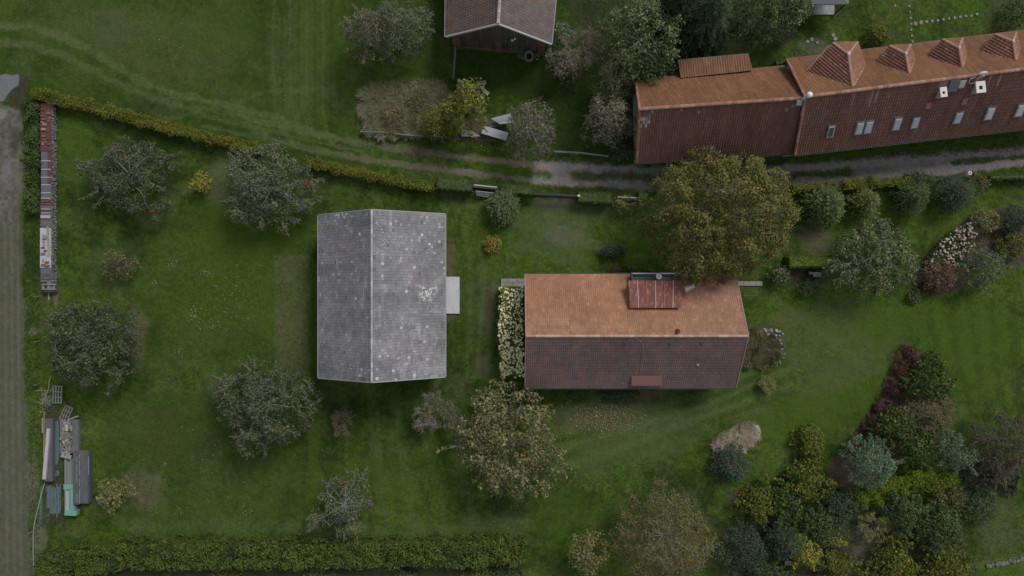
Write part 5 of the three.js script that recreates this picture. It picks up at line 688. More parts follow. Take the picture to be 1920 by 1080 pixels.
broad('thicket_conifer', 'dark conifer in the lower thicket left corner', 'conifer', 1398, 1035, 52, 3.4, 'bluedark', { irr: 0.4, spurs: 9, dens: 1.1, leaf: 0.16, base: 0.06, clump: 0.45, wl: 0.5, twigs: 0, bark: [0.09, 0.085, 0.06] });
conifer('thicket_conifer', 'deep green conifer beside the bright yellow bush', 'conifer', 1468, 1010, 40, 3.2, 'spruce', { step: 0.2, spray: 0.26, pw: 0.55 });
broad('thicket_bush', 'mid-green bush between dark conifers and grey clearing', 'bush', 1546, 985, 46, 2.2, 'green', { irr: 0.5, spurs: 5, dens: 1, leaf: 0.17, base: 0.06, clump: 0.42, twigs: 0, bark: [0.1, 0.09, 0.06] });
broad('golden_bush', 'brightest yellow bush in the lower thicket', 'bush', 1512, 1036, 30, 2.4, 'yellow', { irr: 0.5, spurs: 5, dens: 1.2, leaf: 0.17, base: 0.06, clump: 0.35, sz: 1.1 });
broad('golden_bush', 'small yellow bush above the grey clearing', 'bush', 1562, 1012, 18, 1.5, 'yellow', { irr: 0.5, spurs: 5, dens: 1, leaf: 0.15, base: 0.06, clump: 0.28, sx: 1.2, sz: 0.8 });
broad('golden_bush', 'yellow-orange bush on the bottom edge by the clearing', 'bush', 1562, 1064, 35, 2.0, 'laurelgold', { irr: 0.5, spurs: 5, dens: 1.1, leaf: 0.17, base: 0.06, clump: 0.38, sx: 1.1 });
broad('golden_bush', 'broad gold-tinged bush on the bottom edge right of the clearing', 'bush', 1680, 1058, 51, 2.4, 'laurelgold', { irr: 0.5, spurs: 5, dens: 1.1, leaf: 0.19, base: 0.06, clump: 0.45, twigs: 0, bark: [0.1, 0.09, 0.06] });
broad('golden_bush', 'gold-tinged bush farthest right on the bottom edge', 'bush', 1776, 1066, 51, 2.2, 'laurelgold', { irr: 0.5, spurs: 5, dens: 1, leaf: 0.17, base: 0.06, clump: 0.42, twigs: 0, bark: [0.1, 0.09, 0.06] });
bare('thorn_shrub', 'tangled leafless shrub in the grey clearing', 'shrub', 1640, 985, 34, 1.5, { bark: [0.19, 0.17, 0.15], leaves: 1.3, pal: 'yellowgreen', n: 10, depth: 3 });
broad('thicket_bush', 'dim green bush on the bottom edge left of the yellow bushes', 'bush', 1440, 1078, 44, 1.8, 'green', { irr: 0.5, spurs: 5, dens: 0.9, leaf: 0.15, base: 0.06, clump: 0.4, twigs: 1, bark: [0.1, 0.09, 0.06] });
broad('lilac_tree', 'thin dark brownish tree at the right edge', 'tree', 1895, 836, 68, 4.4, 'dim', { irr: 0.5, spurs: 5, gapk: 0.16, dens: 0.5, leaf: 0.12, clump: 0.55, twigs: 7, bark: [0.2, 0.17, 0.15], sx: 0.9, sz: 1.1 });
broad('thicket_bush', 'ragged green bush in the rough grass at the right edge', 'bush', 1838, 945, 40, 1.4, 'green', { irr: 0.4, dens: 0.6, leaf: 0.13, base: 0.05, clump: 0.38 });
for (const [x, y, r, pl, l] of [[130, 1082, 26, 'green', 'dark herb clump below the bottom hedge, nearest the path'], [420, 1080, 30, 'laurelgold', 'yellowish herb clump below the bottom hedge left of centre'], [600, 1082, 28, 'green', 'dark herb clump below the middle of the bottom hedge'], [760, 1084, 22, 'bluedark', 'bluish herb clump below the bottom hedge'], [895, 1078, 26, 'laurelgold', 'yellow-leaved clump below the free end of the bottom hedge'], [950, 1076, 26, 'green', 'green clump at the free end of the bottom hedge']]) broad('herb_clump', l, 'plant', x, y, r, 0.9, pl, { irr: 0.4, dens: 0.9, leaf: 0.16, base: 0.05, clump: 0.35, sx: 1.3, sz: 0.8 });
// wine-red barberries along the mulch strip
for (const [x, y, r, l] of [[1711, 668, 15, 'wine-red barberry at the tip of the curved mulch bed'], [1694, 700, 13, 'second wine-red barberry down the curved mulch bed'], [1676, 732, 14, 'third wine-red barberry down the curved mulch bed'], [1650, 762, 13, 'lowest wine-red barberry of the curved mulch bed']]) broad('barberry', l, 'shrub', x, y, r, 0.7, 'wine', { irr: 0.3, dens: 0.9, leaf: 0.09, base: 0.05, clump: 0.24 });

// --- flower heads ---
const headGeo = new THREE.IcosahedronGeometry(1, 0);
function heads(g, list, cols) { const T = new Tris(list.length * 20), p = headGeo.attributes.position; for (const [x, y, z, s] of list) { const c = jit(pick(cols), 0.12), a = rnd() * 6, co = Math.cos(a), si = Math.sin(a); for (let i = 0; i < p.count; i += 3) { const v = k => [p.getX(i + k), p.getY(i + k), p.getZ(i + k)].map((q, d, A) => d === 0 ? A[0] * co - A[2] * si : d === 2 ? A[0] * si + A[2] * co : q), [A, B, C] = [v(0), v(1), v(2)], k = jit(c, 0.1); T.tri(x + A[0] * s, y + A[1] * s * 0.8, z + A[2] * s, x + B[0] * s, y + B[1] * s * 0.8, z + B[2] * s, x + C[0] * s, y + C[1] * s * 0.8, z + C[2] * s, ...k); } } return part(g, 'blossoms', T.geo(), VC, 'stuff'); }
reseed(501);
hedge('hydrangea_row', 'row of white flowering hydrangeas along the orange house end', [[958, 538], [957, 620], [962, 706]], 44, 1.5, 'yellowgreen', { cat: 'flowering hedge', rough: 0.22, leaf: 0.14, dens: 80, loose: 0.4, flow: (g, q, w, h) => { const l = []; for (let i = 0; i < 760; i++) { const t = rnd(), s = rnd() * 2 - 1, p = t < 0.5 ? along(q[0], q[1], t * 2) : along(q[1], q[2], t * 2 - 1), k = rr(0.065, 0.125); if (Math.abs(s - 0.15) < 0.25 && rnd() < 0.55) continue; l.push([p.x + clamp(s, -1, 1) * w * 0.52, h + rr(-0.05, 0.3) - Math.abs(s) * 0.2, p.z + gauss() * 0.2, k]); } heads(g, l, [[0.76, 0.74, 0.46], [0.8, 0.78, 0.54], [0.7, 0.68, 0.4]]); } });
{ // pink hydrangea bed
  reseed(502); const out = [[1738, 490], [1762, 455], [1790, 428], [1818, 418], [1830, 440], [1826, 462], [1800, 500], [1770, 500]], g = thing('pink_hydrangea_bed', 'bed of pink-white hydrangeas above the russet shrub', 'flower bed', G(1785, 460)), L = new Tris(4000), l = [];
  for (let i = 0; i < 6000; i++) { const x = rr(1730, 1835), y = rr(415, 505); if (!inside(x, y, out)) continue; const p = G(x, y, 0.7); L.leaf(p.x, rr(0.3, 0.85), p.z, gauss() * 0.4, 0.85, gauss() * 0.4, 0.15, 0.75, jit(pick(PAL.green), 0.2)); if (rnd() < 0.095 && vnoise(x / 9, y / 9, 61) > 0.3) l.push([p.x, rr(0.8, 1.02), p.z, rr(0.06, 0.11)]); }
  part(g, 'foliage', L.geo(), LEAF, 'stuff'); heads(g, l, [[0.38, 0.29, 0.26], [0.5, 0.45, 0.4], [0.28, 0.18, 0.17], [0.34, 0.25, 0.22]]);
}
function tufts(name, label, cat, out, n, h, cols, o = {}) { // a bed of upright grass blades
  reseed(treeSeed += 17); const b = bounds(out, 0), c = G((b[0] + b[2]) / 2, (b[1] + b[3]) / 2), T = new Tris(n), lean = o.lean ?? 0.7; for (let i = 0; i < n; i++) { const x = rr(b[0], b[2]), y = rr(b[1], b[3]); if (!inside(x + (rnd() - 0.5) * 8, y + (rnd() - 0.5) * 8, out)) continue; const p = G(x, y, 0), a = vnoise(x / 14, y / 14, 3) * 12 + gauss(), H = h * rr(0.6, 1.2), e = p.clone().add(V(Math.cos(a) * H * lean, H, Math.sin(a) * H * lean)), s = o.w ?? 0.018, cl = jit(pick(cols), 0.2), nx = -Math.sin(a) * s, nz = Math.cos(a) * s; T.tri(p.x - nx, 0.005, p.z - nz, p.x + nx, 0.005, p.z + nz, e.x, e.y, e.z, ...cl); }
  const geo = T.geo(); if (o.parent) return part(o.parent, name, geo, LEAF, 'stuff'); return solo(name, geo, LEAF, label, cat, null, o.kind);
}
tufts('feather_grass', 'clump of beige dry ornamental grass beside the slate-blue pine', 'ornamental grass', [[1336, 832], [1360, 815], [1392, 797], [1420, 796], [1424, 808], [1400, 834], [1385, 845], [1355, 840]], 12000, 0.5, PAL.straw, { w: 0.022, lean: 1.1 });
tufts('brush_patch', 'overgrown patch of pale dry weeds left of the yellow tree', 'weeds', [[680, 172], [760, 160], [836, 158], [840, 190], [800, 250], [700, 258], [678, 245]], 26000, 0.55, [[0.34, 0.3, 0.22], [0.26, 0.23, 0.165], [0.24, 0.22, 0.16], [0.2, 0.19, 0.1], [0.13, 0.15, 0.06], [0.1, 0.13, 0.045]], { w: 0.026, kind: 'stuff', lean: 1.2 });
broad('bramble', 'brownish bramble in the overgrown weed patch', 'shrub', 735, 222, 32, 1.0, 'dry', { irr: 0.4, dens: 0.7, leaf: 0.12, base: 0.05, clump: 0.35, twigs: 5, bark: BROWNB });
broad('bramble', 'greener bramble in the overgrown weed patch by the yellow tree', 'shrub', 785, 190, 28, 0.9, 'olive', { irr: 0.4, dens: 0.7, leaf: 0.12, base: 0.05, clump: 0.35, twigs: 4, bark: BROWNB });

const ORD = 'first second third fourth fifth sixth seventh eighth ninth tenth eleventh twelfth thirteenth fourteenth fifteenth sixteenth'.split(' ');
// ---------- firewood stack along the path ----------
reseed(601);
function boxPx(parent, name, material, x0, y0, x1, y1, h0, h1, lab, cat, group, rot = 0, tilt = 0) { // box whose top face spans a plan rectangle
  const A = G(x0, y0, h1), B = G(x1, y1, h1), g = new THREE.BoxGeometry(B.x - A.x, h1 - h0, B.z - A.z); if (tilt) g.rotateX(tilt); if (rot) g.rotateY(rot); g.translate((A.x + B.x) / 2, (h0 + h1) / 2, (A.z + B.z) / 2);
  return parent ? part(parent, name, g, material) : solo(name, g, material, lab, cat, group);
}
const grainTex = (sd, lo = 0.78) => noiseTex(256, (i, j) => { const v = lo + (1 - lo) * (0.6 * fbm(i / 5, j / 60, sd, 3) + 0.4 * fbm(i / 40, j / 40, sd + 5, 3)); return [v, v, v]; }, true);
const dustTex = noiseTex(256, (i, j) => { const v = 0.72 + 0.28 * fbm(i / 24, j / 24, 45, 5) + 0.08 * (hash(i, j, 3) - 0.5); return [v, v, v]; }, true), woodTex = grainTex(77, 0.6);
const dusty = (c, r = 0.85) => mat(c, r, { map: dustTex }), woody = (c, r = 0.9) => mat(c, r, { map: woodTex });
const SLATE = dusty([0.15, 0.16, 0.178]), MAROON = dusty([0.15, 0.062, 0.062]), WHITEP = dusty([0.56, 0.58, 0.61], 0.6), GREYW = woody([0.36, 0.355, 0.35]), OCHRE = woody([0.40, 0.27, 0.11]), PALEW = woody([0.5, 0.45, 0.38]);
{
  const st = thing('firewood_stack', 'long stack of split firewood between the path hedge and the lawn', 'wood stack', G(90, 370)), core = boxPx(st, 'stack_core', mat([0.1, 0.095, 0.09]), 77, 196, 97, 543, 0, 0.5);
  const T = new Tris(14000), x1 = G(98, 0, 0.6).x, z0 = G(0, 194, 0.55).z, z1 = G(0, 545, 0.55).z;
  for (let z = z0; z < z1; z += 0.13) for (let r = 0; r < 5; r++) { const y = 0.07 + r * 0.115 + rnd() * 0.03, rad = rr(0.045, 0.075), zz = z + rr(-0.04, 0.04), x = x1 + rr(-0.06, 0.07), k = rr(0.5, 1.5), c = [0.26 * k, 0.258 * k, 0.262 * k]; T.rod(V(x - 0.45, y, zz), V(x, y, zz), rad, rad, up(c, 0.6), 5); for (let i = 0; i < 5; i++) { const a = i * 1.2566, b = a + 1.2566; T.tri(x, y, zz, x, y + Math.sin(a) * rad, zz + Math.cos(a) * rad, x, y + Math.sin(b) * rad, zz + Math.cos(b) * rad, ...c); } }
  for (let z = z0; z < z1; z += 0.09) { const k = rr(0.4, 1.6), y = 0.56 + rnd() * 0.06, c = [0.25 * k, 0.25 * k, 0.258 * k]; T.rod(V(x1 - rr(0.3, 0.5), y, z), V(x1 + rr(-0.1, 0.04), y, z + gauss() * 0.06), rr(0.03, 0.06), rr(0.02, 0.05), c, 5); }
  part(st, 'split_logs', T.geo(), VC, 'stuff');
  const cover = (y0, y1, m, label, x0 = 76, x1_ = 96, h = 0.66) => boxPx(null, 'roofing_sheet', m, x0, y0, x1_, y1, 0.6, h, label, 'roofing sheet', 'sheets covering the firewood stack', gauss() * 0.01);
  cover(194, 228, MAROON, 'maroon sheet with bricks at the hedge end of the firewood stack'); cover(229, 247, MAROON, 'second maroon sheet from the hedge end of the firewood stack'); cover(248, 262, MAROON, 'short maroon sheet carrying the lower group of loose bricks'); cover(263, 283, MAROON, 'maroon sheet overlapping the first slate sheet');
  const sl = [[284, 301], [302.5, 317], [318.5, 332], [333.5, 346], [347.5, 361], [362.5, 371]], nm = ['first', 'second', 'third', 'fourth', 'fifth', 'sixth'];
  sl.forEach(([a, b], i) => { cover(a, b, SLATE, `slate-grey sheet on the firewood stack, ${nm[i]} below the maroon ones`, 77, i < 4 ? 89 : 96); const e = boxPx(null, 'batten', WHITEP, 77, b - 0.2, 95, b + 1.3, 0.66, 0.7, `thin white batten along the ${nm[i]} slate-grey sheet of the firewood stack`, 'batten', 'battens on the firewood stack'); });
  boxPx(null, 'maroon_strip', MAROON, 89.3, 285, 96, 346, 0.6, 0.665, 'long maroon strip beside the slate-grey sheets of the stack', 'roofing strip');
  cover(372, 384, MAROON, 'maroon sheet with red bricks halfway along the firewood stack'); cover(385, 391.5, SLATE, 'narrow slate sheet above the white-edged maroon strip'); cover(392.5, 398.5, MAROON, 'narrow maroon strip with white edges on the stack'); cover(400, 412, SLATE, 'slate sheet with the row of small white blocks'); cover(412.6, 425, SLATE, 'plain slate sheet just above the white board'); cover(503, 514, SLATE, 'slate sheet just below the white board'); cover(514.6, 529, SLATE, 'last slate sheet before the grey crate frame');
  for (const y of [392, 399, 517, 523]) boxPx(null, 'batten', y < 400 ? WHITEP : MAROON, 77, y - 0.6, 95, y + 0.7, 0.66, 0.7, `${y < 400 ? 'white' : 'maroon'} batten ${{ 392: 'above', 399: 'below', 517: 'nearer the white board on', 523: 'nearer the crate frame on' }[y]} ${y < 400 ? 'the narrow maroon strip of the stack' : 'the lower slate sheets'}`, 'batten', 'battens on the firewood stack');
  boxPx(null, 'white_board', WHITEP, 75, 427, 95, 502, 0.6, 0.68, 'long white board with odds and ends on the firewood stack', 'board');
  const WB = 'scraps on the white board of the firewood stack'; boxPx(null, 'timber_offcut', PALEW, 88, 424, 91, 480, 0.68, 0.76, 'long pale timber offcut lying on the white board', 'timber', WB, 0.02); boxPx(null, 'timber_offcut', GREYW, 80, 440, 83, 462, 0.68, 0.74, 'short grey timber offcut on the white board', 'timber', WB); boxPx(null, 'dark_bar', mat([0.05, 0.055, 0.065]), 76, 463.5, 84, 466, 0.68, 0.72, 'dark metal bar across the white board', 'bar', WB); boxPx(null, 'stone_block', dusty([0.34, 0.31, 0.26]), 79, 442, 88, 447.5, 0.7, 0.82, 'rounded stone block weighing down the white board', 'stone', WB);
  const brickNo = [0, 0, 0], bm = [[0.27, 0.13, 0.085], [0.32, 0.19, 0.125], [0.23, 0.09, 0.075], [0.42, 0.3, 0.22]];
  for (const [x, y, w, h, m] of [[80, 205, 7, 3, 2], [91, 212, 7, 3.6, 1], [79, 217, 7, 3, 0], [93, 221, 4, 3, 1], [81, 223, 6, 3.6, 0], [91, 226, 4, 4, 0], [79, 229, 6, 3, 1], [83, 233, 8, 4, 3], [81, 242, 8, 4, 3], [81, 255, 7, 4, 0], [82, 261, 6, 4, 0], [85, 266, 4, 5, 0], [80, 269, 4, 6, 1], [91, 270, 7, 4, 2], [80, 377, 6, 4, 2], [88, 377, 7, 3.5, 2], [81, 382, 7, 3, 2], [90, 382, 7, 3, 0], [80, 476, 8, 4, 0], [84, 470, 5, 3, 2], [87, 492, 7, 4, 2], [80, 497, 7, 4, 0], [88, 498.5, 8, 4, 2], [80, 488, 3, 5, 3]]) { const bi = brickNo[y > 420 ? 2 : y > 360 ? 1 : 0]++, wb = y > 420; boxPx(null, 'loose_brick', dusty(jit(bm[m], 0.1)), x - w / 2, y - h / 2, x + w / 2, y + h / 2, wb ? 0.68 : 0.66, wb ? 0.76 : 0.75, wb ? `loose brick on the white board of the firewood stack, ${['broad one nearest the middle', 'dark small one nearest the middle', 'upper dark one of three', 'orange one of three', 'lower dark one of three', 'pale upright one'][bi]}` : y > 360 ? `red brick halfway along the firewood stack, ${['upper one at the hedge side', 'upper one at the lawn side', 'lower one at the hedge side', 'lower one at the lawn side'][bi]}` : `loose orange brick on the maroon sheets, ${ORD[bi]} from the hedge corner`, 'brick', wb ? 'bricks on the white board' : y > 360 ? 'bricks halfway along the firewood stack' : 'bricks on the maroon sheets', gauss() * 0.08); }
  for (let i = 0; i < 6; i++) boxPx(null, 'white_block', WHITEP, 76 + i * 3.1, 403.5, 78.4 + i * 3.1, 409, 0.66, 0.74, 'small white block in the row on the slate sheet', 'block', 'row of white blocks');
  const fr = thing('crate_frame', 'grey wooden crate frame leaning on the lower end of the stack', 'crate', G(92, 538)); for (const y of [532, 541]) boxPx(fr, 'rail', GREYW, 79, y, 104, y + 2.4, 0.62, 0.7); for (const x of [79.5, 89.5, 99.5]) boxPx(fr, 'slat', GREYW, x, 532, x + 3, 543, 0.56, 0.63); boxPx(fr, 'base_board', mat([0.1, 0.095, 0.09]), 81, 534, 103, 548, 0, 0.5); boxPx(null, 'loose_plank', PALEW, 90, 549, 92.5, 562, 0, 0.06, 'short pale plank on the ground below the crate frame', 'plank');
}
// ---------- building materials in the lower left ----------
reseed(602);
{
  const bp = thing('brush_pile', 'heap of dry cut branches beside the upright grey pallet', 'brush pile', G(86, 752)), T = new Tris(2000); for (let i = 0; i < 150; i++) { const p = G(86 + gauss() * 9, 752 + gauss() * 16, rr(0.05, 0.5)), a = rnd() * 6.3, l = rr(0.2, 0.6); limb(T, p, p.clone().add(V(Math.cos(a) * l, gauss() * 0.12, Math.sin(a) * l)), rr(0.01, 0.028), 0.006, jit([0.27, 0.245, 0.225], 0.35), 0.12, 3); }
  limb(T, G(88, 738, 0.4), G(95, 706, 0.6), 0.035, 0.015, [0.4, 0.34, 0.24], 0.1, 4); limb(T, G(66, 733, 0.3), G(100, 732, 0.5), 0.025, 0.015, [0.36, 0.31, 0.25], 0.04, 4); part(bp, 'branches', T.geo(), VC, 'stuff');
  const pallet = (label, cx, cy, W, L, rot, h, m) => { const c = G(cx, cy, h), g = thing('pallet', label, 'pallet', V(c.x, 0, c.z), 'wooden pallets'), add = (n, x, z, w, d, y0, y1, mm) => { const q = new THREE.BoxGeometry(w, y1 - y0, d); q.translate(x, (y0 + y1) / 2, z); const k = put(new THREE.Mesh(q, mm), n, g); k.rotation.y = rot; return k; }; for (let i = 0; i < 4; i++) add('slat', -W / 2 + 0.05 + i * (W - 0.1) / 3, 0, 0.1, L, h - 0.03, h, m); for (let i = 0; i < 4; i++) add('cross_board', 0, -L / 2 + 0.05 + i * (L - 0.1) / 3, W, 0.09, h - 0.12, h - 0.035, m); for (const s of [-1, 0, 1]) add('block', s * (W / 2 - 0.06), 0, 0.1, L * 0.9, 0, h - 0.125, mat([0.1, 0.09, 0.08])); return g; };
  pallet('upright grey pallet beside the heap of cut branches', 107, 740, 0.8, 1.5, -0.03, 0.18, GREYW); pallet('tilted weathered pallet above the heap of scrap wood', 123.5, 776, 0.75, 1.35, -0.42, 0.3, woody([0.28, 0.26, 0.24]));
  const plankAt = (name, label, cat, x0, y0, x1, y1, w, h0, h1, m, group) => { const a = G(x0, y0, h1), b = G(x1, y1, h1), L = a.distanceTo(b), g = new THREE.BoxGeometry(w, h1 - h0, L); g.rotateY(Math.atan2(b.x - a.x, b.z - a.z)); g.translate((a.x + b.x) / 2, (h0 + h1) / 2, (a.z + b.z) / 2); return solo(name, g, m, label, cat, group); };
  plankAt('beam_stack', 'dark tarred beam stack under the long white beam', 'beams', 91, 785, 90, 903, 0.72, 0, 0.4, dusty([0.13, 0.13, 0.15])); plankAt('beam', 'narrow dark beam on the outer side of the beam stack', 'beam', 98.5, 784, 97.5, 868, 0.18, 0, 0.3, dusty([0.12, 0.115, 0.12]));
  plankAt('white_beam', 'long white beam lying on the dark beam stack', 'beam', 90.5, 804, 82, 899, 0.26, 0.4, 0.58, WHITEP); plankAt('ochre_plank', 'longest ochre plank beside the white beam', 'plank', 82.5, 771, 81.5, 860, 0.1, 0.4, 0.5, OCHRE); plankAt('ochre_plank', 'shorter ochre plank touching the white beam', 'plank', 85, 815, 80, 890, 0.07, 0.4, 0.48, OCHRE); plankAt('ochre_plank', 'pale stub of plank at the brush pile end of the beams', 'plank', 79.5, 784, 79, 812, 0.08, 0.4, 0.47, PALEW); plankAt('ochre_plank', 'ochre plank end showing at the right of the beam stack', 'plank', 98, 874, 97.5, 896, 0.08, 0, 0.12, OCHRE);
  const tarp = (name, label, pts, y, m, ridg = 0) => { const sh = new THREE.Shape(pts.map(([a, b]) => { const q = G(a, b, y); return new THREE.Vector2(q.x, -q.z); })), g = new THREE.ExtrudeGeometry(sh, { depth: 0.03, bevelEnabled: false }); g.rotateX(-Math.PI / 2); g.translate(0, y, 0); return solo(name, g, m, label, name.replace(/_/g, ' ').split(' ').pop()); };
  const TEAL = dusty([0.135, 0.185, 0.19], 0.6);
  tarp('ground_tarp', 'blue-grey tarp on the ground between beam stack and scrap wood', [[99, 792], [110, 788], [112, 850], [108, 872], [99, 868]], 0.01, TEAL); tarp('ground_tarp', 'small scrap of blue-grey tarp below the beam stack', [[101, 884], [109, 880], [112, 890], [104, 894]], 0.01, TEAL);
  const rib = thing('corrugated_sheet', 'blue-green corrugated sheet lying flat near the path corner', 'corrugated sheet', G(102, 940)); for (let i = 0; i < 9; i++) { const x = 87 + i * 3; boxPx(rib, 'corrugation', dusty(i % 2 ? [0.135, 0.19, 0.2] : [0.115, 0.165, 0.18], 0.5), x, 906 + hash(i, 1, 5) * 9, x + 3.05, 972 - hash(i, 2, 5) * 12 - (i < 2 ? 14 : 0), 0.01, 0.05 + (i % 2) * 0.03); }
  tarp('green_net', 'scrap of dark teal netting at the path edge', [[75, 925], [79, 905], [80, 940], [78, 975], [74, 972]], 0.01, mat([0.05, 0.14, 0.11], 0.9));
  // dark sheet and scrap heap
  boxPx(null, 'dark_boards', dusty([0.17, 0.19, 0.2]), 112, 787, 147, 850, 0, 0.3, 'grey panel stack under the heap of scrap wood', 'panels');
  const hp = thing('scrap_wood_heap', 'jumbled heap of pale scrap wood on the grey panels', 'scrap wood', G(124, 826, 0.3)); hp.position.y = 0.3; const sc = [[0.5, 0.46, 0.4], [0.38, 0.37, 0.37], [0.3, 0.31, 0.33], [0.45, 0.36, 0.26], [0.55, 0.54, 0.52], [0.24, 0.23, 0.22]].map(c => woody(c));
  for (let i = 0; i < 110; i++) { const y = rr(792, 855), x = 125 + gauss() * 7, l = rr(0.15, 0.75), w = rr(0.04, 0.16), h = rr(0.32, 0.62), q = G(x, y, h), g = new THREE.BoxGeometry(w, 0.035, l); g.rotateX(gauss() * 0.15); g.rotateY(rnd() < 0.6 ? gauss() * 0.35 : rnd() * 3.1); g.translate(q.x, h, q.z); part(hp, 'offcut', g, pick(sc)); }
  for (let i = 0; i < 7; i++) boxPx(hp, 'small_slat', woody([0.42, 0.33, 0.25]), 114, 811 + i * 1.9, 128, 812.2 + i * 1.9, 0.62, 0.66); boxPx(hp, 'white_offcut', WHITEP, 123, 796, 127, 808, 0.6, 0.65); plankAt('pale_plank', 'pale plank jutting from the scrap heap towards the lawn', 'plank', 130, 786, 147, 780, 0.1, 0.3, 0.36, PALEW);
  const tl = plankAt('light_sheet', 'light grey sheet at the lower end of the scrap heap', 'sheet', 114, 853, 133, 858, 0.35, 0.5, 0.56, dusty([0.34, 0.36, 0.39]));
  const fp = thing('felt_panel_stack', 'stack of dark slate-grey felt panels beside the young fruit tree', 'panels', G(153, 895)); boxPx(fp, 'panel_stack', mat([0.07, 0.07, 0.078]), 139, 847, 167, 944, 0, 0.52); boxPx(fp, 'panel', dusty([0.115, 0.12, 0.135]), 137, 846, 147, 946, 0.52, 0.57); boxPx(fp, 'panel', dusty([0.13, 0.135, 0.155]), 147.6, 844, 165, 944, 0.52, 0.585); boxPx(fp, 'panel', dusty([0.095, 0.1, 0.112]), 165.6, 845, 168, 940, 0.5, 0.55);
  for (const [x, a, b] of [[144, 856, 866], [144, 870, 884], [144, 888, 905], [144, 926, 942], [148.4, 852, 860], [148.4, 864, 890], [148.4, 898, 912], [148.4, 918, 945], [166, 856, 890]]) boxPx(fp, 'pale_edge', dusty([0.36, 0.37, 0.38]), x - 0.5, a, x + 0.5, b, 0.585, 0.6);
  const wp = thing('wrapped_timber', 'bundle of grey timber under turquoise wrapping beside the felt panels', 'timber bundle', G(130, 915)); for (let i = 0; i < 6; i++) { const x = 121 + i * 3.1; boxPx(wp, 'board', pick([GREYW, woody([0.25, 0.255, 0.265]), woody([0.32, 0.33, 0.34])]), x, 858 + rr(0, 8), x + 2.8, 955 + rr(-6, 14), 0, 0.36 + rr(0, 0.1)); }
  const TQ = dusty([0.2, 0.46, 0.40], 0.45); boxPx(wp, 'wrapping', TQ, 119, 908, 137.5, 918, 0.02, 0.5, 0, 0, 0, 0.03); boxPx(wp, 'wrapping', TQ, 132, 916, 137, 964, 0.02, 0.5); boxPx(wp, 'wrapping', TQ, 121, 957, 143, 967, 0.02, 0.48, 0, 0, 0, -0.06); boxPx(wp, 'clear_film', dusty([0.42, 0.5, 0.5], 0.4), 123, 920, 130, 958, 0.44, 0.5);
  // wire fence line beside the path
  const cb = [[84, 905], [78, 925], [72, 950], [64, 985], [62, 1020], [63, 1060]].map(([x, y]) => G(x, y, 0.06)); solo('cable', new THREE.TubeGeometry(new THREE.CatmullRomCurve3(cb), 40, 0.035, 6), mat([0.3, 0.31, 0.32], 0.7), 'pale cable snaking along the field path edge', 'cable');
  for (const [y, l] of [[556, 'topmost'], [640, 'second'], [720, 'third'], [996, 'lowest']]) { const p = G(y > 900 ? 63 : 74, y), g = new THREE.CylinderGeometry(0.045, 0.055, 0.7, 7); g.translate(p.x, 0.35, p.z); solo('fence_post', g, woody([0.3, 0.28, 0.25]), `thin grey fence post by the field path, ${l} of four`, 'post', 'posts along the field path'); }
}
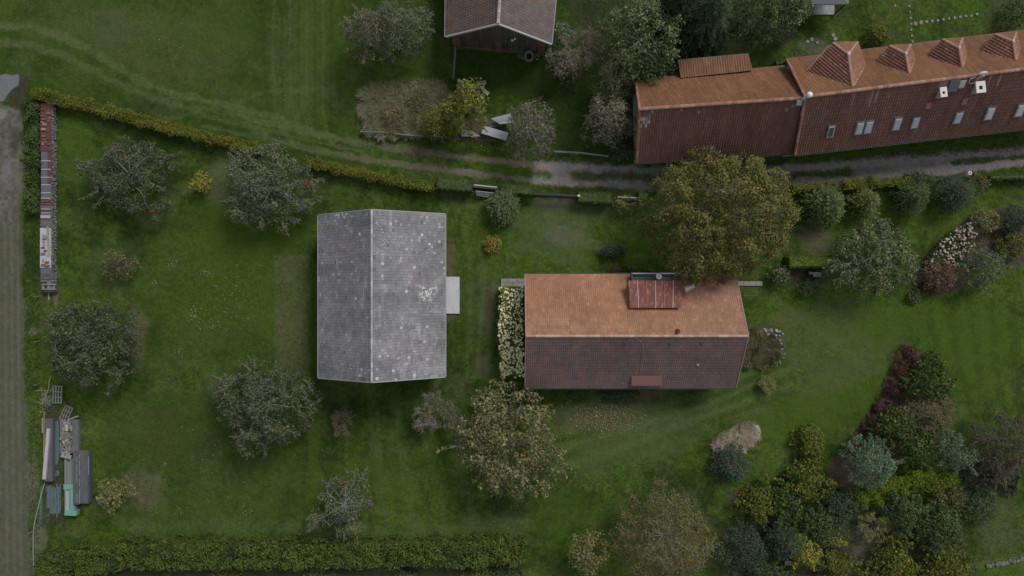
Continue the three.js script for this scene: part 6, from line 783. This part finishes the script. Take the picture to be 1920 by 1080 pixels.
// ---------- gate, bench, lamp, gazebo and small things ----------
reseed(603);
{
  const WHT = woody([0.62, 0.63, 0.66]), BLK = mat([0.022, 0.022, 0.028], 0.6);
  const bn = thing('garden_bench', 'white slatted garden bench in the hedge gap beside the juniper', 'bench', G(906, 362)), ba = -0.13; for (let i = 0; i < 4; i++) { const a = G(893, 359 + i * 2.3, 0.46), b = G(926, 363.5 + i * 2.3, 0.46); barBetween(bn, 'slat', a, b, 0.08, 0.04, WHT); } for (const t of [0.08, 0.92]) { const p = along(G(893, 363, 0), G(926, 367, 0), t); barBetween(bn, 'leg', p.clone(), p.clone().setY(0.44), 0.3, 0.06, WHT); } { const a = G(892, 358, 0.85), b = G(927, 362, 0.85); barBetween(bn, 'backrest', a, b, 0.04, 0.12, WHT); for (const p of [a, b]) barBetween(bn, 'leg', p.clone().setY(0), p.clone(), 0.05, 0.05, WHT); }
  const lf = thing('dark_rail_fence', 'low dark rail fence with pale coping behind the garden bench', 'fence', G(910, 354)); barBetween(lf, 'rail', G(887, 350, 1.0), G(933, 354.5, 1.0), 0.14, 0.12, BLK); barBetween(lf, 'coping', G(888, 346.5, 0.9), G(932, 351, 0.9), 0.1, 0.06, mat([0.42, 0.42, 0.43])); for (const t of [0.03, 0.5, 0.97]) { const p = along(G(887, 350, 1), G(933, 354.5, 1), t); barBetween(lf, 'post', p.clone().setY(0), p, 0.1, 0.1, BLK); } barBetween(lf, 'bottom_board', G(888, 349, 0.3), G(932, 353.5, 0.3), 0.04, 0.4, mat([0.18, 0.15, 0.12]));
  const gt = thing('black_gate', 'long black sliding gate across the lawn entrance', 'gate', G(1043, 367)); barBetween(gt, 'top_rail', G(1001, 363.5, 1.2), G(1084, 367.5, 1.2), 0.16, 0.14, BLK); barBetween(gt, 'bottom_rail', G(1001, 364, 0.15), G(1084, 368, 0.15), 0.14, 0.12, BLK); for (let i = 0; i <= 24; i++) { const p = along(G(1001, 363.5, 1.2), G(1084, 367.5, 1.2), i / 24); barBetween(gt, i % 24 ? 'bar' : 'post', p.clone().setY(0.1), p, i % 24 ? 0.04 : 0.14, i % 24 ? 0.04 : 0.14, BLK); } { const p = G(1085, 367, 1.2), g = new THREE.BoxGeometry(0.18, 0.06, 0.18); g.translate(p.x, 1.3, p.z); part(gt, 'post_cap', g, mat([0.6, 0.6, 0.62])); }
  const sr = thing('small_rail', 'short black rail behind the bright yellow-green bush', 'fence', G(1177, 372)); barBetween(sr, 'rail', G(1156, 371.5, 0.9), G(1200, 373.5, 0.9), 0.12, 0.1, BLK); barBetween(sr, 'coping', G(1158, 369, 0.85), G(1198, 371, 0.85), 0.08, 0.05, mat([0.38, 0.38, 0.39])); for (const t of [0.03, 0.97]) { const p = along(G(1156, 371.5, 0.9), G(1200, 373.5, 0.9), t); barBetween(sr, 'post', p.clone().setY(0), p, 0.08, 0.08, BLK); }
  { const b = G(1762, 337), lp = thing('street_lamp', 'grey street lamp leaning over the gravel track', 'street lamp', b), GM = mat([0.34, 0.36, 0.4], 0.5), top = G(1811, 325.5, 3.8), T = new Tris(64); T.rod(b, top, 0.09, 0.06, [0.24, 0.26, 0.3], 8); part(lp, 'pole', T.geo(), VC); const g = new THREE.CylinderGeometry(0.14, 0.17, 0.3, 16), q = G(1817, 325, 4.0); g.translate(q.x, 3.95, q.z); part(lp, 'lamp_head', g, mat([0.5, 0.52, 0.54], 0.5)); const k = new THREE.CylinderGeometry(0.06, 0.06, 0.06, 12); k.translate(q.x, 4.13, q.z); part(lp, 'top_cap', k, mat([0.12, 0.13, 0.14], 0.5)); const r = new THREE.TorusGeometry(0.115, 0.04, 8, 18); r.rotateX(Math.PI / 2); r.translate(q.x, 4.12, q.z); part(lp, 'rim', r, mat([0.75, 0.76, 0.78], 0.5)); barBetween(lp, 'arm', top.clone().add(V(-0.05, -0.02, 0)), V(q.x, 3.9, q.z), 0.07, 0.07, GM); }
  { const gz = thing('gazebo', 'grey-roofed garden gazebo with dark legs at the top edge', 'gazebo', G(1560, 5)), RFm = dusty([0.24, 0.26, 0.29], 0.6), c = G(1563, -18, 2.9), w = 1.55, z1 = G(0, 8, 2.2).z, zt = z1 - 3; const T = new Tris(8), A = V(c.x - w, 2.2, zt), B = V(c.x + w, 2.2, zt), C = V(c.x + w, 2.2, z1), D = V(c.x - w, 2.2, z1), P = V(c.x, 2.9, (zt + z1) / 2); for (const [p, q] of [[A, B], [B, C], [C, D], [D, A]]) { const t = new Tris(4), dn = v => v.clone().add(V(0, -0.14, 0)); t.tv(p, P, q, [1, 1, 1]); t.quad(p, q, dn(q), dn(p), [1, 1, 1]); part(gz, 'roof_panel', t.geo(), RFm); } for (const p of [A, B, C, D]) { const s = V(c.x, 0, (zt + z1) / 2), q = p.clone().lerp(V(s.x, p.y, s.z), 0.08); barBetween(gz, 'leg', q.clone().setY(0), q.clone().setY(2.15), 0.1, 0.1, BLK); } const fl = new THREE.BoxGeometry(2.7, 0.1, 3.0); fl.translate(c.x - 0.05, 0.05, z1 - 1.45); part(gz, 'floor_slab', fl, dusty([0.42, 0.43, 0.44])); }
  // stepping stones behind the long house
  const stones = (list, label, group) => list.forEach(([x, y, s], i) => { const p = G(x, y), g = new THREE.CylinderGeometry(s, s * 1.05, 0.06, 7); g.scale(1, 1, rr(0.7, 1)); g.rotateY(rnd() * 3); g.translate(p.x, 0.03, p.z); solo('stepping_stone', g, dusty(jit([0.3, 0.29, 0.28], 0.15)), label.replace('#', ORD[i]), 'stepping stone', group); });
  const l1 = []; for (let i = 0; i < 12; i++) l1.push([1716 + i * 10.5, 44 - i * 1.5 + gauss() * 1, i < 2 ? 0.19 : 0.13]); stones(l1, 'stepping stone in the long row behind the dormers, # from the gazebo side', 'long row of stepping stones'); const l2 = []; for (let i = 0; i < 7; i++) l2.push([1705 + i * 0.8 + gauss(), 12 + i * 11, 0.11]); stones(l2, 'stepping stone in the short row leading to the long roof, # from the top edge', 'short row of stepping stones'); stones([[1522, 74, 0.17], [1514, 78, 0.15], [1562, 66, 0.17], [1566, 73, 0.18], [1532, 80, 0.14], [1678, 11, 0.12]], 'pale garden stone scattered in the lawn between gazebo and dormers', 'scattered garden stones');
  // low wall and wire fence along the track
  const lw = thing('low_fence', 'weathered pale board fence edging the overgrown weed patch', 'fence', G(740, 250)); const lwp = [[677, 247], [720, 248], [770, 254], [840, 257]].map(([x, y]) => G(x, y, 0.5)); for (let i = 0; i < 3; i++) { barBetween(lw, 'rail', lwp[i], lwp[i + 1], 0.09, 0.06, woody([0.26, 0.26, 0.26])); barBetween(lw, 'board', lwp[i].clone().setY(0.25), lwp[i + 1].clone().setY(0.25), 0.03, 0.3, woody([0.2, 0.19, 0.18])); } for (const p of lwp) barBetween(lw, 'post', p.clone().setY(0), p.clone().setY(0.55), 0.1, 0.1, woody([0.28, 0.28, 0.28]));
  const wf = thing('wire_fence', 'thin grey fence beside the track below the long house gable', 'fence', G(1100, 287)); const wp = [[1040, 283], [1090, 286], [1140, 292]].map(([x, y]) => G(x, y, 0.7)); for (let i = 0; i < 2; i++) for (const y of [0.3, 0.7]) barBetween(wf, 'rail', wp[i].clone().setY(y), wp[i + 1].clone().setY(y), 0.05, 0.05, mat([0.22, 0.25, 0.26])); for (const p of wp) barBetween(wf, 'post', p.clone().setY(0), p.clone().setY(0.75), 0.08, 0.08, mat([0.22, 0.24, 0.25]));
  // scrap sheets under the thicket
  const sheetAt = (label, pts, y, c, n = 4) => { const g = thing('metal_sheet', label, 'metal sheet', G((pts[0][0] + pts[2][0]) / 2, (pts[0][1] + pts[2][1]) / 2, 0), 'scrap sheets in the thicket'), q = pts.map(([x, yy], i) => G(x, yy, y + (i > 1 ? 0.12 : 0))); for (let i = 0; i < n; i++) { const a = i / n, b = (i + 0.96) / n, P = [along(q[0], q[3], a), along(q[1], q[2], a), along(q[1], q[2], b), along(q[0], q[3], b)].map(p => p.add(V(0, 0.02 * (i % 2), 0))); part(g, 'strip', slab(P, 0.03), dusty(jit(c, 0.12), 0.5)); } };
  sheetAt('long pale metal sheet lying below the yellow-green tree', [[907, 235], [953, 249], [949, 264], [902, 250]], 0.5, [0.4, 0.42, 0.45]); sheetAt('grey metal sheet half hidden by the thin grey-brown tree', [[920, 222], [960, 212], [965, 230], [938, 233]], 0.7, [0.36, 0.38, 0.42], 3); sheetAt('small pale sheet at the top of the yellow-green tree', [[893, 153], [911, 150], [912, 158], [897, 160]], 0.8, [0.4, 0.37, 0.38], 2); sheetAt('narrow pale sheet at the right shoulder of the yellow-green tree', [[905, 163], [918, 174], [914, 180], [902, 168]], 0.8, [0.42, 0.42, 0.43], 2); sheetAt('broken grey sheet at the foot of the yellow-green tree', [[863, 243], [880, 243], [902, 256], [866, 256]], 0.3, [0.3, 0.29, 0.3], 3);
  for (const [x0, y0, x1, y1, l] of [[915, 233, 946, 231, 'upper dark plank between the two large grey sheets'], [916, 237, 944, 236, 'lower dark plank between the two large grey sheets'], [850, 258, 930, 262, 'long brown plank along the foot of the thicket']]) { const a = G(x0, y0, 0.4), b = G(x1, y1, 0.4), g = new THREE.BoxGeometry(0.16, 0.08, a.distanceTo(b)); g.rotateY(Math.atan2(b.x - a.x, b.z - a.z)); g.translate((a.x + b.x) / 2, y0 > 250 ? 0.04 : 0.4, (a.z + b.z) / 2); solo('scrap_plank', g, woody([0.15, 0.13, 0.115]), l, 'plank'); }
  boxPx(null, 'white_post', WHITEP, 858, 148, 863, 154, 0, 0.9, 'white box post at the thicket end of the green fence', 'post');
  // rockery by the house
  const rk = thing('rockery', 'round rock garden with pale stones at the house end', 'rock garden', G(1432, 652)); const mg = new THREE.SphereGeometry(1, 28, 6, 0, 6.3, 0, 1.55), mp = mg.attributes.position; for (let i = 0; i < mp.count; i++) { const x = mp.getX(i), z = mp.getZ(i), k = 1 + (fbm(x * 3 + 5, z * 3, 3, 3) - 0.5) * 0.3; mp.setXYZ(i, x * k, mp.getY(i), z * k); } mg.scale(1.75, 0.22, 1.65); const rc = G(1432, 652); mg.translate(rc.x, -0.02, rc.z); mg.computeVertexNormals(); part(rk, 'soil_mound', mg, dusty([0.085, 0.08, 0.056], 1));
  const rg = new THREE.DodecahedronGeometry(1, 0), stone = (x, y, s, c) => { const p = G(x, y, 0.1), m = put(new THREE.Mesh(rg, dusty(jit(c, 0.2))), 'stone', rk); m.position.set(p.x - rc.x, 0.08, p.z - rc.z); m.scale.set(s * rr(0.8, 1.4), s * 0.6, s * rr(0.7, 1.1)); m.rotation.set(rnd(), rnd() * 6, rnd()); };
  for (const [x, y, s] of [[1435, 619, 0.2], [1446, 619, 0.15], [1456, 620, 0.18], [1461, 622, 0.16], [1462, 630, 0.15], [1462, 638, 0.16], [1464, 645, 0.15], [1447, 637, 0.16], [1440, 628, 0.18], [1432, 635, 0.12], [1468, 626, 0.12], [1455, 629, 0.14], [1425, 637, 0.1], [1466, 655, 0.13], [1471, 664, 0.12], [1468, 672, 0.12], [1462, 680, 0.13], [1440, 686, 0.12], [1448, 685, 0.1], [1410, 668, 0.08], [1409, 671, 0.06]]) stone(x, y, s, y > 660 ? [0.26, 0.25, 0.22] : [0.42, 0.42, 0.44]); for (let i = 0; i < 40; i++) { const a = rnd() * 6.28; stone(1432 + Math.cos(a) * rr(24, 39), 652 + Math.sin(a) * rr(24, 37), rr(0.04, 0.09), [0.25, 0.24, 0.23]); }
  tufts('rockery_plants', '', '', [[1398, 618], [1430, 625], [1462, 640], [1466, 670], [1440, 688], [1400, 690], [1394, 660]], 16000, 0.34, [[0.1, 0.125, 0.04], [0.15, 0.15, 0.07], [0.15, 0.13, 0.09], [0.2, 0.19, 0.14], [0.12, 0.14, 0.06]], { parent: rk, w: 0.03 });
  broad('silver_shrub', 'silvery plant between the house gable and the rock garden', 'shrub', 1402, 640, 15, 0.5, 'light', { irr: 0.4, dens: 0.7, leaf: 0.1, base: 0.05, clump: 0.22, sx: 0.7, sz: 1.6 }); broad('silver_shrub', 'pale flowering plant at the lower house corner by the rock garden', 'shrub', 1400, 682, 14, 0.5, 'pale', { irr: 0.4, dens: 0.8, leaf: 0.1, base: 0.05, clump: 0.22 }); broad('silver_shrub', 'fresh green plant on the upper rim of the rock garden', 'shrub', 1424, 628, 12, 0.5, 'yellowgreen', { irr: 0.4, dens: 0.8, leaf: 0.1, base: 0.05, clump: 0.22 });
  broad('gable_creeper', 'dark creeper on the house edge beside the white hydrangeas', 'creeper', 985, 590, 12, 3.4, 'bluedark', { irr: 0.2, dens: 1, leaf: 0.12, base: 0.05, clump: 0.25, sx: 0.45, sz: 2.2 });
  broad('wall_plant', 'grey lavender mass along the wall below the brown roof', 'plant', 1160, 744, 30, 0.6, 'bluedark', { irr: 0.4, dens: 0.7, leaf: 0.09, base: 0.05, clump: 0.26, sx: 1.5, sz: 0.45 }); broad('wall_plant', 'yellowish plant below the brown roof hatch', 'plant', 1189, 743, 14, 0.6, 'laurelgold', { irr: 0.4, dens: 0.8, leaf: 0.09, base: 0.05, clump: 0.22, sz: 0.8 });
  { const p = G(1524, 515), bq = thing('kettle_grill', 'dark garden grill with grey lid below the bright hedge block', 'grill', p), g = new THREE.BoxGeometry(0.7, 0.12, 0.4); g.translate(p.x + 0.05, 0.75, p.z); part(bq, 'lid', g, mat([0.07, 0.08, 0.1], 0.6)); const h = new THREE.BoxGeometry(0.66, 0.6, 0.36); h.translate(p.x + 0.05, 0.38, p.z); part(bq, 'body', h, BLK); for (const s of [-1, 1]) { const k = new THREE.CylinderGeometry(0.06, 0.06, 0.1, 8); k.translate(p.x - 0.45 + s * 0.08, 0.78, p.z - 0.1); part(bq, 'knob', k, mat([0.2, 0.19, 0.2])); } const t = new THREE.BoxGeometry(0.35, 0.72, 0.3); t.translate(p.x - 0.47, 0.36, p.z - 0.1); part(bq, 'side_shelf', t, BLK); }
  const ub = thing('garden_box', 'small grey wooden box hidden in the lower thicket', 'box', G(1478, 1055)); for (let i = 0; i < 4; i++) boxPx(ub, 'slat', GREYW, 1472, 1052 + i * 2, 1484, 1053.7 + i * 2, 0.55, 0.6); boxPx(ub, 'body', mat([0.12, 0.12, 0.12]), 1473, 1053, 1483, 1060, 0, 0.55);
  // small boulders at the lower right track
  for (let i = 0; i < 16; i++) { const p = G(1852 + i * 4.2 + gauss() * 2, 1061 - i * 0.8 + gauss() * 2), s = rr(0.1, 0.22), g = new THREE.DodecahedronGeometry(s, 0); g.scale(1.2, 0.6, 1); g.rotateY(rnd() * 6); g.translate(p.x, s * 0.3, p.z); solo('boulder', g, dusty(jit([0.2, 0.19, 0.18], 0.2)), `small grey boulder in the row by the lower right path, ${ORD[i]} from its thicket end`, 'boulder', 'row of boulders'); }
  for (let i = 0; i < 9; i++) { const p = G(1622 + gauss() * 14, 1053 + gauss() * 6), s = rr(0.1, 0.2), g = new THREE.DodecahedronGeometry(s, 0); g.scale(1.2, 0.6, 1); g.rotateY(rnd() * 6); g.translate(p.x, s * 0.3, p.z); solo('boulder', g, dusty(jit([0.22, 0.215, 0.2], 0.2)), 'pale rubble stone in the grey clearing of the lower thicket', 'boulder', 'rubble in the clearing'); }
}
tufts('bed_groundcover', 'low wine-brown ground cover in the curved mulch bed', 'ground cover', [[1690, 645], [1714, 655], [1716, 700], [1700, 740], [1670, 790], [1620, 845], [1580, 862], [1590, 825], [1636, 765], [1664, 705]], 24000, 0.22, [[0.12, 0.06, 0.055], [0.1, 0.07, 0.05], [0.13, 0.11, 0.06], [0.09, 0.04, 0.045]], { w: 0.03, kind: 'stuff' });
tufts('clearing_weeds', 'grey dry weeds in the clearing and below the dark right tree', 'weeds', [[1790, 880], [1860, 850], [1915, 880], [1900, 930], [1820, 930]], 9000, 0.3, [[0.13, 0.125, 0.11], [0.1, 0.1, 0.08], [0.09, 0.11, 0.05]], { w: 0.025, kind: 'stuff' });
// ---------- rough grass, daisies, fallen leaves ----------
function scatter(name, label, cat, geo, material, list, cols) { const m = new THREE.InstancedMesh(geo, material, list.length), q = new THREE.Object3D(), c = new THREE.Color(); list.forEach(([x, y, z, s, sy], i) => { q.position.set(x, y, z); q.rotation.set(0, rnd() * 6.28, 0); q.scale.set(s, s * (sy ?? 1), s); q.updateMatrix(); m.setMatrixAt(i, q.matrix); m.setColorAt(i, c.setRGB(...jit(pick(cols), 0.22, 0.08))); }); put(m, name, null, 'stuff'); m.userData.label = label; m.userData.category = cat; return m; }
const tuftGeo = (() => { reseed(5); const T = new Tris(32); for (let i = 0; i < 9; i++) { const a = i * 0.7 + rnd(), r = rr(0.3, 1), h = rr(0.5, 1), w = 0.09; T.tri(Math.cos(a + 1.57) * w, 0, Math.sin(a + 1.57) * w, Math.cos(a - 1.57) * w, 0, Math.sin(a - 1.57) * w, Math.cos(a) * r, h, Math.sin(a) * r, 1, 1, 1); } return T.geo(); })();
reseed(701);
{
  const rough = [], zones = [[[76, 865], [122, 880], [124, 985], [76, 990]], [[44, 200], [76, 200], [76, 1080], [60, 1080], [52, 800], [44, 560]], [[680, 255], [1040, 268], [1190, 300], [1190, 312], [1000, 300], [680, 262]], [[1490, 292], [1920, 240], [1920, 282], [1700, 296], [1490, 308]], [[1820, 890], [1920, 860], [1920, 1045], [1830, 1050]], [[1360, 900], [1540, 900], [1830, 960], [1830, 1080], [1350, 1080]], [[1050, 95], [1190, 130], [1190, 300], [1050, 200]], [[1090, 0], [1500, 0], [1500, 70], [1100, 100]]];
  zones.forEach((z, k) => { const b = bounds(z, 0), n = Math.round((b[2] - b[0]) * (b[3] - b[1]) / 484 * 26); for (let i = 0; i < n; i++) { const x = rr(b[0], b[2]), y = rr(b[1], b[3]); if (!inside(x + gauss() * 4, y + gauss() * 4, z)) continue; const p = G(x, y); rough.push([p.x, 0, p.z, k === 4 ? rr(0.04, 0.1) : rr(0.07, 0.17), k < 2 ? 1 : 0.8]); } });
  scatter('rough_grass', 'unmown rough grass along verges and under the thickets', 'grass', tuftGeo, LEAF, rough, [[0.048, 0.078, 0.02], [0.062, 0.088, 0.026], [0.082, 0.092, 0.04], [0.04, 0.07, 0.017]]);
  const lawn = []; for (let i = 0; i < 240000; i++) { const x = rr(45, 1915), y = rr(2, 1078); if (y > 296 && y < 352 && x > 1000) continue; if ((x > 600 && x < 832 && y > 405 && y < 705) || (x > 990 && x < 1375 && y > 520 && y < 720)) continue; const d = fbm(x / 60, y / 60, 211, 3); if (rnd() > d * 1.3) continue; const p = G(x, y); lawn.push([p.x, 0, p.z, 0.025 + 0.085 * rnd() * rnd() + (x < 600 && x > 200 && y > 380 ? 0.02 : 0), 0.6]); }
  scatter('lawn_grass', 'short mown grass of the lawns and meadow', 'grass', tuftGeo, LEAF, lawn, [[0.038, 0.068, 0.012], [0.05, 0.086, 0.013], [0.06, 0.09, 0.019], [0.032, 0.058, 0.011], [0.08, 0.096, 0.04]]);
  const rut = [[[1000, 310], [1100, 317], [1250, 322], [1400, 325], [1490, 318], [1600, 308], [1700, 301], [1800, 294], [1925, 285]], [[1000, 338], [1100, 342], [1230, 347], [1400, 349], [1500, 346], [1600, 339], [1700, 328], [1800, 315], [1925, 304]]], peb = []; for (const r of rut) for (let i = 0; i < 5200; i++) { const k = Math.floor(rnd() * (r.length - 1)), t = rnd(), p = G(r[k][0] + (r[k + 1][0] - r[k][0]) * t, r[k][1] + (r[k + 1][1] - r[k][1]) * t + gauss() * 8); if (fbm(p.x * 0.9, p.z * 0.9, 303, 3) < 0.42) continue; peb.push([p.x, 0.008, p.z, rr(0.018, 0.06), 0.6]); }
  scatter('gravel', 'loose grey gravel in the ruts of the track', 'gravel', new THREE.TetrahedronGeometry(1, 0), LEAF, peb, [[0.3, 0.285, 0.285], [0.25, 0.235, 0.235], [0.37, 0.355, 0.35]]);
  const fl = new THREE.CircleGeometry(1, 5); fl.rotateX(-Math.PI / 2); const ds = []; for (const [cx, cy, sx, sy, n] of [[325, 495, 14, 10, 26], [365, 590, 14, 22, 70], [290, 530, 8, 6, 22], [385, 512, 16, 8, 30], [400, 610, 12, 14, 26], [335, 660, 10, 8, 20], [440, 560, 60, 60, 90], [340, 960, 16, 8, 20], [465, 960, 10, 8, 16], [310, 868, 8, 6, 10], [700, 870, 200, 60, 40], [400, 850, 110, 70, 50], [1120, 770, 70, 24, 330], [1160, 800, 60, 20, 60], [330, 80, 40, 30, 14], [550, 180, 60, 40, 8], [700, 940, 160, 50, 30], [1150, 920, 60, 60, 30], [1600, 620, 120, 60, 12]]) for (let i = 0; i < n; i++) { const p = G(cx + gauss() * sx, cy + gauss() * sy); ds.push([p.x, 0.055, p.z, rr(0.014, 0.034)]); }
  scatter('daisies', 'white daisies and clover dotted over the lawns', 'flowers', fl, LEAF, ds, [[0.42, 0.44, 0.4], [0.34, 0.36, 0.3], [0.3, 0.29, 0.18]]);
  const lf = []; for (const [cx, cy, sx, sy, n] of [[1130, 785, 70, 26, 520], [1250, 1000, 90, 70, 320], [960, 850, 90, 90, 320], [1360, 470, 100, 60, 160], [500, 350, 70, 70, 120], [490, 770, 70, 70, 120], [1150, 230, 60, 60, 160], [880, 260, 50, 20, 80]]) for (let i = 0; i < n; i++) { const p = G(cx + gauss() * sx, cy + gauss() * sy); lf.push([p.x, 0.045 + rnd() * 0.02, p.z, rr(0.025, 0.055)]); }
  scatter('fallen_leaves', 'yellow-brown fallen leaves on the grass under the trees', 'leaves', fl, LEAF, lf, [[0.24, 0.19, 0.075], [0.2, 0.14, 0.06], [0.28, 0.25, 0.12], [0.14, 0.1, 0.055]]);
}
let triangles = 0; scene.traverse(o => { if (o.isMesh && !o.isInstancedMesh) triangles += (o.geometry.index ? o.geometry.index.count : o.geometry.attributes.position.count) / 3; });
console.log('triangles', Math.round(triangles));
renderer.render(scene, camera);
